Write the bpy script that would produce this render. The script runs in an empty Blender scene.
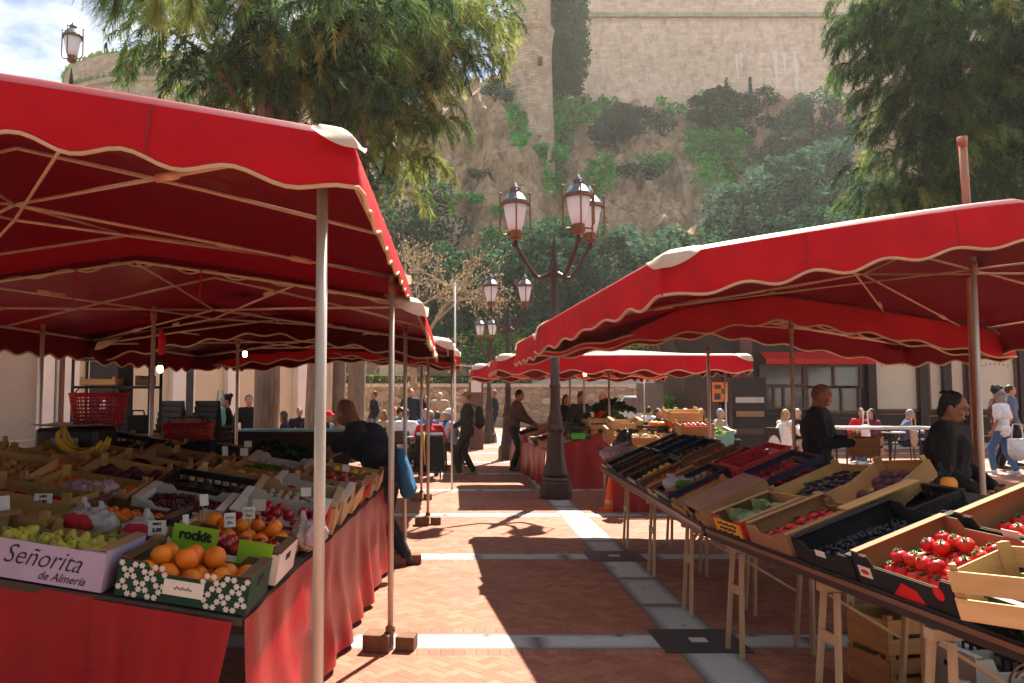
EXPO = 1.75; HAZE = .0005
import bpy, math, random
from mathutils import Vector, Matrix, noise, Euler
R = math.radians
rnd = random.Random(7)
scene = bpy.context.scene
COL = scene.collection
# ------------------------------------------------------------------ camera numbers
FPX, VX, VY, CAMZ = 800.0, 452.0, 393.0, 1.65
PITCH = math.atan((VY - 341.5) / FPX)
_cp, _sp = math.cos(PITCH), math.sin(PITCH)
def ray(x, y):
    dy = (341.5 - y) / FPX
    yc = _cp - dy * _sp
    return (x - VX) / FPX / yc, (_sp + dy * _cp) / yc
def at(x, y, Y):
    a, b = ray(x, y); return Vector((a * Y, Y, CAMZ + b * Y))
def gnd(x, y, Z=0.0):
    a, b = ray(x, y); Y = (Z - CAMZ) / b; return Vector((a * Y, Y, Z))

# ------------------------------------------------------------------ mesh builder
class MB:
    def __init__(s): s.v = []; s.f = []; s.mi = []; s.cur = 0; s.smooth_from = None
    def add(s, vs, fs):
        b = len(s.v); s.v.extend([tuple(p) for p in vs])
        s.f.extend([tuple(i + b for i in f) for f in fs]); s.mi.extend([s.cur] * len(fs)); return s
    def box(s, c, d, M=None):
        x, y, z = d[0] / 2, d[1] / 2, d[2] / 2
        vs = [Vector((i * x, j * y, k * z)) for i in (-1, 1) for j in (-1, 1) for k in (-1, 1)]
        if M is not None: vs = [M @ p for p in vs]
        c = Vector(c); vs = [p + c for p in vs]
        return s.add(vs, [(0, 1, 3, 2), (4, 6, 7, 5), (0, 4, 5, 1), (2, 3, 7, 6), (0, 2, 6, 4), (1, 5, 7, 3)])
    def bbox(s, lo, hi):
        return s.box([(a + b) / 2 for a, b in zip(lo, hi)], [b - a for a, b in zip(lo, hi)])
    def beam(s, p0, p1, w, h, up=(0, 0, 1)):
        p0, p1 = Vector(p0), Vector(p1); d = (p1 - p0); L = d.length; d.normalize()
        up = Vector(up)
        if abs(d.dot(up)) > .98: up = Vector((0, 1, 0))
        a = d.cross(up).normalized(); b = a.cross(d).normalized()
        M = Matrix((a, d, b)).transposed()
        return s.box((p0 + p1) / 2, (w, L, h), M)
    def tube(s, path, r, n=8, cap=True, r1=None):
        path = [Vector(p) for p in path]; rings = []; m = len(path)
        rs = r if isinstance(r, (list, tuple)) else [r + ((r1 - r) * i / max(1, m - 1) if r1 is not None else 0) for i in range(m)]
        prev = None; vs = []
        for i, p in enumerate(path):
            d = (path[min(i + 1, m - 1)] - path[max(i - 1, 0)])
            if d.length < 1e-9: d = Vector((0, 0, 1))
            d.normalize()
            if prev is None:
                u = Vector((0, 0, 1)) if abs(d.z) < .9 else Vector((1, 0, 0))
                a = d.cross(u).normalized()
            else:
                a = (prev - d * prev.dot(d))
                a = a.normalized() if a.length > 1e-6 else d.orthogonal().normalized()
            prev = a; b = d.cross(a)
            for k in range(n):
                t = 2 * math.pi * k / n; vs.append(p + (a * math.cos(t) + b * math.sin(t)) * rs[i])
        fs = []
        for i in range(m - 1):
            for k in range(n):
                k2 = (k + 1) % n; fs.append((i * n + k, i * n + k2, (i + 1) * n + k2, (i + 1) * n + k))
        if cap: fs.append(tuple(range(n))[::-1]); fs.append(tuple((m - 1) * n + k for k in range(n)))
        return s.add(vs, fs)
    def lathe(s, prof, n=20, c=(0, 0, 0), close=False):
        vs = []; c = Vector(c); m = len(prof)
        for r, z in prof:
            for k in range(n):
                t = 2 * math.pi * k / n; vs.append(c + Vector((r * math.cos(t), r * math.sin(t), z)))
        fs = [(i * n + k, i * n + (k + 1) % n, (i + 1) * n + (k + 1) % n, (i + 1) * n + k) for i in range(m - 1) for k in range(n)]
        if prof[0][0] > 1e-4: fs.append(tuple(range(n))[::-1])
        if prof[-1][0] > 1e-4: fs.append(tuple((m - 1) * n + k for k in range(n)))
        return s.add(vs, fs)
    def ell(s, c, r, n=12, m=8, M=None):
        c = Vector(c); r = r if hasattr(r, '__len__') else (r, r, r)
        vs = [Vector((0, 0, -r[2]))]
        for i in range(1, m):
            p = -math.pi / 2 + math.pi * i / m
            for k in range(n):
                t = 2 * math.pi * k / n
                vs.append(Vector((r[0] * math.cos(p) * math.cos(t), r[1] * math.cos(p) * math.sin(t), r[2] * math.sin(p))))
        vs.append(Vector((0, 0, r[2])))
        if M is not None: vs = [M @ p for p in vs]
        fs = [(0, 1 + (k + 1) % n, 1 + k) for k in range(n)]
        for i in range(m - 2):
            for k in range(n):
                k2 = (k + 1) % n; a = 1 + i * n
                fs.append((a + k, a + k2, a + n + k2, a + n + k))
        a = 1 + (m - 2) * n; t = len(vs) - 1
        fs += [(a + k, a + (k + 1) % n, t) for k in range(n)]
        return s.add([p + c for p in vs], fs)
    def cap(s, p0, p1, r0, r1, n=10):   # capsule
        s.ell(p0, r0, n, 6); s.ell(p1, r1, n, 6); return s.tube([p0, p1], [r0 * .99, r1 * .99], n)
    def grid(s, fn, nu, nv):
        vs = [fn(i / nu, j / nv) for j in range(nv + 1) for i in range(nu + 1)]
        fs = [(j * (nu + 1) + i, j * (nu + 1) + i + 1, (j + 1) * (nu + 1) + i + 1, (j + 1) * (nu + 1) + i) for j in range(nv) for i in range(nu)]
        return s.add(vs, fs)
    def prism(s, pts, axis, a, b):     # extrude 2-D outline along an axis from a to b
        def P(p, t): return {'x': (t, p[0], p[1]), 'y': (p[0], t, p[1]), 'z': (p[0], p[1], t)}[axis]
        n = len(pts); vs = [P(p, a) for p in pts] + [P(p, b) for p in pts]
        fs = [tuple(range(n))[::-1], tuple(range(n, 2 * n))] + [(i, (i + 1) % n, n + (i + 1) % n, n + i) for i in range(n)]
        return s.add(vs, fs)
    def xf(s, M):
        s.v = [tuple(M @ Vector(p)) for p in s.v]; return s
    def mesh(s, name, mats, smooth=False, fix=True):
        me = bpy.data.meshes.new(name); me.from_pydata(s.v, [], s.f)
        for m in (mats if isinstance(mats, (list, tuple)) else [mats]): me.materials.append(m)
        if any(s.mi): me.polygons.foreach_set('material_index', s.mi)
        if fix:
            import bmesh
            b = bmesh.new(); b.from_mesh(me); bmesh.ops.recalc_face_normals(b, faces=b.faces); b.to_mesh(me); b.free()
        if smooth: me.polygons.foreach_set('use_smooth', [True] * len(me.polygons))
        me.update(); return me
    def build(s, name, mats, parent=None, smooth=False, loc=None, fix=True, bevel=0):
        o = bpy.data.objects.new(name, s.mesh(name, mats, smooth, fix)); COL.objects.link(o)
        if parent is not None: adopt(o, parent)
        if loc is not None: o.location = loc
        if bevel:
            bm = o.modifiers.new('bevel', 'BEVEL'); bm.width = bevel; bm.segments = 2; bm.limit_method = 'ANGLE'
        return o

def tag(o, label=None, cat=None, group=None, kind=None):
    if label: o['label'] = label
    if cat: o['category'] = cat
    if group: o['group'] = group
    if kind: o['kind'] = kind
    return o
def thing(name, label, cat, loc=(0, 0, 0), rz=0.0, group=None, rot=None):
    o = bpy.data.objects.new(name, None); o.empty_display_size = .1; COL.objects.link(o)
    o.location = loc; o.rotation_euler = rot if rot is not None else (0, 0, rz)
    return tag(o, label, cat, group)
KIDS = {}
def kids(o): return KIDS.get(o.name, ())
def adopt(o, parent):
    o.parent = parent; KIDS.setdefault(parent.name, []).append(o); return o
def dup(src, loc=None, rot=None, label=None, group=None, scale=None, parent=None):
    o = src.copy(); COL.objects.link(o)
    if parent is not None: adopt(o, parent)
    if loc is not None: o.location = loc
    if rot is not None: o.rotation_euler = rot
    if scale is not None: o.scale = scale if hasattr(scale, '__len__') else (scale,) * 3
    if label: o['label'] = label
    if group: o['group'] = group
    for c in tuple(kids(src)):
        dup(c, parent=o)
    return o

# ------------------------------------------------------------------ materials
class X:   # tiny expression wrapper over math nodes
    nt = None
    def __init__(s, o): s.o = o
    @staticmethod
    def op(k, *a):
        n = X.nt.nodes.new('ShaderNodeMath'); n.operation = k
        for i, v in enumerate(a):
            if isinstance(v, X): X.nt.links.new(v.o, n.inputs[i])
            else: n.inputs[i].default_value = v
        return X(n.outputs[0])
    def __add__(s, b): return X.op('ADD', s, b)
    def __radd__(s, b): return X.op('ADD', b, s)
    def __sub__(s, b): return X.op('SUBTRACT', s, b)
    def __rsub__(s, b): return X.op('SUBTRACT', b, s)
    def __mul__(s, b): return X.op('MULTIPLY', s, b)
    def __rmul__(s, b): return X.op('MULTIPLY', b, s)
    def floor(s): return X.op('FLOOR', s)
    def frac(s): return X.op('FRACT', s)
    def mod(s, b): return X.op('FLOORED_MODULO', s, b)
    def lt(s, b): return X.op('LESS_THAN', s, b)
    def gt(s, b): return X.op('GREATER_THAN', s, b)
    def abs(s): return X.op('ABSOLUTE', s)
    def mn(s, b): return X.op('MINIMUM', s, b)
    def mx(s, b): return X.op('MAXIMUM', s, b)
def lerp(a, b, t): return a * (1 - t) + b * t

def new_mat(name):
    m = bpy.data.materials.new(name); m.use_nodes = True; nt = m.node_tree; nt.nodes.clear()
    out = nt.nodes.new('ShaderNodeOutputMaterial'); p = nt.nodes.new('ShaderNodeBsdfPrincipled')
    nt.links.new(p.outputs[0], out.inputs[0]); return m, nt, p, out
def mixc(nt, fac, a, b, mode='MIX'):
    n = nt.nodes.new('ShaderNodeMix'); n.data_type = 'RGBA'; n.blend_type = mode
    ids = {s.identifier: s for s in n.inputs}
    for key, v in (('Factor_Float', fac), ('A_Color', a), ('B_Color', b)):
        sock = ids[key]
        if isinstance(v, bpy.types.NodeSocket): nt.links.new(v, sock)
        elif isinstance(v, (int, float)) and key == 'Factor_Float': sock.default_value = v
        else: sock.default_value = (*v[:3], 1)
    return {s.identifier: s for s in n.outputs}['Result_Color']
def noise_node(nt, scale, detail=4, rough=.55, coord='Object', vec=None, stretch=None):
    if vec is None:
        tc = nt.nodes.new('ShaderNodeTexCoord'); vec = tc.outputs[coord]
    if stretch:
        mp = nt.nodes.new('ShaderNodeMapping'); mp.inputs['Scale'].default_value = stretch; nt.links.new(vec, mp.inputs[0]); vec = mp.outputs[0]
    n = nt.nodes.new('ShaderNodeTexNoise'); n.inputs['Scale'].default_value = scale; n.inputs['Detail'].default_value = detail
    n.inputs['Roughness'].default_value = rough; nt.links.new(vec, n.inputs['Vector']); return n
def ramp(nt, src, stops):
    n = nt.nodes.new('ShaderNodeValToRGB'); e = n.color_ramp.elements
    while len(e) > 1: e.remove(e[0])
    for i, (p, c) in enumerate(stops):
        el = e[0] if i == 0 else e.new(p)
        el.position = p; el.color = (*c[:3], 1) if hasattr(c, '__len__') else (c, c, c, 1)
    nt.links.new(src, n.inputs[0]); return n.outputs[0]
MATS = {}
def M(name, col, rough=.65, var=.15, scale=5, bump=0.0, bscale=30, metal=0.0, trans=0.0, rv=0.0, stretch=None, spec=.35, tcol=None, emit=None, estr=0, coat=0):
    if name in MATS: return MATS[name]
    m, nt, p, out = new_mat(name); MATS[name] = m
    n = noise_node(nt, scale, 5, .6, stretch=stretch)
    dark = [c * (1 - var) for c in col]; lite = [min(1, c * (1 + var)) for c in col]
    c = ramp(nt, n.outputs[0], [(.3, dark), (.7, lite)])
    if rv:
        oi = nt.nodes.new('ShaderNodeObjectInfo'); hs = nt.nodes.new('ShaderNodeHueSaturation')
        X.nt = nt
        r = X(oi.outputs['Random'])
        nt.links.new((r * (2 * rv) + (1 - rv)).o, hs.inputs['Value']); nt.links.new(((r * 7.31).frac() * (.12 * rv) + (.5 - .06 * rv)).o, hs.inputs['Hue'])
        nt.links.new(c, hs.inputs['Color']); c = hs.outputs[0]
    nt.links.new(c, p.inputs['Base Color'])
    rr = nt.nodes.new('ShaderNodeMapRange'); rr.inputs[3].default_value = max(.02, rough - .1); rr.inputs[4].default_value = min(1, rough + .1)
    nt.links.new(n.outputs[0], rr.inputs[0]); nt.links.new(rr.outputs[0], p.inputs['Roughness'])
    p.inputs['Metallic'].default_value = metal; p.inputs['Specular IOR Level'].default_value = spec
    if coat: p.inputs['Coat Weight'].default_value = coat
    if bump:
        nb = noise_node(nt, bscale, 6, .65, stretch=stretch); b = nt.nodes.new('ShaderNodeBump'); b.inputs['Strength'].default_value = bump; b.inputs['Distance'].default_value = .02
        nt.links.new(nb.outputs[0], b.inputs['Height']); nt.links.new(b.outputs[0], p.inputs['Normal'])
    if emit: p.inputs['Emission Color'].default_value = (*emit, 1); p.inputs['Emission Strength'].default_value = estr
    if trans:
        t = nt.nodes.new('ShaderNodeBsdfTranslucent'); mx = nt.nodes.new('ShaderNodeMixShader'); mx.inputs[0].default_value = trans
        if tcol: t.inputs[0].default_value = (*tcol, 1)
        else: nt.links.new(c, t.inputs[0])
        nt.links.new(p.outputs[0], mx.inputs[1]); nt.links.new(t.outputs[0], mx.inputs[2]); nt.links.new(mx.outputs[0], out.inputs[0])
    return m

def text(s, size, mat, parent, loc, rot, shear=0, ext=.0015, name='lettering', bold=0.0, space=1.0, align='CENTER', xs=1.0):
    cu = bpy.data.curves.new('lettering_curve', 'FONT'); cu.body = s; cu.size = size; cu.shear = shear; cu.extrude = ext
    cu.align_x = align; cu.align_y = 'CENTER'; cu.offset = bold; cu.space_character = space; cu.resolution_u = 3
    t = bpy.data.objects.new('tmp_text', cu); COL.objects.link(t)
    dg = bpy.context.evaluated_depsgraph_get(); me = bpy.data.meshes.new_from_object(t.evaluated_get(dg))
    bpy.data.objects.remove(t); bpy.data.curves.remove(cu)
    me.materials.clear(); me.materials.append(mat); me.name = name
    o = bpy.data.objects.new(name, me); COL.objects.link(o); adopt(o, parent); o.location = loc; o.rotation_euler = rot; o.scale = (xs, 1, 1)
    return o
# ================================================================== people
SKIN = M('skin', (.50, .27, .18), .55, .08, 9, rv=.0)
SKIN2 = M('skin_tanned', (.36, .18, .11), .5, .1, 9)
EYEM = M('eye_dark', (.015, .012, .01), .2, .05)
LIPM = M('lips', (.38, .12, .10), .5, .05)
def remesh(mb, mat, name, vox, smooth=4, wrinkle=0.0, seed=0, wscale=9):
    me = bpy.data.meshes.new('t'); me.from_pydata(mb.v, [], mb.f)
    o = bpy.data.objects.new('t', me); COL.objects.link(o)
    r = o.modifiers.new('r', 'REMESH'); r.mode = 'VOXEL'; r.voxel_size = vox; r.use_smooth_shade = True
    if smooth:
        k = o.modifiers.new('s', 'SMOOTH'); k.factor = .5; k.iterations = smooth
    dg = bpy.context.evaluated_depsgraph_get(); n = bpy.data.meshes.new_from_object(o.evaluated_get(dg))
    bpy.data.objects.remove(o); bpy.data.meshes.remove(me)
    n.name = name; n.materials.clear(); n.materials.append(mat)
    if wrinkle:
        off = Vector((seed * 3.1, seed * 1.7, 0)); nr = [v.normal.copy() for v in n.vertices]
        for v, q in zip(n.vertices, nr):
            c = v.co * wscale + off; c.z *= .55
            v.co += q * wrinkle * (noise.noise(c) + .5 * noise.noise(c * 2.3))
    n.polygons.foreach_set('use_smooth', [True] * len(n.polygons)); n.update()
    return n
def ik(a, c, l1, l2, pole):
    a, c = Vector(a), Vector(c); d = c - a; L = d.length
    if L > (l1 + l2) * .995: c = a + d * ((l1 + l2) * .995 / L); d = c - a; L = d.length
    x = (l1 * l1 - l2 * l2 + L * L) / (2 * L); h = math.sqrt(max(0, l1 * l1 - x * x)); u = d / L
    p = Vector(pole); p = (p - u * p.dot(u)); p = p.normalized() if p.length > 1e-6 else u.orthogonal().normalized()
    return a + u * x + p * h, c
def linkmesh(name, me, parent, label=None):
    o = bpy.data.objects.new(name, me); COL.objects.link(o); adopt(o, parent)
    if label: o['label'] = label
    return o
def person(label, loc, rz=0.0, H=1.70, hz=.93, lean=0.0, side=0.0, twist=0.0, hands=None, feet=None, hyaw=0.0, hpitch=0.0,
           top=None, bottom=None, shoe=None, hair=None, style='short', skin=None, near=0, sleeve='long', fem=False, fat=1.0,
           jacket=0.0, hat=None, group=None, scarf=None, cape=None, crop=False):
    """local frame: faces -Y, +X is the figure's own left hand side as seen from in front"""
    skin = skin or SKIN
    t = thing('person', label, 'person', loc, rz, group); s = H / 1.70
    vox = {2: .0085, 1: .013, 0: .020}[near]
    dl = {2: .016, 1: .018, 0: .026}[near]
    P = Vector((0, 0, hz))
    tor = Euler((lean, side, twist), 'XYZ').to_matrix()    # +lean tips forward (-Y)
    up = tor @ Vector((0, 0, 1)); ax = tor @ Vector((1, 0, 0)); fw = tor @ Vector((0, -1, 0))
    def T(x, y, z): return P + ax * x - fw * y + up * z
    sw = .175 if fem else .19
    neck = T(0, .01, .50)
    hup = Euler((lean * .35 + hpitch, side * .4, hyaw + twist), 'XYZ').to_matrix()
    hc = neck + (up * .55 + hup @ Vector((0, 0, 1)) * .45).normalized() * .165 + hup @ Vector((0, -.02, 0))
    def Hd(x, y, z): return hc + hup @ Vector((x, y, z))
    sh = {1: T(sw, .0, .455), -1: T(-sw, .0, .455)}
    hip = {1: P + ax * .09 + Vector((0, 0, -.03)), -1: P - ax * .09 + Vector((0, 0, -.03))}
    hands = hands or {}; feet = feet or {}
    arms = {}; legs = {}
    for k in (1, -1):
        w = hands.get(k, None)
        w = Vector(w) if w is not None else sh[k] + Vector((k * .05, -.06, -.50)) + fw * .02
        e, w = ik(sh[k], w, .29, .26, hands.get(('p', k), (k * .6, .8, -.35))); arms[k] = (e, w)
        f = Vector(feet.get(k, (k * .10, .02, .085)))
        kn, f = ik(hip[k], f, .43, .43, feet.get(('p', k), (k * .12, -1, .1))); legs[k] = (kn, f)
    def foot(k, r, b, ln=.0):
        kn, f = legs[k]; yaw = feet.get(('y', k), k * .15); d = Vector((math.sin(yaw) , -math.cos(yaw), 0))
        heel = f + Vector((0, .03, -.045)) ; ball = f + d * .13 + Vector((0, 0, -.055)); toe = f + d * .19 + Vector((0, 0, -.06))
        b.cap(heel, ball, r, r * .95, 8); b.cap(ball, toe, r * .95, r * .75, 8)
    F = fat
    Rm = tor
    def torso(b, d, top_=True, low=True):
        if low: b.ell(T(0, .005, .0), ((.158 if fem else .15) * F + d, .115 * F + d, .125 + d * .3), 14, 9, Rm)
        b.ell(T(0, .0, .15), ((.118 if fem else .135) * F + d, .10 * F + d, .16), 14, 9, Rm)
        b.ell(T(0, .005, .32), ((.145 if fem else .165) + d, (.115 if fem else .118) * F + d, .17 + d * .3), 14, 9, Rm)
        b.cap(sh[1] - ax * .02, sh[-1] + ax * .02, .058 + d, .058 + d, 10)
        b.cap(T(0, .02, .44), T(0, .015, .505), .075 + d * .6, .056 + d * .4, 10)
    # ---- body: one continuous surface
    b = MB(); torso(b, 0)
    b.cap(T(0, .02, .47), hc + hup @ Vector((0, .02, -.06)), .056, .052, 10)
    b.ell(hc, (.073, .092, .112), 16, 12, hup); b.ell(Hd(0, -.026, -.062), (.054, .062, .056), 12, 8, hup)
    b.cap(Hd(0, -.088, .012), Hd(0, -.103, -.024), .009, .0125, 8); b.ell(Hd(0, -.074, .036), (.055, .024, .013), 10, 6, hup)
    for k in (1, -1):
        b.ell(Hd(k * .074, .008, -.006), (.010, .022, .032), 8, 6, hup); b.ell(Hd(k * .034, -.074, -.026), (.026, .018, .022), 8, 6, hup)
    b.ell(Hd(0, -.085, -.064), (.026, .016, .013), 8, 6, hup)
    for k in (1, -1):
        e, w = arms[k]
        b.cap(sh[k], e, .048, .038, 10); b.cap(e, w, .038, .027, 10)
        kn, f = legs[k]
        b.cap(hip[k], kn, .080, .054, 12); b.cap(kn, f, .052, .036, 10); foot(k, .034, b)
        hd = (w - e).normalized(); c = w + hd * .055
        b.cap(w, c, .026, .034, 8)
    me = remesh(b, skin, 'body', vox, 3)
    # ---- hands: palm is inside the body surface, fingers grow out of it
    g = MB()
    for k in (1, -1):
        e, w = arms[k]; hd = (w - e).normalized(); sd = hands.get(('palm', k)); curl = hands.get(('curl', k), .5)
        nrm = Vector(sd).normalized() if sd else Vector((-k, -.1, 0)); nrm = (nrm - hd * nrm.dot(hd)).normalized(); lat = hd.cross(nrm).normalized()
        pc = w + hd * .05
        if near: g.ell(pc, (.04, .016, .047), 10, 8, Matrix((lat, nrm, hd)).transposed())
        ft = lat if lat.dot(Vector((0, -1, 0))) > 0 else -lat
        for i, (o_, L) in enumerate(((-.03, .062), (-.010, .074), (.010, .07), (.029, .054))):
            a0 = w + hd * .085 - ft * o_ * -1; a0 = w + hd * .083 + ft * (-o_)
            d1 = (hd * math.cos(curl * .7) + nrm * math.sin(curl * .7)); d2 = (hd * math.cos(curl * 1.7) + nrm * math.sin(curl * 1.7)); d3 = (hd * math.cos(curl * 2.5) + nrm * math.sin(curl * 2.5))
            q1 = a0 + d1 * L * .45; q2 = q1 + d2 * L * .32; q3 = q2 + d3 * L * .25
            g.tube([a0, q1, q2, q3], [.0095, .009, .0085, .006], 7)
        a0 = w + hd * .03 + ft * .028; d1 = (hd * .6 + ft * .75 + nrm * .25).normalized(); q1 = a0 + d1 * .035; d2 = (hd * .85 + ft * .3 + nrm * .4 * (1 + curl)).normalized(); q2 = q1 + d2 * .03
        g.tube([a0, q1, q2], [.012, .0105, .007], 7)
    import bmesh
    bm = bmesh.new(); bm.from_mesh(me); m2 = g.mesh('h', skin, True); bm.from_mesh(m2); bm.to_mesh(me); bm.free(); bpy.data.meshes.remove(m2)
    me.polygons.foreach_set('use_smooth', [True] * len(me.polygons))
    body = linkmesh('body', me, t)
    sd_ = rnd.random() * 9
    # ---- clothes
    b = MB(); torso(b, dl + jacket)
    if jacket: b.ell(T(0, .0, -.07), (.165 * F + dl, .125 * F + dl, .10), 14, 9, Rm)
    for k in (1, -1):
        e, w = arms[k]
        if sleeve == 'long': b.cap(sh[k], e, .056 + dl + jacket, .046 + dl, 10); b.cap(e, e.lerp(w, .93), .046 + dl, .034 + dl * .8, 10)
        elif sleeve == 'short': b.cap(sh[k], sh[k].lerp(e, .72), .06 + dl, .056 + dl, 10)
    if cape: b.tube([T(0, 0, .42), T(0, .03, .1), T(0, .07, -.32)], [.15, .25, .31], 14)
    linkmesh('jacket' if jacket else 'shirt', remesh(b, top, 'shirt', vox * 1.1, 5, .008 if near == 2 else .005, sd_), t)
    b = MB(); b.ell(T(0, .005, -.01), ((.155 if fem else .15) * F + dl * .8, .115 * F + dl * .8, .11), 14, 9, Rm)
    for k in (1, -1):
        kn, f = legs[k]; b.cap(hip[k], kn, .088 * F + dl * .6, .062 + dl * .8, 12); b.cap(kn, f.lerp(kn, .08), .062 + dl * .7, .05 + dl * .8, 10)
    linkmesh('trousers', remesh(b, bottom, 'trousers', vox * 1.1, 4, .007, sd_ + 2), t)
    for k in (1, -1):
        b = MB(); foot(k, .042, b); b.cap(legs[k][1], legs[k][1] + Vector((0, .02, -.04)), .045, .045, 8)
        linkmesh('shoe', remesh(b, shoe or M('black_shoe', (.02, .02, .022), .5), 'shoe', max(.011, vox), 2), t)
    if hair is not None:
        b = MB()
        if style != 'buzz':
            b.ell(Hd(0, .022, .022), (.083, .092, .106), 14, 10, hup)
        if style == 'buzz': b.ell(Hd(0, .016, .012), (.077, .088, .105), 14, 10, hup)
        if style == 'curly':
            for i in range(26):
                a = rnd.uniform(0, 6.28); z = rnd.uniform(.0, .12); r_ = .085 * math.sqrt(max(0, 1 - (z / .14) ** 2))
                b.ell(Hd(math.cos(a) * r_, .03 + math.sin(a) * r_ * .9, z + .01), .028, 8, 6)
            for i in range(5): b.ell(Hd(-.05 + .025 * i, -.072, .075), .024, 8, 6)
        if style in ('bob', 'long'):
            L = .24 if style == 'long' else .13
            for k in (-1, -.5, 0, .5, 1):
                y0 = .045 + .035 * (1 - k * k)
                b.cap(Hd(k * .07, y0 - .015, .0), Hd(k * .078, y0 + .0, -L), .040, .034, 8)
        if style == 'bun': b.ell(Hd(0, .10, .09), .045, 10, 8); b.ell(Hd(0, .06, -.05), (.055, .045, .05), 10, 8, hup)
        if style == 'messy':
            for i in range(16):
                a = rnd.uniform(0, 6.28); q = Hd(math.cos(a) * .05, .05 + math.sin(a) * .05, .09); b.cap(q, q + Vector((rnd.uniform(-.03, .03), rnd.uniform(-.01, .04), rnd.uniform(-.02, .018))), .022, .008, 6)
            b.ell(Hd(0, .06, -.05), (.065, .05, .06), 10, 8, hup)
        linkmesh('hair', remesh(b, hair, 'hair', max(.008, vox * .8), 2, .004, sd_, 40), t)
    if hat is not None:
        b = MB(); b.ell(Hd(0, .01, .05), (.088, .105, .082), 14, 8, hup); b.ell(Hd(0, -.10, .045), (.06, .06, .012), 12, 6, hup)
        linkmesh('cap', remesh(b, hat, 'cap', max(.009, vox * .8), 2), t)
    if scarf is not None:
        b = MB(); b.tube([T(.09 * math.cos(a), .02 + .085 * math.sin(a), .47) for a in [i * .628 for i in range(11)]], .034, 8); b.cap(T(.05, -.11, .44), T(.07, -.16, .2), .04, .05, 8)
        linkmesh('scarf', remesh(b, scarf, 'scarf', .014, 3), t)
    if near:
        for k in (1, -1):
            q = MB(); q.ell(Hd(k * .031, -.084, .012), (.011, .005, .005), 8, 6, hup); q.build('eye', EYEM, t, True)
            q = MB(); q.cap(Hd(k * .016, -.094, .031), Hd(k * .046, -.083, .034), .004, .003, 6); q.build('eyebrow', hair or EYEM, t, True)
        q = MB(); q.ell(Hd(0, -.101, -.064), (.021, .006, .006), 8, 6, hup); q.build('lips', LIPM, t, True)
    t.scale = (s, s, s)
    t['_hc'] = tuple(hc); t['_hup'] = [tuple(r) for r in hup]
    return t
def headpt(t, x, y, z):
    m = Matrix([tuple(r) for r in t['_hup']]); return Vector(t['_hc']) + m @ Vector((x, y, z))

# fabrics
def cloth(n, c, r=.85): return M(n, c, r, .14, 14, bump=.25, bscale=160)
NAVY = cloth('navy_knit', (.010, .013, .028)); BLACK = cloth('black_cloth', (.010, .010, .012)); JEANS = cloth('blue_denim', (.06, .13, .26)); TEAL = cloth('blue_tote_cloth', (.02, .13, .27))
REDC = cloth('red_shirt', (.55, .015, .02)); WHITEC = cloth('white_cotton', (.72, .72, .74)); PALEB = cloth('pale_blue_shirt', (.30, .42, .60)); BEIGEC = cloth('beige_cloth', (.42, .32, .22))
BROWNC = cloth('brown_wool', (.10, .045, .025)); GREYC = cloth('grey_cloth', (.16, .17, .19)); GREYB = cloth('grey_blue_cloth', (.12, .16, .25)); MAROON = cloth('maroon_plaid', (.13, .02, .04)); ROYAL = cloth('royal_blue_shirt', (.03, .16, .48))
ORANGEC = cloth('orange_cap', (.75, .17, .02)); CREAMC = cloth('cream_cape', (.72, .68, .62)); DGREEN = cloth('dark_teal', (.02, .05, .06))
def hairm(n, c): return M(n, c, .55, .3, 30, bump=.4, bscale=90, stretch=(1, 1, .25))
HBLACK = hairm('black_hair', (.012, .010, .010)); HBROWN = hairm('brown_hair', (.06, .03, .018)); HBLOND = hairm('blond_hair', (.42, .27, .12)); HGREY = hairm('grey_hair', (.30, .30, .31)); HWHITE = hairm('white_hair', (.62, .60, .57)); HGING = hairm('light_brown_hair', (.20, .10, .045)); HBUZZ = M('shaved_hair', (.20, .11, .08), .6, .2, 20)
WHITESHOE = M('white_shoe', (.6, .58, .55), .6)

def sit(**k):
    d = dict(hz=.50, feet={1: (.11, -.40, .085), -1: (-.11, -.36, .085)}, hands={1: (.14, -.36, .74), -1: (-.14, -.34, .74), ('curl', 1): .8, ('curl', -1): .8}, lean=.12)
    d.update(k); return d
PEOPLE = []
def put(px, py_foot, label, rz=0, Y=None, **k):
    p = gnd(px, py_foot) if Y is None else Vector((at(px, VY, Y).x, Y, 0))
    t = person(label, (p.x, p.y, 0), rz, **k); PEOPLE.append(t); return t
pi = math.pi
# --- near figures
# shopper leaning over the left display from the aisle, reaching left (-X): faces -X => rz = -90 deg
shopper = person('shopper in a dark navy top with brown hair bending over the red clothed display', (-.60, 7.65, 0), -pi / 2 - .05, H=1.72, hz=.92, lean=.70,
    hands={1: (.16, -.78, .98), -1: (-.12, -.74, .97), ('p', 1): (.5, .2, -.8), ('p', -1): (-.5, .2, -.8), ('palm', 1): (0, 0, -1), ('palm', -1): (0, 0, -1), ('curl', 1): .55, ('curl', -1): .5},
    feet={1: (.11, -.05, .085), -1: (-.11, .16, .085)}, hpitch=.12, top=NAVY, bottom=NAVY, hair=HGING, style='bob', near=2, sleeve='short', fem=True, skin=SKIN2, jacket=.03, hyaw=-.2, fat=1.38)
b = MB(); b.cap((.13, .12, 1.06), (.20, .20, .74), .055, .075, 12); b.cap((.05, .12, 1.06), (.12, .22, .76), .05, .06, 12); linkmesh('apron', remesh(b, TEAL, 'apron', .012, 3, .008), shopper)  # blue tote bag hanging at the shopper's hip
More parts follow.
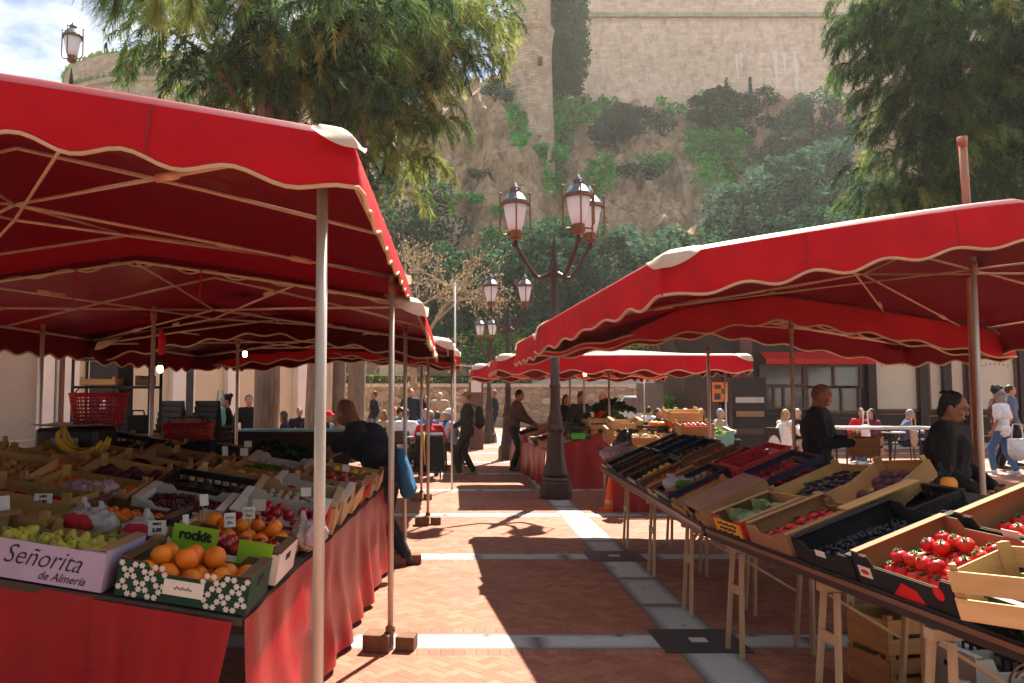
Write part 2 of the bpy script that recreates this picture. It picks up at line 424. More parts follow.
# bald vendor holding a crate, behind the right display, faces left-away
bald = person('bald man in a dark jacket behind the fruit display holding a wooden crate', (3.78, 8.35, 0), .75, H=1.74, hz=.93, lean=.05,
    hands={1: (.17, -.36, 1.13), -1: (-.17, -.36, 1.13), ('p', 1): (.5, .6, -.6), ('p', -1): (-.5, .6, -.6), ('palm', 1): (-1, 0, 0), ('palm', -1): (1, 0, 0), ('curl', 1): .5, ('curl', -1): .5},
    hpitch=.30, hyaw=.10, top=NAVY, bottom=BLACK, hair=HBUZZ, style='buzz', near=2, jacket=.02, skin=SKIN2, fat=1.1)
vendor = person('vendor with messy black hair and glasses in a loose black jumper looking down', (3.84, 6.25, 0), .75, H=1.66, hz=.92, lean=.05,
    hands={1: (.17, -.27, .96), -1: (-.17, -.25, .94), ('curl', 1): .8, ('curl', -1): .8}, hpitch=.3, top=BLACK, bottom=BLACK, hair=HBLACK, style='messy', near=2, fem=True, jacket=.028, fat=1.16, skin=SKIN2)
GLASSM = M('spectacle_frame', (.03, .03, .03), .3, .05, metal=.3)
q = MB()
for k in (1, -1):
    c = headpt(vendor, k * .034, -.097, .012); q.tube([c + Vector((.022 * math.cos(a), 0, .018 * math.sin(a))) for a in [i * pi / 5 for i in range(11)]], .0022, 5)
    q.tube([c + Vector((k * .022, 0, 0)), headpt(vendor, k * .078, .0, .012)], .002, 5)
q.build('glasses', GLASSM, vendor)
tag(vendor, None)
# --- aisle figures
walker = put(467, 476, 'young man in black with a backpack and curly light hair standing in the aisle', pi * .5 + pi, H=1.68, hz=.92, hair=HGING, style='curly', top=BLACK, bottom=BLACK, shoe=M('tan_shoe', (.35, .24, .14), .7), near=1, jacket=.015,
    hands={1: (.12, -.30, .98), ('curl', 1): .6}, feet={1: (.1, -.16, .085), -1: (-.1, .14, .085)}, hpitch=.1)
bp = MB(); bp.ell((0, 0, 0), (.15, .09, .235), 14, 10); bp.ell((0, .06, -.07), (.12, .06, .12), 12, 8)
bpk = thing('backpack', 'black rucksack worn on the back of the young man in black', 'backpack', walker.location + Vector((.245, .0, 1.16)), -pi / 2)
linkmesh('bag_body', remesh(bp, BLACK, 'bag_body', .012, 3, .004), bpk)
for k in (1, -1):
    b = MB(); b.tube([(k * .09, -.06, -.16), (k * .12, -.14, -.1), (k * .125, -.26, .05), (k * .12, -.26, .22), (k * .1, -.10, .25), (k * .09, -.04, .18)], .014, 6); b.build('strap', BLACK, bpk, True)
sweater = put(514, 471, 'man in a brown sweater and dark trousers leaning towards the middle stall', pi / 2 - .25, H=1.72, hair=HBLACK, top=BROWNC, bottom=BLACK, near=1, jacket=.012, lean=.16, hands={1: (.1, -.42, .98), -1: (-.12, -.40, 1.0)}, hpitch=.3, skin=SKIN2)
put(566, 0, 'long haired vendor in black behind the middle stall, nearest the lamp post', .3, Y=17.6, H=1.6, hair=HBLACK, style='long', top=BLACK, bottom=BLACK, fem=True, near=0)
put(577, 0, 'vendor in a dark jacket bending over greens behind the middle stall', .6, Y=16.6, H=1.68, hair=HBROWN, top=BLACK, bottom=BLACK, near=1, lean=.18, hpitch=.25, skin=SKIN2)
put(604, 0, 'vendor with long fair hair in a red top behind the middle stall', -.9, Y=16.2, H=1.66, hair=HBLOND, style='long', top=REDC, bottom=BLACK, fem=True, near=1, hyaw=-.4)
# --- people at the back on the left, seen under the canopies
put(374, 0, 'man in dark clothes walking past the stone wall on the far side of the plaza', -1.2, Y=24.5, hair=HBROWN, top=BLACK, bottom=JEANS, skin=SKIN2)
put(411, 0, 'ginger haired man in a dark jacket standing among the seated crowd', .5, Y=22.5, H=1.76, hair=HGING, top=NAVY, bottom=BLACK, jacket=.015)
put(426, 0, 'person with dark hair in dark blue in front of the stone wall', .2, Y=25.5, H=1.55, hair=HBLACK, top=NAVY, bottom=BLACK, style='bob', fem=True)
put(440, 0, 'elderly person with white hair in a beige coat by the stone wall', -.1, Y=25.0, H=1.66, hair=HWHITE, top=BEIGEC, bottom=BEIGEC, jacket=.02)
put(494, 0, 'person in dark blue with bright ginger hair walking behind the lamp posts', -1.4, Y=27.0, H=1.74, hair=HGING, top=NAVY, bottom=BLACK, skin=SKIN2)
# --- right hand pedestrians
put(1004, 474, 'pedestrian in a white T-shirt, blue jeans and a grey head scarf carrying a bag', -2.6, H=1.66, hair=HGREY, hat=GREYC, top=WHITEC, bottom=JEANS, sleeve='short', near=1, shoe=WHITESHOE, feet={1: (.1, -.14, .085), -1: (-.1, .2, .085)}, jacket=.02, skin=SKIN2)
put(997, 0, 'young pedestrian with thick dark hair in a brown top walking beside the café', 1.3, Y=17.6, H=1.8, hair=HBLACK, style='curly', top=BROWNC, bottom=BLACK, near=0)
put(1010, 0, 'tall pedestrian in a grey blue top half hidden behind the white T-shirt', 1.2, Y=18.4, H=1.82, hair=HBROWN, top=GREYB, bottom=BLACK, near=0)
# --- left hand folk between the tree trunks
put(226, 0, 'woman with dark hair in a black jacket carrying a turquoise and a pink bag', -1.2, Y=13.6, H=1.62, hair=HBLACK, style='bun', top=BLACK, bottom=BLACK, fem=True, near=1, jacket=.015, hyaw=.3)
put(249, 0, 'person in black standing in the shade beside the thick tree trunk', .4, Y=15.5, H=1.6, hair=HBLACK, top=BLACK, bottom=BLACK)
# ================================================================== terrace seats: chairs, tables, seated people
DARKMET = M('dark_metal', (.03, .028, .028), .45, .1, metal=.6)
CHAIRM = M('chair_dark_weave', (.035, .025, .02), .6, .2, 30)
TTOP = M('table_top_grey', (.32, .32, .33), .4, .1)
def make_chair():
    t = thing('terrace_chair', 'dark chair', 'chair')
    b = MB(); b.box((0, 0, .445), (.42, .42, .03)); b.build('seat', CHAIRM, t, bevel=.008)
    b = MB(); b.grid(lambda u, v: ((u - .5) * .40, .20 + .05 * v - .03 * math.cos((u - .5) * 2.6) + .03, .56 + .28 * v), 8, 4)
    o = b.build('backrest', CHAIRM, t, True); so = o.modifiers.new('s', 'SOLIDIFY'); so.thickness = .018
    for x in (-.19, .19):
        b = MB(); b.tube([(x, -.18, .44), (x * 1.08, -.21, 0)], .013, 7); b.build('leg', DARKMET, t, True)
        b = MB(); b.tube([(x, .27, .84), (x, .19, .46), (x * 1.08, .23, 0)], .013, 7); b.build('leg', DARKMET, t, True)
    return t
def make_table():
    t = thing('terrace_table', 'table', 'table')
    b = MB(); b.lathe([(0, .70), (.34, .70), (.35, .71), (.35, .725), (.34, .735), (0, .735)], 24); b.build('table_top', TTOP, t)
    b = MB(); b.tube([(0, 0, .02), (0, 0, .70)], .03, 10); b.build('column', DARKMET, t, True)
    b = MB(); b.lathe([(0, 0), (.22, 0), (.22, .02), (.05, .04), (0, .04)], 20); b.build('base', DARKMET, t)
    return t
CH0, TB0 = make_chair(), make_table(); _used = {'c': 0, 't': 0}
def chair(x, y, rz, label, group):
    if not _used['c']:
        _used['c'] = 1; CH0.location = (x, y, .012); CH0.rotation_euler = (0, 0, rz); tag(CH0, label, None, group); return CH0
    return dup(CH0, (x, y, .012), (0, 0, rz), label, group)
def table(x, y, label, group):
    if not _used['t']:
        _used['t'] = 1; TB0.location = (x, y, .012); tag(TB0, label, None, group); return TB0
    return dup(TB0, (x, y, .012), None, label, group)
def seated(px, Y, rz, label, chair_label, group='chairs of the café terrace', **k):
    x = at(px, VY, Y).x
    person(label, (x, Y, 0), rz, **sit(**k)); 
    b = Matrix.Rotation(rz, 3, 'Z') @ Vector((0, .02, 0)); return chair(x + b.x, Y + b.y, rz, chair_label, group)
# man in red in the foreground of the crowd: back to the camera => rz = pi
seated(430, 15.6, pi, 'seated man in a bright red polo shirt with short grey hair, seen from behind', 'dark chair with a jacket over its back under the man in red', H=1.74, hair=HGREY, style='short', top=REDC, bottom=BLACK, sleeve='short', near=1, fat=1.15, skin=SKIN2)
b = MB(); b.grid(lambda u, v: ((u - .5) * (.50 + .10 * v) , .03 * math.sin(u * 9) + (.03 if v < .1 else -.05 - .02 * v), .90 - .72 * v), 14, 10)
jk = b.build('hanging_jacket', BLACK, None, True); jk.location = (at(430, VY, 15.6).x, 15.30, 0); so = jk.modifiers.new('s', 'SOLIDIFY'); so.thickness = .03
tag(jk, 'black jacket hung over the back of the chair of the man in red', 'jacket')
b = MB(); b.tube([(0, 0, .92), (.01, -.035, .6), (.03, -.03, .3)], .016, 6); sb = b.build('bag_strap', M('yellow_webbing', (.75, .42, .02), .7), None, True); sb.location = (at(424, VY, 15.3).x, 15.22, 0); tag(sb, 'yellow bag strap dangling down the back of the black jacket', 'strap')
crowdL = [
 (405, 17.2, pi * .9, 'seated diner in a white shirt beside the man in red', WHITEC, HBROWN, 'short', None),
 (386, 19.0, -.8, 'seated diner with long fair brown hair at the edge of the crowd', BEIGEC, HGING, 'long', None),
 (393, 21.0, .5, 'seated diner with a pale orange cap under the stone wall', GREYC, HGREY, 'short', ORANGEC),
 (425, 18.4, .3, 'seated diner in royal blue with grey hair behind the man in red', ROYAL, HGREY, 'short', None),
 (437, 17.6, pi, 'seated diner in a bright blue shirt right behind the man in red', ROYAL, HBROWN, 'short', None),
 (446, 18.6, .9, 'seated diner in black with a dark ponytail beside the pale cap', BLACK, HBLACK, 'bun', None),
 (453, 17.4, -pi / 2, 'seated diner in pale blue with a white cap near the backpack', PALEB, HWHITE, 'short', WHITEC),
 (398, 18.8, 1.2, 'seated diner with dark curly hair in grey', GREYC, HBLACK, 'curly', None),
 (350, 20.0, -.4, 'seated diner in black with a dark cap beside the tree trunks', BLACK, HBLACK, 'short', BLACK),
]
for px, Y, rz, lab, top, hr, st, hat in crowdL:
    seated(px, Y, rz, lab, 'dark chair under the ' + lab.replace('seated ', ''), top=top, bottom=BLACK, hair=hr, style=st, hat=hat, H=1.7 + rnd.uniform(-.05, .05), hyaw=rnd.uniform(-.3, .3), skin=rnd.choice([SKIN, SKIN2]))
for px, Y, lab in ((420, 17.0, 'round grey table in front of the man in red'), (442, 18.0, 'round grey table among the diners in blue'), (392, 19.9, 'round grey table of the diners by the stone wall')):
    table(at(px, VY, Y).x, Y, lab, 'tables of the café terrace')
crowdT = [
 (287, 16.6, -1.4, 'seated woman in a dark blue coat beside the thickest trunk', NAVY, HBROWN, 'long', None),
 (314, 17.8, .2, 'seated woman with black hair in black between two trunks', BLACK, HBLACK, 'long', None),
 (300, 20.4, .1, 'seated person in dark clothes under the cream wall', BLACK, HBROWN, 'short', None),
 (325, 16.8, 1.3, 'seated person in navy with a red cap behind the turquoise table', NAVY, HBROWN, 'short', REDC),
 (338, 19.4, .6, 'seated person in an orange cap and black top between the trunks', BLACK, HBROWN, 'short', ORANGEC),
]
for px, Y, rz, lab, top, hr, st, hat in crowdT:
    seated(px, Y, rz, lab, 'dark chair under the ' + lab.replace('seated ', ''), top=top, bottom=BLACK, hair=hr, style=st, hat=hat, skin=SKIN2)
crowdR = [
 (647, 22.0, 2.2, 'seated diner in a white shirt beside the pumpkins', WHITEC, HBROWN, 'short', None, 22),
 (656, 19.5, .4, 'seated diner in a dark jacket just above the pumpkins', BLACK, HBROWN, 'short', None, 0),
 (677, 20.5, -.8, 'seated diner with brown hair facing the woman with white hair', DGREEN, HBROWN, 'bob', None, 0),
 (684, 19.2, pi * .8, 'seated woman with white hair in dark blue on the terrace', NAVY, HWHITE, 'bob', None, 0),
 (693, 21.0, .9, 'seated man with dark hair in a pale shirt on the terrace', PALEB, HBLACK, 'short', None, 0),
 (701, 19.6, -.5, 'seated woman with long ginger hair on the terrace', NAVY, HGING, 'long', None, 0),
 (717, 18.9, pi / 2 + .1, 'seated man in a beige shirt at a terrace table', BEIGEC, HGREY, 'short', None, 0),
]
for px, Y, rz, lab, top, hr, st, hat, _ in crowdR:
    seated(px, Y, rz, lab, 'dark chair under the ' + lab.replace('seated ', ''), top=top, bottom=BLACK, hair=hr, style=st, hat=hat, hyaw=rnd.uniform(-.2, .2))
for px, Y, lab in ((706, 18.6, 'round grey table in front of the man in beige'), (666, 20.2, 'round grey table behind the pumpkins'), (689, 20.2, 'round grey table of the white haired woman')):
    table(at(px, VY, Y).x, Y, lab, 'tables of the café terrace')
seated(781, 18.6, pi / 2 + .35, 'seated woman with blond hair in a cream cape in front of the dark café front', 'dark chair under the woman in the cream cape', H=1.7, top=CREAMC, bottom=BEIGEC, hair=HBLOND, style='bob', fem=True, cape=True, near=1, hands={1: (.1, -.42, .82), -1: (-.12, -.40, .85)}, lean=.2)
seated(799, 19.3, -.9, 'seated man with grey hair in black opposite the woman in the cream cape', 'dark chair under the grey haired man in black', top=BLACK, bottom=BLACK, hair=HGREY, near=1, hpitch=.3)
table(at(793, VY, 18.7).x, 18.75, 'round grey table between the cream cape and the grey haired man', 'tables of the café terrace')
seated(861, 19.8, -.7, 'seated woman with black hair and a red scarf at the long terrace table', 'dark chair under the woman with the red scarf', top=REDC, bottom=BLACK, hair=HBLACK, style='bob', fem=True, near=1, hyaw=.5)
seated(873, 18.8, -1.3, 'seated woman with long dark hair in a maroon checked jacket and jeans', 'dark chair under the woman in maroon', top=MAROON, bottom=JEANS, hair=HBLACK, style='long', fem=True, near=1, shoe=WHITESHOE)
seated(902, 19.0, 1.25, 'seated elderly man in a grey blue shirt reading at the long terrace table', 'dark chair under the elderly man in grey blue', top=GREYB, bottom=NAVY, hair=HGREY, near=1, hpitch=.35, lean=.2)
table(at(888, VY, 18.9).x, 18.9, 'round grey table between the maroon jacket and the elderly man', 'tables of the café terrace')
# long bare table in the sun, seen edge on
lt = thing('long_table', 'long narrow white topped table standing in the sun before the café', 'table', (at(882, VY, 15.2).x, 15.2, 0))
b = MB(); b.box((0, 0, .995), (1.85, .5, .05)); b.build('table_top', M('white_laminate', (.62, .58, .52), .5, .08), lt, bevel=.006)
for x in (-.8, .8):
    for y in (-.2, .2): b = MB(); b.tube([(x, y, .97), (x, y, 0)], .016, 7); b.build('leg', DARKMET, lt, True)
# bags
def soft_bag(name, label, c, r, mat, handle=True):
    t = thing(name, label, 'bag', c); b = MB(); b.ell((0, 0, 0), r, 12, 8); b.box((0, 0, r[2] * .55), (r[0] * 1.7, r[1] * 1.1, r[2] * .9))
    linkmesh('bag_body', remesh(b, mat, 'bag_body', .014, 3, .008), t)
    if handle: b = MB(); b.tube([(-r[0] * .6, 0, r[2]), (-r[0] * .4, 0, r[2] + .28), (r[0] * .4, 0, r[2] + .28), (r[0] * .6, 0, r[2])], .014, 6); b.build('handle', mat, t, True)
    return t
p = at(220, 418, 13.2); soft_bag('tote_bag', 'turquoise tote bag hanging from the shoulder of the woman in black', p, (.10, .06, .17), M('turquoise_canvas', (.25, .62, .60), .8))
p = at(212, 424, 13.3); soft_bag('carrier_bag', 'pink carrier bag held beside the turquoise tote', p, (.15, .07, .12), M('pink_bag', (.80, .22, .25), .7), False)
p = at(1018, 450, 15.6); soft_bag('shopping_bag', 'white shopping bag held by the pedestrian in the white T-shirt', p, (.20, .10, .22), WHITEC)
p = at(866, 436, 17.6); soft_bag('plastic_bag', 'white plastic bag hanging from the long terrace table', p, (.10, .05, .25), WHITEC)
p = at(914, 439, 18.5); soft_bag('cloth_bag', 'beige cloth bag hanging behind the elderly man in grey blue', p, (.09, .05, .2), BEIGEC)
# ================================================================== canopies
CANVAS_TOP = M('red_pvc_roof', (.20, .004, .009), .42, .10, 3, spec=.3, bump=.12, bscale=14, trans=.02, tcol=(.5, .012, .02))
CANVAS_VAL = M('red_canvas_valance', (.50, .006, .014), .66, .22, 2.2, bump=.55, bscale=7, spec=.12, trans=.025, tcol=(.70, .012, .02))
CANVAS_SEAM = M('red_seam', (.30, .004, .010), .7, .1)
PIPING = M('cream_piping', (.62, .48, .30), .7, .12, trans=.15)
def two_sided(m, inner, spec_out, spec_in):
    # coated outside; inner face painted dark and dull to imitate canopy shade
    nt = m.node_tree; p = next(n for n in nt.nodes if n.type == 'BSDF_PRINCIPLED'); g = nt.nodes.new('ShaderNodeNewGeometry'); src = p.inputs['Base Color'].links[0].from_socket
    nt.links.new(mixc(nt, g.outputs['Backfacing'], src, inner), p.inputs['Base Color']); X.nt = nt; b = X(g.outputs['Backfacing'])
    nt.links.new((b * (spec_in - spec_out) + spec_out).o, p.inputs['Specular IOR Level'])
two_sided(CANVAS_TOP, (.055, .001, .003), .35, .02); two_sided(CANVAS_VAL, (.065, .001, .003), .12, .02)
PATCH = M('cream_leather_patch', (.70, .60, .46), .6, .12, 8, trans=.25)
GALV = M('galvanised_pole', (.56, .51, .44), .42, .18, 12, metal=.4, stretch=(1, 1, .15))
RUSTY = M('rusty_pole', (.26, .13, .07), .6, .3, 14, metal=.3, stretch=(1, 1, .2))
FRAMEM = M('cream_frame_bar', (.50, .37, .26), .5, .15, 10)
SLEEVE = M('leather_sleeve', (.60, .33, .19), .7, .15, 16)
BULB = M('lit_bulb', (1, .8, .5), .3, 0, emit=(1, .62, .25), estr=14)
SOCKET = M('black_socket', (.02, .02, .02), .5)
def canopy(name, label, cx, cy, a, b, zc, rise, vh, rz=0.0, per=.42, amp=.05, peak=.16, group='red market canopies', poles=(), ribs=True, bars=(), seed=0, pole_mat=None, patches=True, ps=1.0, near=True, dz=0.0):
    t = thing(name, label, 'market canopy', (cx, cy, 0), rz, group)
    inv = Matrix.Rotation(-rz, 4, 'Z') @ Matrix.Translation((-cx, -cy, 0)); zt = zc + vh
    def z0(u, v): return zt + rise * (1 - abs(u) ** 1.12) - dz * v + peak * (1 - abs(u)) * (1 - v * v)
    def wr(x, y): return .012 * noise.noise(Vector((x * 1.3 + seed, y * 1.3, seed))) + .006 * noise.noise(Vector((x * 4 + seed, y * 4, 3)))
    def rp(u, v):
        # rounded fall at the rim
        e = max(abs(u), abs(v)); drop = .035 * max(0, (e - .965) / .035) ** 2
        return Vector((u * a, v * b, z0(u, v) - drop + wr(u * a, v * b) * (1 - e ** 8)))
    ks = [-1, -.985, -.965] + [-.93 + 1.86 * i / 28 for i in range(29)] + [.965, .985, 1]
    m = MB(); n = len(ks)
    m.add([rp(u, v) for v in ks for u in ks], [(j * n + i, j * n + i + 1, (j + 1) * n + i + 1, (j + 1) * n + i) for j in range(n - 1) for i in range(n - 1)])
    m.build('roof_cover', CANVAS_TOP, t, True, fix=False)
    # perimeter
    per_pts = []
    def edge(p, q, k):
        for i in range(k):
            f = i / k; per_pts.append((p[0] + (q[0] - p[0]) * f, p[1] + (q[1] - p[1]) * f))
    nx, ny = int(2 * a / .04), int(2 * b / .04)
    edge((-1, -1), (1, -1), nx); edge((1, -1), (1, 1), ny); edge((1, 1), (-1, 1), nx); edge((-1, 1), (-1, -1), ny)
    N = len(per_pts); L = 4 * (a + b); cnt = max(4, round(2 * a / per)) ; bot = []; rows = [[] for _ in range(6)]
    for i, (u, v) in enumerate(per_pts):
        on_x = abs(abs(v) - 1) < 1e-6 and abs(u) < 1.0001
        s = (u + 1) * a if abs(abs(v) - 1) < 1e-6 else (v + 1) * b
        tot = 2 * a if abs(abs(v) - 1) < 1e-6 else 2 * b
        k = max(2, round(tot / per)); wv = amp * (1 + .55 * noise.noise(Vector((s * 1.1, seed * 3.3 + (0 if v < 0 else 5), u if abs(u) > .999 else 0)))) * (.5 - .5 * math.cos(2 * math.pi * k * s / tot + .35 * math.sin(s * 2 + seed)))
        top = rp(u, v); o = Vector((u if abs(u) > .999 else 0, v if abs(v) > .999 else 0, 0)); o = o.normalized() if o.length else o
        fl = .5 + .5 * noise.noise(Vector((u * a * 1.6 + seed, v * b * 1.6, 7)))
        h = vh + wv - amp * .5
        for r in range(6):
            f = r / 5
            rows[r].append(top + o * (.03 * math.sin(f * 1.5) + .05 * f * (fl - .45)) + Vector((0, 0, .0 - h * f)))
        bot.append(rows[5][-1])
    m = MB(); m.add([p for r in rows for p in r], [(r * N + i, (r + 1) * N + i, (r + 1) * N + (i + 1) % N, r * N + (i + 1) % N) for r in range(5) for i in range(0 if near else nx, N)])
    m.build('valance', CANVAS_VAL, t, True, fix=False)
    m = MB(); m.tube((bot if near else bot[nx:]) + [bot[0]], .007 if cy < 7 else .011, 6, False); m.build('piping', PIPING, t, True)
    for u in ([-.62, -.2, .24, .66] if cy < 9 else []):
        i0 = min(range(nx), key=lambda i: abs(per_pts[i][0] - u)); m = MB(); q = [rows[r][i0] + Vector((0, -.003, 0)) for r in range(6)]
        m.add([p + Vector((dx, 0, 0)) for p in q for dx in (-.006, .006)], [(2 * i, 2 * i + 1, 2 * i + 3, 2 * i + 2) for i in range(5)]); m.build('valance_seam', CANVAS_SEAM, t, fix=False)
    if patches:
        for su in (-1, 1):
            for sv in (-1, 1):
                m = MB(); k = 8; vs = []
                for j in range(k + 1):
                    for i in range(k + 1):
                        fu, fv = i / k, j / k
                        if fu + fv > 1: fu, fv = (1 - fv), (1 - fu)
                        p = rp(su * (1 - .30 * ps * fu / a), sv * (1 - .26 * ps * fv / b)) + Vector((su * .004, sv * .004, .007)); vs.append(p)
                m.add(vs, [(j * (k + 1) + i, j * (k + 1) + i + 1, (j + 1) * (k + 1) + i + 1, (j + 1) * (k + 1) + i) for j in range(k) for i in range(k) if i + j < k])
                q = []   # flap folded over the corner on both sides
                for side in (0, 1):
                    b0 = len(m.v); vs = []
                    for i in range(k + 1):
                        f = i / k
                        pu, pv = (su * (1 - .24 * ps * f / a), sv) if side == 0 else (su, sv * (1 - .22 * ps * f / b))
                        p = rp(pu, pv); o = Vector((0, sv * .038, 0)) if side == 0 else Vector((su * .038, 0, 0))
                        if f == 0: o = Vector((su * .026, sv * .026, 0))
                        vs += [p + Vector((su * .004, sv * .004, .007)), p + o * .8 + Vector((0, 0, -.045 * ps * (1 - f * f))), p + o + Vector((0, 0, -.085 * ps * (1 - f * f)))]
                    m.add(vs, [(3 * i + c, 3 * i + c + 1, 3 * i + c + 4, 3 * i + c + 3) for i in range(k) for c in (0, 1)])
                m.build('corner_patch', PATCH, t, True)
    def loc(p): return inv @ Vector(p)
    for (x, y, zp) in poles:
        p0, p1 = loc((x, y, 0)), loc((x, y, zp)); m = MB(); m.tube([p0, p1], .019, 12); m.build('pole', pole_mat or GALV, t, True)
        m = MB(); m.tube([p1 - Vector((0, 0, .12)), p1 - Vector((0, 0, .04))], .027, 10); m.build('clamp', RUSTY, t, True)
    zr = lambda u, v, d=.045: Vector((u * a, v * b, z0(u, v) - d))
    if ribs:
        # hinged umbrella frame: perimeter bars, diagonal ribs and stays with leather sleeves
        for v in (-.97, 0, .97):
            for s in (-1, 1):
                m = MB(); m.tube([zr(0, v), zr(s * .5, v), zr(s * .97, v)], .011, 8); m.build('cross_bar', FRAMEM, t, True)
                for k in range(1, 5):
                    q = zr(s * (.1 + .2 * k), v); m.tube([q, q - Vector((0, 0, .045))], .006, 5)
        for u in (-.97, .97):
            m = MB(); m.tube([zr(u, -.97), zr(u, .97)], .012, 8); m.build('eave_bar', FRAMEM, t, True)
        hub = Vector((0, 0, z0(0, 0) - .34))
        for su in (-1, 1):
            for sv in (-1, 1):
                e = zr(su * .95, sv * .95, .06); m = MB(); m.tube([hub, e], .009, 7); m.build('rib', FRAMEM, t, True)
                f = .62 + .05 * su * sv; q = hub.lerp(e, f); q2 = hub.lerp(e, f + .06)
                m = MB(); m.tube([q, q2], .019, 8); m.build('sleeve', SLEEVE, t, True)
                e2 = zr(su * .55, sv * .96, .05); m = MB(); m.tube([hub + Vector((0, 0, -.08)), e2], .008, 7); m.build('rib', FRAMEM, t, True)
                q = hub.lerp(e2, .7); q2 = hub.lerp(e2, .8); m = MB(); m.tube([q, q2], .018, 8); m.build('sleeve', SLEEVE, t, True)
        for sv in (-1, 1):
            m = MB(); m.tube([hub, zr(0, sv * .96, .06)], .009, 7); m.build('rib', FRAMEM, t, True)
    for p, q, r in bars:
        m = MB(); m.tube([loc(p), loc(q)], r, 8); m.build('stay', FRAMEM, t, True)
    return t
def bulb(label, px, py, Y, top):
    p = at(px, py, Y); t = thing('hanging_bulb', label, 'light bulb', p, 0, 'bulbs hanging under the canopies')
    m = MB(); m.ell((0, 0, 0), (.032, .032, .042), 12, 8); m.build('bulb', BULB, t, True)
    m = MB(); m.lathe([(.018, .03), (.022, .05), (.022, .10), (.008, .12), (0, .12)], 12); m.build('socket', SOCKET, t, True)
    m = MB(); m.tube([(0, 0, .12), (.005, 0, top)], .004, 5); m.build('cable', SOCKET, t, True)
WOODW = M('weathered_block', (.17, .085, .045), .85, .3, 9, bump=.3)
def weight(x, y, label):
    t = thing('pole_weight', label, 'pole weight', (x, y, .012), rnd.uniform(-.2, .2), 'weights at the feet of the canopy poles')
    m = MB(); m.box((-.075, -.02, .055), (.17, .15, .11)); m.build('block', WOODW, t, bevel=.008)
    m = MB(); m.box((.10, .03, .045), (.12, .13, .09)); m.build('block', WOODW, t, bevel=.008)
    m = MB(); m.lathe([(.03, .11), (.034, .13), (.026, .15), (0, .15)], 12); m.build('collar', RUSTY, t)

PL = [(-.43, 2.48), (-.395, 5.24), (-.455, 7.8), (-.30, 10.1), (-.47, 12.4)]
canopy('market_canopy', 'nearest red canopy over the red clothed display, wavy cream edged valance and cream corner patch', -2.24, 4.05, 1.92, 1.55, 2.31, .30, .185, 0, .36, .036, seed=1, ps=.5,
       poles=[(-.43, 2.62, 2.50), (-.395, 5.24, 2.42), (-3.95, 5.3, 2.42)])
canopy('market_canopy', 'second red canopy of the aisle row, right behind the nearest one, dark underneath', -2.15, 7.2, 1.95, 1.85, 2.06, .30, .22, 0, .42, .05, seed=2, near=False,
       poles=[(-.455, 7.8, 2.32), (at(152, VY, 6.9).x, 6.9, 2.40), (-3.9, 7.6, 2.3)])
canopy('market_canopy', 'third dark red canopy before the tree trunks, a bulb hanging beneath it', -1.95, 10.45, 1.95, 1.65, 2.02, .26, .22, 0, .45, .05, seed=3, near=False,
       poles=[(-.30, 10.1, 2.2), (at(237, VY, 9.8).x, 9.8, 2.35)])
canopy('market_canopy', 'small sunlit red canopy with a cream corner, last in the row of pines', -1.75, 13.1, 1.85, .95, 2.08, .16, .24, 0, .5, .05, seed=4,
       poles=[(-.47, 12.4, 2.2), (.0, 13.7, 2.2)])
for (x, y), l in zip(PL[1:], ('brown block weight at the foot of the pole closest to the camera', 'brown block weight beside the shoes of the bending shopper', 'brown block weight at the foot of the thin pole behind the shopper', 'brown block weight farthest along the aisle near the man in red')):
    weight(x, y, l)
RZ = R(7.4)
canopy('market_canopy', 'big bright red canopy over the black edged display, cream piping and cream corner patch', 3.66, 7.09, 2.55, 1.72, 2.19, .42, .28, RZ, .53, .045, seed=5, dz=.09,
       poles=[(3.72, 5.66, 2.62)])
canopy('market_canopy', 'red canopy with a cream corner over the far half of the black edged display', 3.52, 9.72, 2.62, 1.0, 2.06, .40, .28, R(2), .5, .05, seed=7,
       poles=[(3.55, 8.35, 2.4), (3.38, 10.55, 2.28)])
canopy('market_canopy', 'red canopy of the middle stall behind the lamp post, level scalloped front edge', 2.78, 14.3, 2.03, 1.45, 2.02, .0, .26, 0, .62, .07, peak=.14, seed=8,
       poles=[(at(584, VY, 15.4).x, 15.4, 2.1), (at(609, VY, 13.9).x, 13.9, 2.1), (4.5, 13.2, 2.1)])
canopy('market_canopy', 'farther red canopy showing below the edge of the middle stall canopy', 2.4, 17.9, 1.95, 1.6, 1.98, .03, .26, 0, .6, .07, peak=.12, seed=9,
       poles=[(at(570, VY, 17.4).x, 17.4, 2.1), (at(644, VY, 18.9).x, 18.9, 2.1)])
# tall mast standing behind the big canopy
p = at(967, 208, 7.6); q = at(962, 137, 7.6)
t = thing('mast', 'bare reddish brown mast rising above the big bright canopy', 'mast', (p.x, 7.6, 0))
m = MB(); m.tube([(0, 0, 0), (0, 0, p.z), (q.x - p.x, 0, q.z)], .036, 12); m.build('tube', M('copper_pole', (.42, .20, .12), .45, .15, metal=.3), t, True)
m = MB(); m.tube([(q.x - p.x, 0, q.z - .09), (q.x - p.x, 0, q.z)], .045, 12); m.build('cap', M('copper_pole', (.42, .2, .12)), t, True)
bulb('lit bulb beside the steel shelf under the second canopy', 160, 369, 8.2, .52)
bulb('lit bulb near the stacked black chairs under the third canopy', 245, 354, 10.2, .3)
bulb('lit bulb under the middle stall canopy next to the lamp post', 585, 374, 15.0, .3)
t = thing('hanging_cloth', 'red cloth tied round the pole above the lit bulb by the shelf', 'cloth', at(161, 341, 8.2)); m = MB(); m.tube([(0, 0, .12), (.01, 0, 0), (0, .01, -.14)], [.02, .045, .035], 8); linkmesh('cloth_fold', remesh(m, REDC, 'cloth_fold', .01, 2, .006), t)
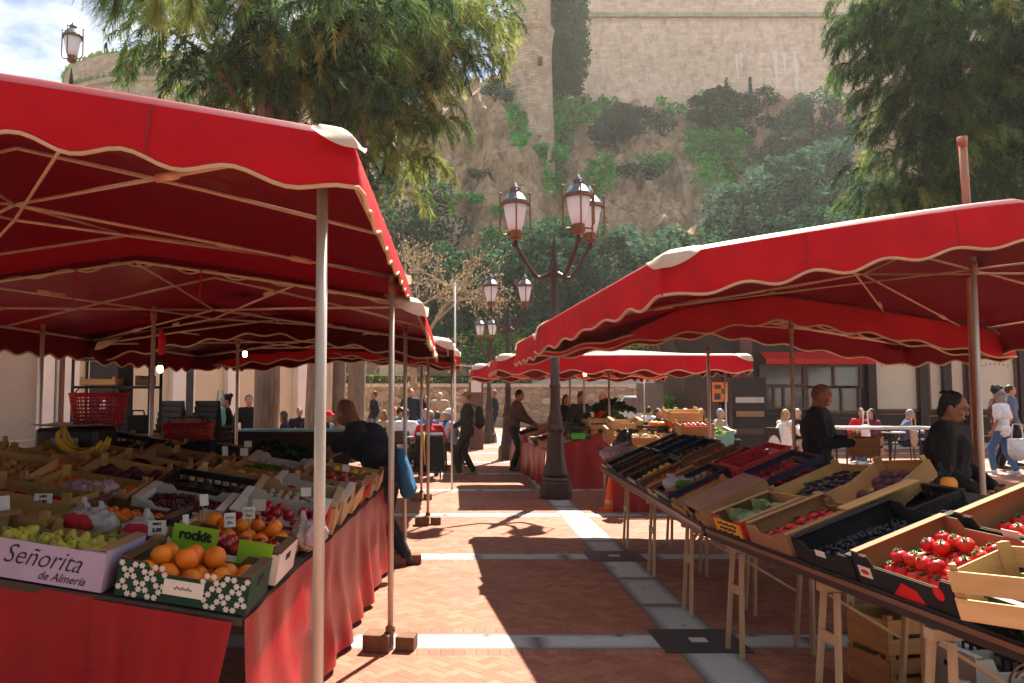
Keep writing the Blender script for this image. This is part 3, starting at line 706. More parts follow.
# ================================================================== display tables
CLOTHM = M('red_table_cloth', (.30, .004, .011), .36, .14, 3, bump=.25, bscale=9, trans=.06, tcol=(.7, .02, .03), spec=.3)
PALEWOOD = M('pale_trestle_wood', (.47, .33, .20), .65, .2, 5, bump=.15, bscale=40, stretch=(1, 1, .12))
BOARD = M('dark_board', (.05, .035, .028), .6, .3, 6)
RAIL = M('black_rail', (.015, .015, .017), .4, .2)
TH_L = math.atan(.16)
def EL(Y): return -.80 + (Y - 3.1) * .040
def LM(Y, d, rz=0.0, lift=0.0):
    return Matrix.Translation((EL(Y) - d * math.cos(TH_L), Y, .80 + d * math.sin(TH_L))) @ Matrix.Rotation(TH_L, 4, 'Y') @ Matrix.Rotation(rz, 4, 'Z') @ Matrix.Translation((0, 0, lift))
t = thing('display_table', 'long sloping display table under a glossy red cloth along the aisle', 'table', (0, 0, 0))
m = MB(); pts = [LM(3.1, 0) @ Vector((0, 0, -.006)), LM(3.1, 2.55) @ Vector((0, 0, -.006)), LM(7.6, 2.75) @ Vector((0, 0, -.006)), LM(7.6, 0) @ Vector((0, 0, -.006))]
m.add(pts + [p - Vector((0, 0, .03)) for p in pts], [(0, 1, 2, 3), (4, 5, 6, 7), (0, 1, 5, 4), (1, 2, 6, 5), (2, 3, 7, 6), (3, 0, 4, 7)]); m.build('board', BOARD, t)
def skirt(p0, p1, zt, zb, nrm, amp, folds, seed, slant0=0, slant1=0, nu=110):
    p0, p1 = Vector(p0), Vector(p1); nrm = Vector(nrm)
    def fn(u, v):
        a = p0.lerp(p1, u); f = (1 - v); z = zt(u) if callable(zt) else zt
        s = u * folds * 6.283
        w = amp * (.15 + .85 * v) * (math.sin(s + 1.3 * noise.noise(Vector((u * 5, seed, v * 1.5))) * 2) * .5 + noise.noise(Vector((u * folds * 1.3, seed, v * .7))) * .9)
        uu = (slant0 * v * (1 - u) - slant1 * v * u)
        return a + (p1 - p0).normalized() * uu + nrm * (w + .05 * v * .6) + Vector((0, 0, z * f + zb * v - a.z))
    m = MB(); m.grid(fn, nu, 26); return m
skirt((EL(3.12) + .006, 3.12, 0), (EL(7.62) + .006, 7.62, 0), .785, .05, (1, -.03, 0), .06, 9, 3).build('side_skirt', CLOTHM, t, True)
skirt((EL(3.1) - .03, 3.085, 0), (EL(3.1) - .56, 3.085, 0), lambda u: .785 + u * .085, .03, (0, -1, 0), .03, 2.2, 5, .16, 0, 50).build('front_skirt', CLOTHM, t, True)
skirt((EL(3.1) - .565, 3.10, 0), (EL(3.1) - 2.4, 3.10, 0), lambda u: .875 + u * .29, .03, (0, -1, 0), .035, 5, 6).build('front_skirt', CLOTHM, t, True)
skirt((EL(3.1) - .03, 3.12, 0), (EL(3.1) - .03, 3.119, 0), .785, .784, (1, 0, 0), 0, 1, 1, 0, 0, 1).build('hem', CLOTHM, t)
m = MB(); m.tube([(-1.02, 3.28, .74), (-.93, 3.24, 0)], .017, 8); m.build('leg', GALV, t, True)
m = MB(); m.tube([(-1.75, 3.3, .84), (-1.0, 3.3, .32)], .013, 8); m.build('brace', GALV, t, True)
for y in (5.2, 7.3):
    for x in (-1.0, -2.6): m = MB(); m.tube([(x, y, .78 if x > -2 else 1.04), (x, y, 0)], .017, 8); m.build('leg', GALV, t, True)

TH_R = R(19)
RA0, RAA = Vector((2.06, 2.62, .74)), math.atan(.135)
RB0, RBA = Vector((1.69, 5.36, .74)), -math.atan(.03)
def RMx(tab, tt, d, rz=0.0, lift=0.0):
    o, a = (RA0, RAA) if tab == 'A' else (RB0, RBA)
    return Matrix.Translation(o) @ Matrix.Rotation(a, 4, 'Z') @ Matrix.Translation((0, tt, 0)) @ Matrix.Rotation(-TH_R, 4, 'Y') @ Matrix.Translation((d, 0, lift)) @ Matrix.Rotation(rz, 4, 'Z')
for tab, ln, lab in (('A', 2.72, 'near sloping display board with a black front rail, holding tomatoes'), ('B', 4.35, 'far sloping display board with a black front rail, crowded with dark crates')):
    o, a = (RA0, RAA) if tab == 'A' else (RB0, RBA)
    t = thing('display_table', lab, 'table', o, a)
    m = MB(); m.box((.56, ln / 2, -.02), (1.12, ln, .025), None); m.xf(Matrix.Rotation(-TH_R, 4, 'Y')); m.build('board', BOARD, t)
    m = MB(); m.box((-.012, ln / 2, .0), (.03, ln, .075)); m.build('front_rail', RAIL, t, bevel=.006)
    m = MB(); m.box((-.034, ln / 2, .012), (.010, ln, .022)); m.build('trim', M('brown_trim', (.16, .09, .06), .35, .2, metal=.4), t)
    m = MB(); m.box((1.02, ln / 2, .30), (.05, ln - .1, .06)); m.build('back_rail', PALEWOOD, t)
    for y in (.25, ln - .25): m = MB(); m.box((1.02, y, -.22), (.05, .05, .98)); m.build('back_leg', PALEWOOD, t)
def trestle(x, y, rz, label):
    t = thing('trestle', label, 'trestle', (x, y, .012), rz, 'pale wooden trestles under the black edged display')
    m = MB(); m.box((.28, 0, .655), (.62, .06, .05)); m.build('top_beam', PALEWOOD, t, bevel=.004)
    for s in (-1, 1):
        for xx in (.03, .50):
            m = MB(); m.beam((xx, s * .055, .635), (xx - .03, s * .095, 0), .034, .022, (1, 0, 0)); m.build('leg', PALEWOOD, t, bevel=.003)
    m = MB(); m.beam((.012, -.075, .40), (.012, .075, .40), .02, .05); m.build('rung', PALEWOOD, t); m = MB(); m.beam((.05, .05, .60), (.46, .07, .36), .018, .014); m.build('diagonal', PALEWOOD, t)
for x, y, rz, l in ((1.98, 3.35, RAA, 'trestle standing beside the cherry printed carton under the board'), (1.90, 4.15, RAA, 'second trestle from the camera, dark paving showing between its legs'), (1.78, 5.15, RAA, 'trestle where the two black railed boards meet'),
                    (1.76, 6.1, 0, 'trestle just beyond the joint of the two boards'), (1.80, 7.35, 0, 'trestle in the patch of sun past the dark cover'), (1.86, 8.7, 0, 'last trestle next to the orange traffic cone')):
    trestle(x, y, rz, l)

# ================================================================== crates
CW = [M('crate_veneer', (.48, .255, .09), .7, .25, 4, bump=.2, bscale=50, rv=.18, stretch=(.3, 1, 3)), M('crate_pale_veneer', (.58, .37, .17), .7, .2, 4, bump=.2, bscale=50, rv=.15, stretch=(.3, 1, 3))]
def cardm(n, c): return M(n, c, .8, .12, 3, rv=.12)
KRAFT = cardm('kraft_card', (.34, .19, .085)); CWHITE = cardm('white_card', (.62, .57, .50)); CGREEN = cardm('dark_green_card', (.008, .045, .028)); CLILAC = cardm('lilac_card', (.43, .36, .52)); CLIME = cardm('lime_card', (.28, .52, .02))
CRED = cardm('red_card', (.45, .015, .02)); CBLACKC = cardm('black_card', (.012, .012, .014)); CBROWN = cardm('brown_card', (.14, .07, .035)); CPURP = cardm('purple_card', (.10, .08, .16)); CBLUE = cardm('blue_card', (.015, .06, .14)); CTAN = cardm('tan_card', (.50, .33, .17))
def plm(n, c): return M(n, c, .38, .08, 6, rv=.08, spec=.5)
PNAVY = plm('navy_plastic', (.008, .014, .04)); PBLACK = plm('black_plastic', (.012, .012, .014)); PRED = plm('red_plastic', (.40, .012, .02)); PGREEN = plm('dark_green_plastic', (.01, .03, .022)); PBROWN = plm('brown_plastic', (.06, .03, .02))
PROTO = {}
def _wood(t, lx, ly, h, mat):
    th = .008
    for s in (-1, 1):
        m = MB()
        if h > .16:
            for k in range(2): m.bbox((-lx / 2, s * ly / 2 - th / 2, h * (.04 + .52 * k)), (lx / 2, s * ly / 2 + th / 2, h * (.44 + .52 * k)))
        else: m.bbox((-lx / 2, s * ly / 2 - th / 2, .012), (lx / 2, s * ly / 2 + th / 2, h * .84))
        m.build('side_board', mat, t)
        m = MB(); m.bbox((s * lx / 2 - th / 2, -ly / 2 + th, .012), (s * lx / 2 + th / 2, ly / 2 - th, h * .92)); m.build('end_board', mat, t)
        for q in (-1, 1):
            m = MB(); x, y = s * (lx / 2 - .006), q * (ly / 2 - .006)
            m.prism([(x, y), (x - s * .034, y), (x, y - q * .034)], 'z', .006, h + .014); m.build('corner_post', mat, t)
    m = MB()
    n = max(3, int(ly / .07))
    for k in range(n):
        y = -ly / 2 + ly * (k + .5) / n; m.bbox((-lx / 2, y - ly / n * .42, .002), (lx / 2, y + ly / n * .42, .010))
    m.build('base_slats', mat, t)
def _card(t, lx, ly, h, mats):
    out, inn = mats if isinstance(mats, tuple) else (mats, mats); th = .007
    for s in (-1, 1):
        # long walls with a dipped middle, double thickness: outside printed, inside plain
        pts = [(-lx / 2, 0), (lx / 2, 0), (lx / 2, h), (lx / 2 - .10, h), (lx / 2 - .13, h * .74), (-lx / 2 + .13, h * .74), (-lx / 2 + .10, h), (-lx / 2, h)]
        m = MB(); m.prism(pts, 'y', s * ly / 2, s * (ly / 2 - th)); m.build('side_wall', out, t)
        m = MB(); m.prism([(x * .985, z + .004) for x, z in pts], 'y', s * (ly / 2 - th - .001), s * (ly / 2 - th - .003)); m.build('wall_lining', inn, t)
        hp = [(-ly / 2 + .002, 0), (ly / 2 - .002, 0), (ly / 2 - .002, h * 1.06), (-ly / 2 + .002, h * 1.06)]
        m = MB(); m.prism(hp, 'x', s * lx / 2, s * (lx / 2 - th)); m.build('end_wall', out, t)
        m = MB(); m.prism([(y * .96, z) for y, z in hp], 'x', s * (lx / 2 - th - .001), s * (lx / 2 - th - .003)); m.build('wall_lining', inn, t)
        m = MB(); m.box((s * (lx / 2 - .02), 0, h * 1.06 + .002), (.046, ly - .006, .004)); m.build('top_flap', inn, t)
        m = MB(); m.box((s * (lx / 2 + .0015), 0, h * .72), (.004, .09, .026)); m.build('hand_hole', CBLACKC, t)
    m = MB(); m.box((0, 0, .004), (lx - .01, ly - .01, .006)); m.build('base', inn, t)
def _plastic(t, lx, ly, h, mat):
    th = .009
    def wall(p0, p1, name):
        p0, p1 = Vector(p0), Vector(p1); d = p1 - p0; L = d.length; m = MB()
        for z, hh in ((.02, .04), (h * .52, .014), (h - .018, .036)): m.beam(p0 + Vector((0, 0, z)), p1 + Vector((0, 0, z)), th, hh)
        n = max(4, int(L / .055))
        for k in range(n + 1): q = p0.lerp(p1, k / n); m.beam(q + Vector((0, 0, .004)), q + Vector((0, 0, h)), .014, th * .9, d)
        m.build(name, mat, t)
    for s in (-1, 1):
        wall((-lx / 2, s * ly / 2, 0), (lx / 2, s * ly / 2, 0), 'side_wall'); wall((s * lx / 2, -ly / 2, 0), (s * lx / 2, ly / 2, 0), 'end_wall')
    m = MB(); m.box((0, 0, .006), (lx, ly, .01)); m.build('base', mat, t)
    m = MB()
    for s in (-1, 1): m.box((0, s * ly / 2, h), (lx + .03, .022, .012)); m.box((s * lx / 2, 0, h + .001), (.022, ly + .03, .012))
    m.build('rim', mat, t)
CATN = {'wood': ('wooden_crate', 'crate'), 'card': ('cardboard_box', 'box'), 'plastic': ('plastic_crate', 'crate')}
def crate(kind, lx, ly, h, mat, Mx, label, group, fresh=False):
    key = (kind, lx, ly, h, str(mat))
    loc, q, _ = Mx.decompose(); rot = q.to_euler()
    nm, cat = CATN[kind]
    if key in PROTO and not fresh: return dup(PROTO[key], loc, rot, label, group)
    t = thing(nm, label, cat, loc, 0, group, rot)
    {'wood': _wood, 'card': _card, 'plastic': _plastic}[kind](t, lx, ly, h, mat)
    if not fresh: PROTO[key] = t
    return t
# ================================================================== produce
def pm(n, c, r=.4, v=.15, s=22, rv=.12, **k): return M(n, c, r, v, s, rv=rv, **k)
FR = {
 'orange': (pm('orange_peel', (.85, .22, .012), .42, .12, 30, bump=.25, bscale=180), .040, (1, 1, .95)),
 'mandarin': (pm('mandarin_peel', (.75, .17, .01), .4, .15, 30, bump=.2, bscale=180), .030, (1, 1, .82)),
 'lemon': (pm('lemon_peel', (.72, .48, .03), .42, .12, 30, bump=.2, bscale=180), .032, (1.3, 1, 1)),
 'tomato': (pm('tomato_skin', (.52, .012, .008), .32, .15, 12, spec=.35), .036, (1, 1, .78)),
 'small_tomato': (pm('small_tomato_skin', (.50, .02, .01), .22, .2, 12, spec=.5), .024, (1, 1, .9)),
 'apple': (pm('apple_skin', (.36, .015, .02), .25, .45, 25, spec=.5), .034, (1, 1, .92)),
 'green_apple': (pm('green_apple_skin', (.28, .40, .05), .28, .2, 12), .034, (1, 1, .92)),
 'pear': (pm('pear_skin', (.52, .44, .06), .4, .25, 18), .026, (1, 1, 1)),
 'potato': (pm('potato_skin', (.30, .18, .085), .75, .25, 20), .033, (1.35, 1, .85)),
 'onion': (pm('onion_skin', (.40, .19, .06), .45, .25, 12, stretch=(1, 1, .2)), .034, (1, 1, .9)),
 'aubergine': (pm('aubergine_skin', (.018, .008, .02), .2, .2), .035, (2.3, 1, 1)),
 'courgette': (pm('courgette_skin', (.025, .07, .012), .35, .4, 25), .022, (3.6, 1, 1)),
 'red_pepper': (pm('red_pepper_skin', (.42, .012, .01), .2, .2), .038, (1.25, 1, 1)),
 'avocado': (pm('avocado_skin', (.02, .035, .015), .5, .4), .032, (1.35, 1, 1)),
 'beetroot': (pm('beetroot_skin', (.07, .012, .025), .6, .3), .036, (1, 1, 1)),
 'pumpkin': (pm('pumpkin_skin', (.75, .20, .02), .45, .15, 8), .10, (1, 1, .78)),
 'mushroom': (pm('mushroom_cap', (.45, .36, .27), .7, .2), .026, (1, 1, .7)),
}
STALK = M('green_stalk', (.06, .16, .03), .6, .2)
FPROTO = {}
def fruit_proto(kind):
    mat, r, sc = FR[kind]; m = MB(); hi = kind in ('orange', 'tomato', 'pumpkin')
    m.ell((0, 0, 0), (r * sc[0], r * sc[1], r * sc[2]), 16 if hi else 11, 10 if hi else 8); out = []
    for x, y, z in m.v:
        p = Vector((x, y, z)); a = math.atan2(y, x); k = 1 + .05 * noise.noise(p * (2.2 / r) + Vector((len(kind), 0, 0)))
        if kind == 'tomato': k *= 1 + .05 * math.cos(5 * a) * (.4 + .6 * max(0, z / r))
        if kind == 'pumpkin': k *= 1 + .07 * math.cos(10 * a)
        if kind == 'red_pepper': k *= 1 + .12 * math.cos(4 * math.atan2(z, y))
        if kind == 'pear': p = Vector((x * (1 - .35 * max(0, z / r)), y * (1 - .35 * max(0, z / r)), z * (1.5 if z > 0 else 1)))
        p = p * k
        if kind in ('tomato', 'apple', 'green_apple', 'orange', 'pumpkin', 'mandarin'):
            rr = math.hypot(p.x, p.y) / r
            if z > 0: p.z -= r * .22 * max(0, 1 - rr * 2.2)
        out.append(tuple(p))
    m.v = out
    o = bpy.data.objects.new(kind, m.mesh(kind, mat, True)); COL.objects.link(o)
    if kind in ('tomato', 'pumpkin', 'pear', 'aubergine'):
        q = MB()
        if kind == 'tomato':
            for k in range(5):
                a = k * 1.257; d = Vector((math.cos(a), math.sin(a), 0)); n_ = Vector((-d.y, d.x, 0)); z = r * .72
                q.add([Vector((0, 0, z)) + n_ * .003, Vector((0, 0, z)) - n_ * .003, d * r * .3 - n_ * .004 + Vector((0, 0, z + .008)), d * r * .55 + Vector((0, 0, z + .001)), d * r * .3 + n_ * .004 + Vector((0, 0, z + .008))], [(0, 1, 2, 3, 4)])
            q.tube([(0, 0, r * .62), (.002, 0, r * .62 + .016)], .003, 6)
        elif kind == 'pumpkin': q.tube([(0, 0, r * .5), (.01, 0, r * 1.0), (.03, 0, r * 1.15)], [.016, .012, .014], 8)
        elif kind == 'aubergine': q.tube([(r * 2.1, 0, 0), (r * 2.5, 0, 0), (r * 2.9, .01, .01)], [r * .7, r * .4, .006], 8)
        else: q.tube([(0, 0, r * 1.35), (.004, 0, r * 1.75)], .0025, 5)
        q.build('stalk', STALK, o, True)
    tag(o, kind, kind.replace('_', ' ')); return o
def fruit(kind, p, label, group, scale=1.0, rot=None):
    rot = rot or (rnd.uniform(-.9, .9), rnd.uniform(-.9, .9), rnd.uniform(0, 6.28))
    if kind not in FPROTO:
        o = fruit_proto(kind); FPROTO[kind] = o; o.location = p; o.rotation_euler = rot; o.scale = (scale,) * 3
        tag(o, label, None, group); return o
    return dup(FPROTO[kind], p, rot, label, group, scale)
def fill(Mx, lx, ly, h, kind, label, group, rows=1, size=1.0, frac=1.0, z0=None):
    """pack fruit on a crate floor in a staggered grid, then a looser second layer"""
    mat, r, sc = FR[kind]; r *= size; sx, sy = 2.02 * r * sc[0], 2.02 * r * sc[1]
    n = max(1, int((lx - .04) / sx)); k = max(1, int((ly - .03) / sy)); z = z0 if z0 is not None else max(r * sc[2] + .012, h * .62)
    flat = sc[0] > 1.2; a0 = rnd.random() < .5
    for lay in range(rows):
        nn, kk = n - lay, k - lay
        for i in range(nn):
            for j in range(kk):
                if rnd.random() > (frac if lay == 0 else frac * .62): continue
                x = (i - (nn - 1) / 2) * sx + rnd.uniform(-.15, .15) * r; y = (j - (kk - 1) / 2) * sy + rnd.uniform(-.15, .15) * r
                p = Mx @ Vector((x, y, z + lay * r * 1.45 + rnd.uniform(-.12, .12) * r))
                up = Mx.to_quaternion().to_euler() if flat or kind == 'tomato' else None
                if up is not None:
                    up = (Mx.to_3x3().normalized() @ Euler((rnd.uniform(-.35, .35), rnd.uniform(-.35, .35), rnd.uniform(-.2, .2) if flat else rnd.uniform(0, 6))).to_matrix()).to_euler()
                fruit(kind, p, label, group, size * rnd.uniform(.9, 1.08), up)
# leafy and loose contents: heaps nobody would count
def leafm(n, c, v=.35): return M(n, c, .55, v, 14, trans=.25, rv=.0)
LEAF = {'salad': leafm('salad_leaf', (.10, .24, .03)), 'dark_greens': leafm('dark_greens', (.018, .06, .015)), 'pale_lettuce': leafm('pale_lettuce', (.28, .40, .10)), 'herbs': leafm('herb_leaf', (.03, .10, .02)), 'red_leaf': leafm('red_leaf', (.12, .015, .03)), 'dry': leafm('dry_brown', (.14, .07, .03))}
def leafheap(name, label, cat, Mx, lx, ly, z, hh, mat, n=160, size=.05, kind='stuff'):
    m = MB()
    for _ in range(n):
        x, y = rnd.uniform(-.5, .5), rnd.uniform(-.5, .5); f = (1 - (2 * x) ** 2) * (1 - (2 * y) ** 2)
        c = Vector((x * lx, y * ly, z + hh * f * rnd.uniform(.5, 1.0))); e = Euler((rnd.uniform(-1.1, 1.1), rnd.uniform(-1.1, 1.1), rnd.uniform(0, 6.3))).to_matrix(); s = size * rnd.uniform(.6, 1.3)
        pts = [(0, -.6, 0), (.35, -.2, .12), (.42, .3, .05), (.1, .75, -.1), (-.1, .75, .0), (-.42, .3, .12), (-.33, -.2, .02)]
        m.add([c + e @ (Vector(p) * s) for p in pts] , [(0, 1, 2, 3, 4, 5, 6)])
    me = m.mesh(name, mat, False, False); o = bpy.data.objects.new(name, me); COL.objects.link(o); o.matrix_world = Mx
    tag(o, label, cat, None, kind); return o
def cherryheap(name, label, cat, Mx, lx, ly, z, hh, mat, n=260, r=.012, kind='stuff'):
    m = MB()
    for _ in range(n):
        x, y = rnd.uniform(-.5, .5), rnd.uniform(-.5, .5); f = (1 - (2 * x) ** 2) * (1 - (2 * y) ** 2)
        m.ell((x * lx, y * ly, z + hh * f * rnd.uniform(.7, 1)), r * rnd.uniform(.8, 1.2), 6, 5)
    me = m.mesh(name, mat, True, False); o = bpy.data.objects.new(name, me); COL.objects.link(o); o.matrix_world = Mx; tag(o, label, cat, None, kind); return o
CABM = M('cabbage_leaf', (.22, .30, .13), .5, .3, 9, trans=.12); CABD = M('dark_cabbage_leaf', (.05, .12, .05), .5, .35, 9)
_cab = {}
def cabbage(p, label, group, mat=None, r=.075, flower=False):
    mat = mat or CABM; key = (mat.name, flower)
    if key not in _cab:
        t = thing('cauliflower' if flower else 'cabbage', label, 'cauliflower' if flower else 'cabbage', p, 0, group)
        m = MB()
        if flower:
            for i in range(60):
                a, z = rnd.uniform(0, 6.28), rnd.uniform(.0, 1); q = math.sqrt(1 - z * z * .8) * .055; m.ell((math.cos(a) * q, math.sin(a) * q, .02 + z * .045), .014, 7, 5)
            m.build('head', M('cauliflower_curd', (.66, .60, .46), .7, .1), t, True)
        else: m.ell((0, 0, 0), (.058, .058, .052), 14, 10); m.build('head', mat, t, True)
        for k in range(7):
            a = k * .9 + .3; q = MB()
            def fn(u, v, a=a):
                th = a + (u - .5) * 1.5 * math.sin(min(1, v * 1.3) * 1.57); rr = .045 + .035 * v + .006 * math.sin(u * 25); return (rr * math.cos(th), rr * math.sin(th), -.05 + .11 * v - .02 * v * v + .006 * math.sin(u * 30 + a))
            q.grid(fn, 8, 5); q.build('leaf', mat, t, True)
        _cab[key] = t; return t
    return dup(_cab[key], p, (rnd.uniform(-.4, .4), rnd.uniform(-.4, .4), rnd.uniform(0, 6)), label, group, r / .075)
CARDM = M('price_card', (.72, .70, .64), .6, .05); INK = M('ink', (.02, .02, .025), .6); REDINK = M('red_ink', (.45, .02, .02), .6)
def price(px, py, Y, w, h, yaw, label, l1='', l2='', tilt=.15):
    p = at(px, py, Y); t = thing('price_card', label, 'price card', p, yaw, 'price cards stuck between the crates')
    Mt = Euler((-tilt, 0, 0)).to_matrix()
    m = MB(); m.box((0, 0, 0), (w, .003, h), Mt); m.build('card', CARDM, t)
    m = MB(); m.tube([(0, .008, -h * .4), (0, .012, -h * .5 - .10)], .004, 6); m.build('stick', PALEWOOD, t)
    if l1: text(l1, h * .22, INK, t, Mt @ Vector((0, -.003, h * .27)), (pi / 2 - tilt, 0, 0), bold=.001)
    if l2: text(l2, h * .36, INK, t, Mt @ Vector((0, -.003, -h * .14)), (pi / 2 - tilt, 0, 0), bold=.001)
    return t
def scribble(parent, mat, Mloc, w, h, turns, r=.002, seed=0):
    m = MB(); pts = [Mloc @ Vector((w * (i / (turns * 6.) - .5), 0, h * (math.sin(i * 1.35 + seed) * .6 + .4 * math.sin(i * .71 + seed * 2)))) for i in range(turns * 6 + 1)]
    m.tube(pts, r, 5); return m.build('pen_stroke', mat, parent)
PLBAG = M('clear_plastic', (.72, .70, .70), .25, .15, 9, trans=.6, spec=.5); PINKBAG = M('pale_pink_plastic', (.55, .43, .45), .35, .1, 9, trans=.3)
def poly_bag(label, p, r, mat=None, inner=None, kind='plastic bag'):
    t = thing('plastic_bag', label, kind, p, rnd.uniform(-.5, .5)); m = MB(); m.ell((0, 0, -r[2] * .15), (r[0], r[1], r[2] * .75), 18, 12); [m.cap((rnd.uniform(-.5, .5) * r[0], 0, 0), (rnd.uniform(-.9, .9) * r[0], rnd.uniform(-.3, .3) * r[1], r[2] * rnd.uniform(.6, 1.25)), r[2] * .4, r[2] * .12, 7) for _ in range(4)]
    me = remesh(m, mat or PLBAG, 'bag_body', .007, 1, .020, rnd.random() * 9, 30); linkmesh('bag_body', me, t)
    if inner: m = MB(); m.ell((0, -r[1] * .75, -r[2] * .1), (r[0] * .72, r[1] * .45, r[2] * .6), 12, 8); linkmesh('contents', remesh(m, inner, 'contents', .008, 1, .01), t)
    return t
ORD = ['first', 'second', 'third', 'fourth', 'fifth', 'sixth', 'seventh', 'eighth', 'ninth', 'tenth', 'eleventh', 'twelfth']
# ------------------------------------------------ the red clothed display, row by row away from the camera
GL = 'boxes on the red clothed display'
def left(Y, d, kind, lx, ly, h, mat, label, rz=0.0, lift=0.0, fresh=False, tip=0.0):
    Mx = LM(Y + ly / 2, d + lx / 2, rz, lift) @ Matrix.Rotation(tip, 4, 'X'); return crate(kind, lx, ly, h, mat, Mx, label, GL, fresh), Mx
# row 0: printed boxes
c, Mx = left(3.12, .0, 'card', .51, .36, .135, (CGREEN, CBROWN), 'dark green printed box of oranges with a white star pattern', 0, 0, True)
WPR = M('white_print', (.62, .62, .58), .6, .05)
for side in (-1, 1):     # star pattern on both halves of the printed front
    m = MB()
    for i in range(8):
        for j in range(6):
            x = side * (.055 + .026 * i + (.013 if j % 2 else 0)) + side * .02; z = .012 + .0225 * j
            if abs(x) > .252 or z > .128: continue
            if (i + 2 * j) % 3 == 0: continue
            for k in range(3):
                a = k * 1.047; dx, dz = math.cos(a) * .0115, math.sin(a) * .0115; ex, ez = -math.sin(a) * .0035, math.cos(a) * .0035
                y = -.1815 - .0004 * k
                if abs(x) > .14 and z > .125: continue
                m.add([(x - dx - ex, y, z - dz - ez), (x + dx - ex, y, z + dz - ez), (x + dx + ex, y, z + dz + ez), (x - dx + ex, y, z - dz + ez)], [(0, 1, 2, 3)])
    m.build('star_pattern', WPR, c, fix=False)
m = MB(); m.box((.005, -.182, .062), (.155, .003, .058)); m.build('white_label', CARDM, c)
scribble(c, INK, Matrix.Translation((.005, -.1845, .062)), .07, .008, 5, .0014, 2)
fill(Mx, .50, .33, .12, 'orange', 'big shiny orange in the dark green printed box at the display corner', 'oranges in the dark green printed box', 2, 1.12, .95, .075)
c, Mx = left(3.11, .555, 'card', .60, .38, .15, (CLILAC, KRAFT), 'lilac box of yellow pears with black script lettering, at the front of the display', 0, 0, True)
m = MB(); m.box((0, -.1925, .074), (.596, .003, .146)); m.build('lilac_label', CLILAC, c)
text('Señorita', .105, INK, c, (.055, -.1945, .092), (pi / 2, 0, 0), shear=.42, bold=-.001, xs=.86); text('de Almería', .046, INK, c, (.14, -.1945, .030), (pi / 2, 0, 0), shear=.42, xs=.9)
fill(Mx, .56, .34, .14, 'pear', 'yellow pear with a reddish tip in the lilac box', 'yellow pears in the lilac box', 2, 1.1, .9, .07)
c, Mx = left(3.14, 1.18, 'wood', .5, .36, .14, CW[0], 'veneer crate of lemons beside the lilac box, cut by the picture edge')
fill(Mx, .48, .34, .14, 'lemon', 'lemon in the crate beside the lilac box', 'lemons beside the lilac box')
# row 1
c, Mx = left(3.55, .0, 'card', .50, .40, .13, (CWHITE, CBROWN), 'lime green lettered box of small red apples behind the printed orange box', 0, .01, True)
for x, w, z in ((-.13, .20, .175), (.14, .15, .15)):
    m = MB(); m.box((x, -.203, z - .03), (w, .004, .11)); m.build('lime_flap', CLIME, c)
text('rockit', .058, INK, c, (-.13, -.207, .160), (pi / 2, 0, 0), bold=.003, xs=1.0)
fill(Mx, .46, .34, .12, 'apple', 'small red apple in the lime green box', 'apples in the lime green box', 1, .95, .8, .10)
m = MB()
poly_bag('clear bag of red fruit on the crates behind the lilac box', LM(3.72, .92, 0, .13).translation, (.15, .09, .075), None, CRED)
poly_bag('second clear bag of red fruit, closer to the orange box', LM(3.70, .66, 0, .13).translation, (.11, .07, .075), None, CRED)
c, Mx = left(3.56, .53, 'wood', .48, .36, .13, CW[0], 'veneer crate under the clear bags of red fruit')
fill(Mx, .44, .32, .12, 'green_apple', 'green apple under the clear bags', 'green apples under the clear bags', 1, 1, .6, .07)
c, Mx = left(3.56, 1.04, 'wood', .50, .36, .15, CW[0], 'veneer crate with its tall end towards the lilac box, holding onions'); fill(Mx, .46, .32, .13, 'onion', 'brown onion in the crate behind the lilac box', 'onions behind the lilac box', 1, 1, .8, .06)
# row 2
c, Mx = left(3.99, .06, 'wood', .56, .36, .11, CW[1], 'pale crate of loose bright oranges under the price cards'); fill(Mx, .52, .32, .11, 'orange', 'loose bright orange in the pale crate under the price cards', 'oranges in the pale crate', 2, .95, .9, .07)
c, Mx = left(3.98, .66, 'card', .46, .36, .12, (CBLACKC, CBROWN), 'dark open carton of mixed citrus beside the pale orange crate'); fill(Mx, .42, .30, .11, 'mandarin', 'mandarin in the dark open carton', 'mandarins in the dark carton', 1, 1, .8, .07)
c, Mx = left(3.97, 1.16, 'wood', .54, .34, .16, CW[0], 'deep veneer crate with red nets, third row of the display'); fill(Mx, .5, .3, .14, 'red_pepper', 'red pepper in the deep veneer crate', 'red peppers in the deep crate', 1, .95, .7, .06)
c, Mx = left(3.95, 1.74, 'wood', .5, .36, .15, CW[0], 'veneer crate of potatoes in the dim inner corner of the display'); fill(Mx, .46, .32, .13, 'potato', 'potato in the dim inner corner', 'potatoes of the inner corner', 1, 1, .8, .08)
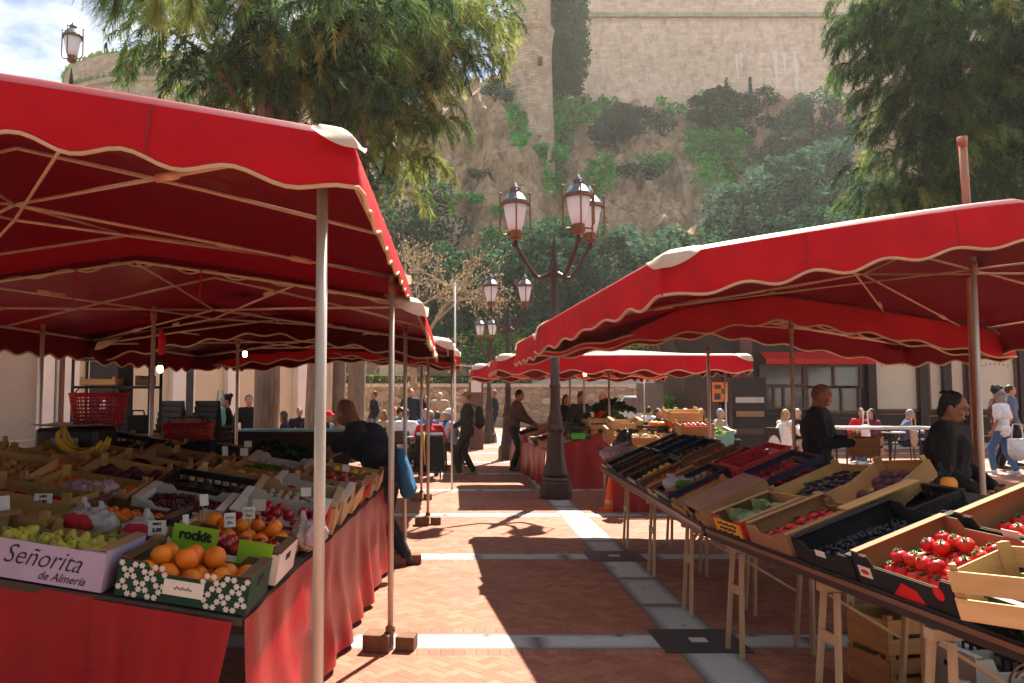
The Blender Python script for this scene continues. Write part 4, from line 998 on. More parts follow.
rest = [
 (4.42, .00, 'card', .50, .38, .14, (CRED, CWHITE), 'red edged white carton lined with paper', 'apple', 'red apple in the red edged carton', .5),
 (4.42, .54, 'card', .50, .36, .11, (CWHITE, CWHITE), 'white carton of dark cherries', None, '', 0),
 (4.40, 1.08, 'wood', .50, .36, .12, 0, 'veneer crate with pink wrapping paper', 'mandarin', 'mandarin in the crate with pink paper', .5),
 (4.40, 1.62, 'wood', .52, .36, .15, 0, 'veneer crate beside the second white price card', 'onion', 'onion beside the second white price card', .8),
 (4.38, 2.18, 'wood', .50, .36, .13, 0, 'veneer crate of sweet potatoes next to the picture edge', 'potato', 'sweet potato next to the picture edge', .9),
 (4.82, .00, 'card', .52, .38, .16, (CTAN, CTAN), 'tan carton with orange letters and a green tab', 'mushroom', 'mushroom in the tan lettered carton', .8),
 (4.82, .56, 'plastic', .50, .36, .15, PBLACK, 'black plastic crate among the veneer crates', 'avocado', 'avocado in the black plastic crate', .8),
 (4.82, 1.10, 'wood', .46, .36, .14, 0, 'dim veneer crate of beetroots in row five', 'beetroot', 'beetroot in the dim veneer crate of row five', .7),
 (4.80, 1.62, 'wood', .50, .36, .12, 0, 'veneer crate holding small yellow mandarins', 'mandarin', 'yellow mandarin in the small veneer crate', .9),
 (4.78, 2.14, 'wood', .52, .34, .16, 0, 'tall veneer crate just below the bananas', 'potato', 'potato below the bananas', .7),
 (5.24, .00, 'card', .52, .38, .15, (CTAN, CWHITE), 'long tan carton next to the bright pole', 'red_pepper', 'red pepper in the long tan carton', .6),
 (5.24, .56, 'wood', .50, .36, .14, 1, 'pale crate of mushrooms in row six', 'mushroom', 'mushroom in the pale crate of row six', .8),
 (5.22, 1.12, 'wood', .48, .36, .15, 0, 'deep veneer crate of aubergines in row six', 'aubergine', 'aubergine in the deep veneer crate of row six', .8),
 (5.20, 1.64, 'wood', .50, .36, .12, 0, 'veneer crate with loose garlic', 'onion', 'pale onion in the garlic crate', .8),
 (5.66, .00, 'wood', .52, .36, .13, 1, 'pale crate in the patch of sun near the cloth edge', 'tomato', 'ripe tomato in the sunlit pale crate', .7),
 (5.66, .56, 'wood', .50, .36, .13, 0, 'veneer crate of lemons in row seven', 'lemon', 'lemon in the veneer crate of row seven', .8),
 (5.64, 1.10, 'card', .46, .36, .16, (CBROWN, KRAFT), 'brown carton with a white card on its edge', 'beetroot', 'beetroot in the brown carton with a white card', .7),
 (5.62, 1.62, 'wood', .50, .36, .12, 0, 'veneer crate of nuts by the blue bundle', 'potato', 'brown potato by the blue bundle', .8),
 (6.08, .00, 'card', .50, .36, .12, (CRED, KRAFT), 'red printed carton by the hands of the shopper', 'red_pepper', 'red pepper close to the hands of the shopper', .8),
 (6.08, .54, 'wood', .50, .36, .12, 0, 'veneer crate of greens beyond the shopper hands', None, '', 0),
 (6.06, 1.08, 'wood', .50, .36, .12, 0, 'dim veneer crate of courgettes in row eight', 'courgette', 'courgette in the dim veneer crate', .8),
 (6.06, 1.62, 'plastic', .50, .36, .15, PNAVY, 'navy plastic crate of aubergines', 'aubergine', 'aubergine in the navy crate', .8),
 (6.50, .00, 'card', .50, .36, .11, (CTAN, KRAFT), 'tan carton of yellow and red peppers under the shopper', 'red_pepper', 'red pepper under the bending shopper', .8),
 (6.50, .54, 'card', .50, .36, .14, (CWHITE, CWHITE), 'white carton with a black slot by the shopper hands', 'mushroom', 'mushroom by the black slot', .7),
 (6.48, 1.08, 'plastic', .50, .36, .15, PBLACK, 'black plastic crate in the deepest shade', 'beetroot', 'beetroot in the deepest shade', .6),
 (6.48, 1.62, 'wood', .50, .36, .12, 0, 'veneer crate before the scale tray', 'onion', 'onion before the scale tray', .6),
 (6.92, .00, 'wood', .50, .36, .12, 1, 'last pale crate beside the hip of the shopper', 'lemon', 'lemon beside the hip of the shopper', .7),
 (6.92, .54, 'plastic', .50, .36, .15, PBLACK, 'black plastic crate heaped with dark greens', None, '', 0),
 (6.92, 1.08, 'wood', .50, .36, .12, 0, 'last dim veneer crate of leeks', 'courgette', 'thin courgette in the last dim crate', .7),
]
for (Y, d, kd, lx, ly, h, mt, lab, fr, fl, frac) in rest:
    mat = CW[mt] if isinstance(mt, int) else mt
    c, Mx = left(Y, d, kd, lx, ly, h, mat, lab, rnd.uniform(-.06, .06), .028 + rnd.uniform(0, .02), tip=rnd.uniform(.10, .24))
    if fr: fill(Mx, lx - .03, ly - .03, h, fr, fl, fl + 's', 1, 1, frac, h * .55)
    if lab == 'white carton of dark cherries': cherryheap('cherries', 'heap of dark cherries in the white carton', 'cherries', Mx, lx - .05, ly - .05, .05, .06, M('cherry_skin', (.09, .006, .012), .2, .3))
    if lab.startswith('tan carton with orange'): text('CE', .075, M('orange_print', (.62, .12, .01), .6), c, (.10, -.192, .075), (pi / 2, 0, 0), bold=.004); m = MB(); m.box((.17, -.10, .165), (.10, .06, .01)); m.build('green_tab', CLIME, c)
    if 'greens beyond' in lab: leafheap('salad_leaves', 'loose green salad leaves near the hands of the shopper', 'salad', Mx, .44, .30, .05, .09, LEAF['salad'])
    if 'heaped with dark' in lab: leafheap('dark_greens', 'heap of dark leafy greens beside the bending shopper', 'greens', Mx, .5, .38, .08, .10, LEAF['dark_greens'], 200, .06)
leafheap('dark_greens', 'dark leafy greens heaped in the shade behind the display crates', 'greens', LM(7.30, .95), .7, .3, .10, .16, LEAF['dark_greens'], 300, .08)
# on the display: bananas, scale, blue bundle, baskets
BAN = M('banana_skin', (.62, .40, .03), .45, .18, 10)
t = thing('banana_bunch', 'bunch of yellow bananas lying on the crates beside the scale', 'bananas', LM(5.55, 2.02, 0, .11).translation)
for k in range(7):
    r_ = .105 + .012 * (k % 3); m = MB(); f0, f1 = R(178 + 7 * k), R(318 + 5 * k); n_ = 11
    pts = [Vector((r_ * math.cos(f0 + (f1 - f0) * i / n_) + .10, -.075 + .026 * k + .02 * math.sin(i * .3), .11 + r_ * math.sin(f0 + (f1 - f0) * i / n_) + .008 * (k % 2))) for i in range(n_ + 1)]
    m.tube([Vector((0, 0, .15))] + pts, [.008, .008, .012, .016, .018, .019, .019, .019, .018, .017, .014, .010, .006], 8); m.build('banana', BAN, t, True)
t.rotation_euler = (0, 0, .1); t.scale = (1.3,) * 3
t = thing('market_scale', 'dark weighing scale with a broad flat tray', 'scale', LM(6.05, 2.18, 0, .10).translation)
m = MB(); m.box((0, 0, .07), (.46, .38, .16)); m.build('body', PBLACK, t, bevel=.03)
m = MB(); m.grid(lambda u, v: ((u - .5) * .52, (v - .5) * .42, .165 + .010 * ((2 * u - 1) ** 2 + (2 * v - 1) ** 2)), 10, 8); o = m.build('tray', M('steel_tray', (.35, .28, .24), .35, .15, metal=.7), t, True); so = o.modifiers.new('s', 'SOLIDIFY'); so.thickness = .012
m = MB(); m.box((0, -.19, .05), (.2, .02, .06)); m.build('display', M('scale_display', (.25, .35, .33), .3), t)
def basket(label, p, sc, dark=False):
    t = thing('shopping_basket', label, 'basket', p); m = MB(); w, d, h = .20, .14, .24
    def P(a, f): k = .80 + .20 * f; q = 4; ca, sa = math.cos(a), math.sin(a); n_ = (abs(ca) ** q + abs(sa) ** q) ** (-1 / q); return Vector((w * k * ca * n_, d * k * sa * n_, h * f))
    for f in (0, .12, .24, .36, .48, .6, .72, .84, .93, 1): m.tube([P(i * pi / 16, f) for i in range(33)], .0065 if f < 1 else .011, 5, False)
    for i in range(32): m.tube([P(i * pi / 16, 0), P(i * pi / 16, 1)], .006, 5)
    m.build('mesh_wall', PRED, t); m = MB(); m.box((0, 0, .004), (w * 1.58, d * 1.58, .008)); m.build('base', PRED, t)
    for s in (-1, 1): m = MB(); m.tube([(-.15, s * .10, h), (-.13, s * .05, h + .05), (.13, s * .05, h + .05), (.15, s * .10, h)], .007, 6); m.build('handle', PBLACK, t, True)
    t.scale = (sc,) * 3; return t
basket('red plastic mesh basket on the scale tray in front of the shelf', LM(6.2, 2.12, 0, .27).translation, 1.0)
basket('red plastic basket with brown paper beside the second canopy pole', at(188, 452, 7.1), 1.05)
t = thing('paper_bag', 'crumpled brown paper sticking out of the red basket by the pole', 'paper bag', at(190, 427, 7.1)); m = MB(); m.ell((0, 0, 0), (.15, .1, .10), 14, 9); linkmesh('bag_body', remesh(m, M('brown_paper', (.32, .2, .13), .8, .2), 'bag_body', .01, 1, .035, 4, 20), t)
t = thing('cloth_bundle', 'rolled dark blue cloth lying across the back of the display', 'cloth', LM(6.85, 1.7, 0, .10).translation); m = MB(); m.cap((-.25, 0, 0), (.25, .03, 0), .075, .085, 10); linkmesh('roll', remesh(m, M('blue_bundle', (.012, .025, .09), .8, .2), 'roll', .012, 2, .012), t)
price(43, 500, 3.95, .085, .062, .1, 'white price card reading 2.80 near the picture edge', 'HAÏTI', '2.80')
price(4, 503, 3.7, .05, .065, .9, 'narrow turned price card at the picture edge')
price(157, 528, 3.62, .075, .065, .15, 'white price card reading 2.00 behind the oranges box', 'DATT', '2.00')
for i, (px, py, Y, w, h, yw, l) in enumerate(((186, 522, 3.9, .035, .07, 1.0, 'slim price card seen edge on among the pink paper crates'), (230, 520, 3.95, .055, .068, .5, 'leaning price card at the corner of the pale orange crate'), (249, 513, 4.1, .062, .06, .1, 'price card standing above the loose oranges'), (259, 505, 4.35, .08, .06, -.3, 'blank tilted card above the loose oranges'), (204, 500, 4.3, .05, .06, .8, 'curved white card beside the pink paper'), (248, 444, 6.6, .06, .05, .2, 'small white card in the dim back rows, higher of the pair'), (244, 452, 6.3, .06, .06, .3, 'small white card in the dim back rows, lower of the pair'), (225, 451, 6.4, .05, .075, .8, 'white card standing turned beside the dim pair'), (118, 497, 4.5, .06, .055, .2, 'small white card over the beetroot crate'), (306, 492, 4.7, .06, .05, .1, 'small white card over the mushroom carton by the bright pole'), (62, 474, 5.2, .06, .055, .3, 'small white card below the bananas'), (346, 468, 6.1, .06, .05, -.2, 'small white card over the red carton near the shopper'))):
    t = price(px, py, Y, w, h, yw, l)
    if i in (2, 1): scribble(t, INK, Euler((-.15, 0, 0)).to_matrix().to_4x4() @ Matrix.Translation((0, -.004, .012)), w * .7, .006, 3, .0012, i); scribble(t, INK, Euler((-.15, 0, 0)).to_matrix().to_4x4() @ Matrix.Translation((0, -.004, -.012)), w * .5, .009, 2, .0015, i + 1)
poly_bag('white shaggy plastic bag hanging over the corner of the display boxes', LM(4.35, .03, 0, .10).translation, (.10, .12, .10), PINKBAG)
poly_bag('pinkish plastic bag on the third row of the display', LM(4.45, 1.3, 0, .13).translation, (.18, .10, .05), PINKBAG)
# ------------------------------------------------ the black edged display
GR = 'boxes on the black edged display'
def right(tab, t0, d, kind, ly, lx, h, mat, label, rz=0.0, lift=0.0, fresh=False, tilt=0.0):
    """ly along the rail, lx up the slope"""
    Mx = RMx(tab, t0 + ly / 2, d + lx / 2, 0, lift) @ Matrix.Rotation(tilt, 4, 'Y') @ Matrix.Rotation(pi / 2 + rz, 4, 'Z'); return crate(kind, ly, lx, h, mat, Mx, label, GR, fresh), Mx
# nearest: dark crate with lettuce
c, Mx = right('A', -.18, .02, 'plastic', .56, .38, .17, PGREEN, 'dark green plastic crate of lettuce nearest the camera')
leafheap('lettuce_leaves', 'pale lettuce leaves in the dark green plastic crate', 'lettuce', Mx, .46, .30, .07, .10, LEAF['pale_lettuce'], 120, .06)
# tomato box
c, Mx = right('A', .50, .0, 'card', .66, .50, .16, (CBLACKC, KRAFT), 'black and red printed tomato box propped up on the slope', 0, .02, True)
RP = M('red_print', (.62, .012, .012), .5, .05)
# print: on the far long wall outside and the near end
for sx, rotz in ((1, pi / 2), (-1, -pi / 2)):
    bx = sx * .3325
    m = MB(); o_ = [(-.20, .03), (-.05, .13), (.02, .06), (.09, .15), (.20, .15), (.05, .02)]
    m.prism([(y * .8, z) for y, z in o_], 'x', bx - .001, bx + .001); m.build('red_print', RP, c)
    m = MB(); m.ell((bx, .14, .11), (.002, .03, .03), 14, 8); m.build('red_disc', RP, c)
m = MB(); m.ell((-.20, .2525, .10), (.03, .002, .03), 14, 8); m.build('red_disc', RP, c)
m = MB(); m.prism([(-.10, .02), (.10, .02), (.02, .09), (-.06, .075)], 'y', .2505, .252); m.build('red_print', RP, c)
m = MB(); m.box((.26, .2522, .085), (.085, .003, .05)); m.build('white_label', CARDM, c); m = MB(); m.ell((.26, .254, .085), (.03, .001, .012), 10, 6); m.build('label_mark', RP, c)
m = MB(); m.box((-.05, -.2522, .13), (.085, .003, .045)); m.build('white_label', CARDM, c)
m = MB(); m.box((-.27, -.17, .175), (.08, .05, .003)); m.build('white_label', CARDM, c); m = MB(); m.ell((-.27, -.17, .178), (.03, .014, .001), 10, 6); m.build('label_mark', RP, c)
fill(Mx, .62, .46, .15, 'tomato', 'ripe red tomato in the black and red printed box', 'tomatoes in the black and red box', 2, 1.02, 1, .07)
c, Mx = right('A', .52, .53, 'card', .60, .40, .17, (CBLACKC, KRAFT), 'black carton with a red emblem behind the tomato box', 0, .01, True)
m = MB(); m.prism([(-.16, .03), (-.05, .13), (.0, .07), (.06, .15), (.16, .15), (.03, .02)], 'x', -.3035, -.3015); m.build('red_print', RP, c)
m = MB(); m.ell((-.302, .13, .07), (.002, .025, .025), 14, 8); m.build('red_disc', RP, c)
m = MB(); m.box((-.27, .05, .185), (.05, .12, .003)); m.build('white_label', CARDM, c)
fill(Mx, .56, .36, .16, 'tomato', 'tomato in the black carton with the red emblem', 'tomatoes in the emblem carton', 1, 1, .8, .06)
# wood crate lying across
Mx = RMx('A', .22, .13, .10, .09) @ Matrix.Rotation(-.25, 4, 'Y') @ Matrix.Rotation(pi / 2 + .15, 4, 'Z') @ Matrix.Rotation(.35, 4, 'X')
crate('wood', .50, .32, .20, CW[1], Mx, 'pale empty wooden crate tipped over onto the tomato box', GR)
Mx = RMx('A', .02, .62, .0, .06) @ Matrix.Rotation(pi / 2 + .05, 4, 'Z'); crate('wood', .50, .36, .22, CW[1], Mx, 'pale wooden crate at the picture edge behind the dark lettuce crate', GR)
# big black crate
c, Mx = right('A', 1.18, .0, 'card', .50, .60, .13, (CBLACKC, CBLACKC), 'long black tray holding dark grapes beside the tomatoes', 0, .02, True)
m = MB(); m.box((.0, .302, .10), (.08, .003, .03)); m.build('white_label', CARDM, c)
cherryheap('grapes', 'heap of black grapes in the long black tray', 'grapes', Mx, .46, .56, .03, .05, M('grape_skin', (.012, .008, .018), .3, .3), 420, .011)
c, Mx = right('A', 1.55, .63, 'plastic', .40, .30, .10, PBLACK, 'shallow black plastic crate at the back before the vendor', 0, .0)
# cardboard trays of tomatoes
c, Mx = right('A', 1.72, .0, 'card', .44, .52, .14, (KRAFT, KRAFT), 'kraft tray of tomatoes whose far wall leans up the slope', 0, .01)
fill(Mx, .42, .5, .13, 'tomato', 'tomato in the kraft tray with the leaning wall', 'tomatoes in the kraft tray', 1, 1, .95, .055)
c, Mx = right('A', 2.22, .0, 'card', .40, .42, .13, (CRED, KRAFT), 'red and yellow lettered box of cabbages wrapped in film', 0, .01, True)
YP = M('yellow_print', (.75, .45, .02), .5, .05)
m = MB(); m.box((.0, .2122, .062), (.34, .003, .105)); m.build('yellow_panel', YP, c)
for k, w in enumerate((.26, .2, .24)): scribble(c, INK, Matrix.Translation((.0, .2155, .035 + .03 * k)), w, .008, 5, .0045, k)
for i in range(2):
    for j in range(2): cabbage(Mx @ Vector(((i - .5) * .17, (j - .5) * .17, .085)), 'pale cabbage in the red and yellow box', 'cabbages in the red and yellow box')
c, Mx = right('A', 1.82, .54, 'wood', .36, .50, .13, CW[0], 'slatted veneer crate tilted on the slope behind the kraft tray', .2, .04, tilt=-.2)
fill(Mx, .33, .44, .12, 'beetroot', 'dark beetroot in the tilted slatted crate', 'beetroots in the tilted crate', 1, 1, .7, .06)
c, Mx = right('A', 2.2, .46, 'wood', .46, .54, .12, CW[0], 'veneer crate of aubergines above the cabbages', .1, .03)
fill(Mx, .42, .5, .11, 'aubergine', 'dark aubergine above the cabbages', 'aubergines above the cabbages', 1, .9, .9, .06)
m = MB()
# loose boards leaning
t = thing('loose_board', 'thin pale board leaning across the slope behind the kraft tray', 'board', RMx('A', 1.75, .60, 0, .17).translation, 0, None, RMx('A', 0, 0, 0, 0).to_euler()); m.box((0, 0, 0), (.46, .09, .008)); m.build('plank', CW[0], t)
# far board: two rows of crates
frontrow = [
 ('card', (KRAFT, KRAFT), 'kraft box with dark rings printed on its side, under a dusty lid', 'potato', .44, .50, .15),
 ('wood', CW[0], 'veneer crate with a raised corner post beside the navy crate', 'mushroom', .40, .46, .12),
 ('plastic', PNAVY, 'navy plastic crate with pale slots and tomatoes inside', 'small_tomato', .44, .50, .16),
 ('card', (CWHITE, KRAFT), 'white rimmed tray of bright red tomatoes in film', 'small_tomato', .42, .46, .11),
 ('card', (CPURP, KRAFT), 'purple edged tray of red peppers', 'red_pepper', .42, .46, .11),
 ('plastic', PBLACK, 'black crate of lemons halfway along the far board', 'lemon', .42, .46, .12),
 ('card', (CBLACKC, CBROWN), 'black tray of avocados with a thin pale edge', 'avocado', .42, .46, .11),
 ('card', (CBLUE, CBROWN), 'dark blue tray of aubergines near the cone end', 'aubergine', .42, .46, .11),
 ('plastic', PNAVY, 'navy crate of dark plums second from the cone end', 'beetroot', .42, .46, .14),
 ('wood', CW[0], 'veneer crate under the pale crumpled bag at the cone end', 'onion', .40, .46, .12),
]
y = .0
for i, (kd, mat, lab, fr, ly, lx, h) in enumerate(frontrow):
    c, Mx = right('B', y, .0, kd, ly, lx, h, mat, lab, 0, .0, i == 0, tilt=-.11)
    fill(Mx, ly - .03, lx - .03, h, fr, f"{fr.replace('_', ' ')} in the {lab.split(',')[0]}"[:90], fr.replace('_', ' ') + 's of the far board ' + ORD[i], 1, 1, .85, h * .55)
    if i == 0:
        for x_, z_, r_ in ((-.14, .06, .028), (-.02, .085, .030), (.13, .09, .026), (.06, .04, .015)):
            m = MB(); m.tube([(x_ + r_ * math.cos(a), .2535, z_ + r_ * math.sin(a)) for a in [k * pi / 8 for k in range(17)]], .004, 5, False); m.build('printed_ring', INK, c)
        m = MB(); m.box((0, 0, .166), (.43, .49, .01)); m.build('dusty_lid', M('dusty_card', (.26, .13, .085), .8, .15), c)
    y += ly + .004
backrow = [
 ('plastic', PNAVY, 'navy plastic crate high on the slope with a row of pale slots', 'tomato', .50, .40, .17),
 ('plastic', PRED, 'bright red plastic crate high on the slope', None, .46, .40, .20),
 ('plastic', PRED, 'second red plastic crate stacked with peppers', 'red_pepper', .46, .38, .14),
 ('card', (CRED, KRAFT), 'red printed tray high on the slope beside the red crates', 'tomato', .42, .40, .12),
 ('card', (KRAFT, KRAFT), 'long kraft tray of red peppers high on the slope', 'red_pepper', .44, .40, .12),
 ('plastic', PBLACK, 'black crate high on the slope before the blue box', 'aubergine', .42, .40, .13),
 ('card', (CBLUE, CBLUE), 'blue box high on the far slope', 'courgette', .44, .40, .13),
 ('plastic', PNAVY, 'navy crate next to the blue box high on the slope', 'beetroot', .42, .40, .13),
 ('card', (CPURP, CPURP), 'purple tray at the far top corner of the slope', 'onion', .42, .40, .12),
]
y = .06
for i, (kd, mat, lab, fr, ly, lx, h) in enumerate(backrow):
    c, Mx = right('B', y, .51, kd, ly, lx, h, mat, lab, 0, .02, tilt=-.08)
    if fr: fill(Mx, ly - .03, lx - .03, h, fr, f"{fr.replace('_', ' ')} in the {lab}"[:95], fr.replace('_', ' ') + 's of the upper row ' + ORD[i], 1, 1, .8, h * .6)
    y += ly + .006
p = RMx('B', 4.05, .22, 0, .16).translation; poly_bag('pale pink crumpled plastic bag over the last crate by the cone', p, (.24, .20, .11), PINKBAG)
p = RMx('B', 1.15, .15, 0, .15).translation; poly_bag('clear film bag with a green tag on the navy crate', p, (.13, .11, .07), PLBAG, LEAF['salad'])
# planks and pallet crates behind the far board
t = thing('pallet_crate', 'slatted pale wooden pallet crate behind the red plastic crates, catching the sun', 'pallet crate', (3.35, 7.6, .0), .05)
for k in range(5): m = MB(); m.box((0, 0, .36 + k * .105), (1.3, .02, .075)); m.build('slat', PALEWOOD, t)
for x in (-.6, 0, .6): m = MB(); m.box((x, .03, .42), (.06, .03, .84)); m.build('post', PALEWOOD, t)
# vendor side counter (curved edge dark board) and wooden bench
t = thing('vendor_counter', 'plain wooden counter with a dark worn top beside the vendor in black', 'counter', (4.85, 6.7, 0), .06)
m = MB(); m.box((0, 0, .80), (1.7, .55, .045)); m.build('counter_top', M('worn_top', (.06, .036, .024), .8, .3, spec=.05), t, bevel=.008)
m = MB(); m.box((0, -.25, .755), (1.62, .03, .05)); m.build('apron', M('yellow_wood', (.50, .28, .08), .6, .2), t)
for x in (-.75, -.1, .75):
    for y in (-.22, .22): m = MB(); m.box((x, y, .38), (.055, .05, .76)); m.build('leg', M('yellow_wood', (.5, .28, .08)), t)
t = thing('vendor_counter', 'curved dark edged counter board in front of the bald man', 'counter', (3.75, 7.35, 0), -.35)
m = MB(); m.prism([(-1.0, -.12), (-.4, -.26), (.4, -.28), (1.0, -.14), (1.0, .2), (-1.0, .2)], 'z', .83, .87); m.build('counter_top', M('worn_top', (.10, .065, .045)), t, bevel=.006)
for x in (-.8, .8): m = MB(); m.box((x, 0, .41), (.05, .05, .82)); m.build('leg', PALEWOOD, t)
p = gnd(893, 500, .86)
cr = crate('wood', .40, .28, .20, CW[0], Matrix.Translation((0, 0, 0)), 'small wooden crate held in the hands of the bald man', 'crate in the hands of the bald man', True)
hb = bald.matrix_basis @ Vector((0, -.50, 0)); s_ = 1.74 / 1.7
bq = Matrix.Rotation(1.0, 3, 'Z') @ Vector((0, -.50, 0)); bald.rotation_euler = (0, 0, 1.0)
cr.location = bald.location + bq * s_ * .9 + Vector((0, 0, 1.02)); cr.rotation_euler = (0, -.0, 1.0)
# produce by the vendor: bag of oranges etc.
poly_bag('dark string bag with an orange mesh top in front of the vendor in black', Vector((3.48, 5.75, 1.02)), (.10, .09, .10), M('dark_mesh', (.015, .015, .018), .6), M('orange_mesh', (.75, .30, .03), .6))
poly_bag('frosty plastic bag on the counter by the vendor', Vector((4.10, 5.5, .95)), (.12, .10, .10))
poly_bag('second frosty plastic bag on the counter by the vendor, nearer the pole', Vector((4.4, 5.45, .94)), (.11, .10, .09))
poly_bag('yellow plastic bag glowing in the sun under the curved counter', Vector((3.35, 6.7, .72)), (.13, .08, .09), M('yellow_film', (.80, .45, .03), .4, trans=.4))
# under the board
Mx = Matrix.Translation((2.46, 4.62, .012)) @ Matrix.Rotation(.25, 4, 'Z'); crate('wood', .26, .32, .20, CW[0], Mx, 'wooden crate on the paving under the black edged display', GR)
Mx = Matrix.Translation((2.46, 4.62, .222)) @ Matrix.Rotation(.20, 4, 'Z'); crate('wood', .26, .32, .20, CW[0], Mx, 'wooden crate stacked on another crate under the black edged display', GR)
c = crate('card', .44, .34, .20, (CWHITE, CWHITE), Matrix.Translation((2.72, 3.95, .012)) @ Matrix.Rotation(.1, 4, 'Z'), 'white carton printed with cherries on the paving under the board', GR, True)
for x_, z_ in ((-.15, .05), (-.15, .13), (.16, .06), (.05, .15)): scribble(c, INK, Matrix.Translation((x_, -.1735, z_)), .04, .015, 2, .004, x_ * 9)
m = MB(); m.ell((-.02, -.1735, .075), (.05, .002, .03), 12, 8); m.build('fruit_print', M('orange_print', (.62, .12, .01)), c)
m = MB(); m.box((.0, -.1735, .178), (.30, .002, .012)); m.build('red_stripe', RP, c)
c = crate('card', .50, .36, .26, (CWHITE, CWHITE), Matrix.Translation((2.92, 4.42, .012)) @ Matrix.Rotation(.12, 4, 'Z'), 'tall printed carton with a ring pattern behind the trestle', GR, True)
for k in range(3): m = MB(); r_ = .035 + .03 * k; m.tube([(.03 + r_ * math.cos(a), -.183, .14 + r_ * math.sin(a)) for a in [i * pi / 10 for i in range(21)]], .006, 5, False); m.build('printed_ring', KRAFT, c)
for x_ in (-.09, -.06): m = MB(); m.ell((x_, -.183, .06), (.016, .003, .016), 10, 6); m.build('cherry_print', RP, c)
c = crate('plastic', .5, .36, .2, PBLACK, Matrix.Translation((3.3, 4.7, .012)) @ Matrix.Rotation(.1, 4, 'Z'), 'black plastic crate on the ground behind the cartons', GR)
# ------------------------------------------------ middle stall behind the lamp post
t = thing('display_table', 'middle stall table draped in red cloth, sloping up behind the lamp post', 'table', (0, 0, 0))
A_, B_, C_, D_ = at(546, 449, 13.75), at(610, 431, 13.95), at(512, 437, 18.2), Vector((2.35, 18.4, .98))
m = MB(); m.add([A_, B_, D_, C_] + [p - Vector((0, 0, .03)) for p in (A_, B_, D_, C_)], [(0, 1, 2, 3), (4, 5, 6, 7), (0, 1, 5, 4), (1, 2, 6, 5), (2, 3, 7, 6), (3, 0, 4, 7)]); m.build('board', BOARD, t)
L1_ = (B_ - A_).length
skirt((A_.x, A_.y, 0), (B_.x, B_.y, 0), lambda u: A_.z + (B_.z - A_.z) * u, .0, (.1, -1, 0), .02, 3, 11, 0, 0, 40).build('front_skirt', CLOTHM, t, True)
for k in range(0): pass
m = skirt((A_.x, A_.y, 0), (C_.x, C_.y, 0), lambda u: A_.z + (C_.z - A_.z) * u, .04, (-1, 0, 0), .04, 7, 12, 0, 0, 60); m.build('side_skirt', CLOTHM, t, True)
for x in (2.15, 2.5): m = MB(); m.tube([(x, 13.95, .8), (x + .05, 13.9, 0)], .016, 8); m.build('leg', GALV, t, True)
GM = 'crates on the middle stall'
nmid = 0
midfr = [('potato', 'wood', CW[0], 'veneer crate of potatoes'), ('beetroot', 'card', (CBROWN, CBROWN), 'brown carton of beetroots'), ('aubergine', 'plastic', PNAVY, 'navy crate of aubergines'), ('mandarin', 'wood', CW[0], 'veneer crate of mandarins'), ('tomato', 'card', (CWHITE, KRAFT), 'white tray of tomatoes'), ('onion', 'wood', CW[1], 'pale crate of onions'), ('apple', 'card', (CRED, KRAFT), 'red tray of apples'), ('lemon', 'wood', CW[0], 'veneer crate of lemons')]
for r_ in range(7):
    for q_ in range(2):
        v = (r_ + .5) / 7.6; u = .2 + .42 * q_; p = A_.lerp(C_, v).lerp(B_.lerp(D_, v), u)
        ex = (B_ - A_).normalized(); ey = (C_ - A_).normalized(); ez = ex.cross(ey).normalized(); ey = ez.cross(ex)
        Mx = Matrix.Translation(p) @ Matrix((ex, ey, ez)).transposed().to_4x4()
        fr, kd, mat, nm = midfr[(r_ * 2 + q_ * 3) % 8]
        crate(kd, .46, .50, .13, mat, Mx, f"{nm} on the middle stall, {'aisle' if q_ == 0 else 'inner'} side, {ORD[r_]} from the lamp post", GM)
        fill(Mx, .40, .44, .13, fr, f"{fr.replace('_', ' ')} in the {nm} of the middle stall", fr.replace('_', ' ') + 's on the middle stall', 1, 1.2, .8, .085)
p = at(585, 430, 14.2); leafheap('dark_greens', 'dark green leafy heap in a black crate on the middle stall', 'greens', Matrix.Translation(p), .55, .5, .0, .30, LEAF['dark_greens'], 260, .09)
p = at(622, 408, 14.9); leafheap('dark_greens', 'tall heap of dark greens in front of the vendor in red', 'greens', Matrix.Translation(p - Vector((.2, 0, .05))), .8, .6, .0, .22, LEAF['dark_greens'], 300, .09)
p = at(613, 424, 14.3); leafheap('salad_leaves', 'bright salad leaves spilling over the corner of the middle stall', 'salad', Matrix.Translation(p), .55, .5, .0, .25, LEAF['salad'], 260, .08)
p = at(578, 436, 13.86); crate('plastic', .42, .36, .22, PBLACK, Matrix.Translation(p + Vector((0, .15, -.06))), 'black crate with a bright green label on the middle stall', GM)
t = thing('price_label', 'bright green label on the front of the black crate of the middle stall', 'label', p + Vector((0, -.04, -.0))); m = MB(); m.box((0, 0, 0), (.24, .006, .10)); m.build('card', M('green_label', (.06, .55, .05), .5, .05), t)
p = at(597, 425, 13.95); c = crate('wood', .46, .4, .2, CW[1], Matrix.Translation(p + Vector((.0, .2, -.08))) @ Matrix.Rotation(.35, 4, 'Z'), 'pale crate tilted at the corner of the middle stall', GM)
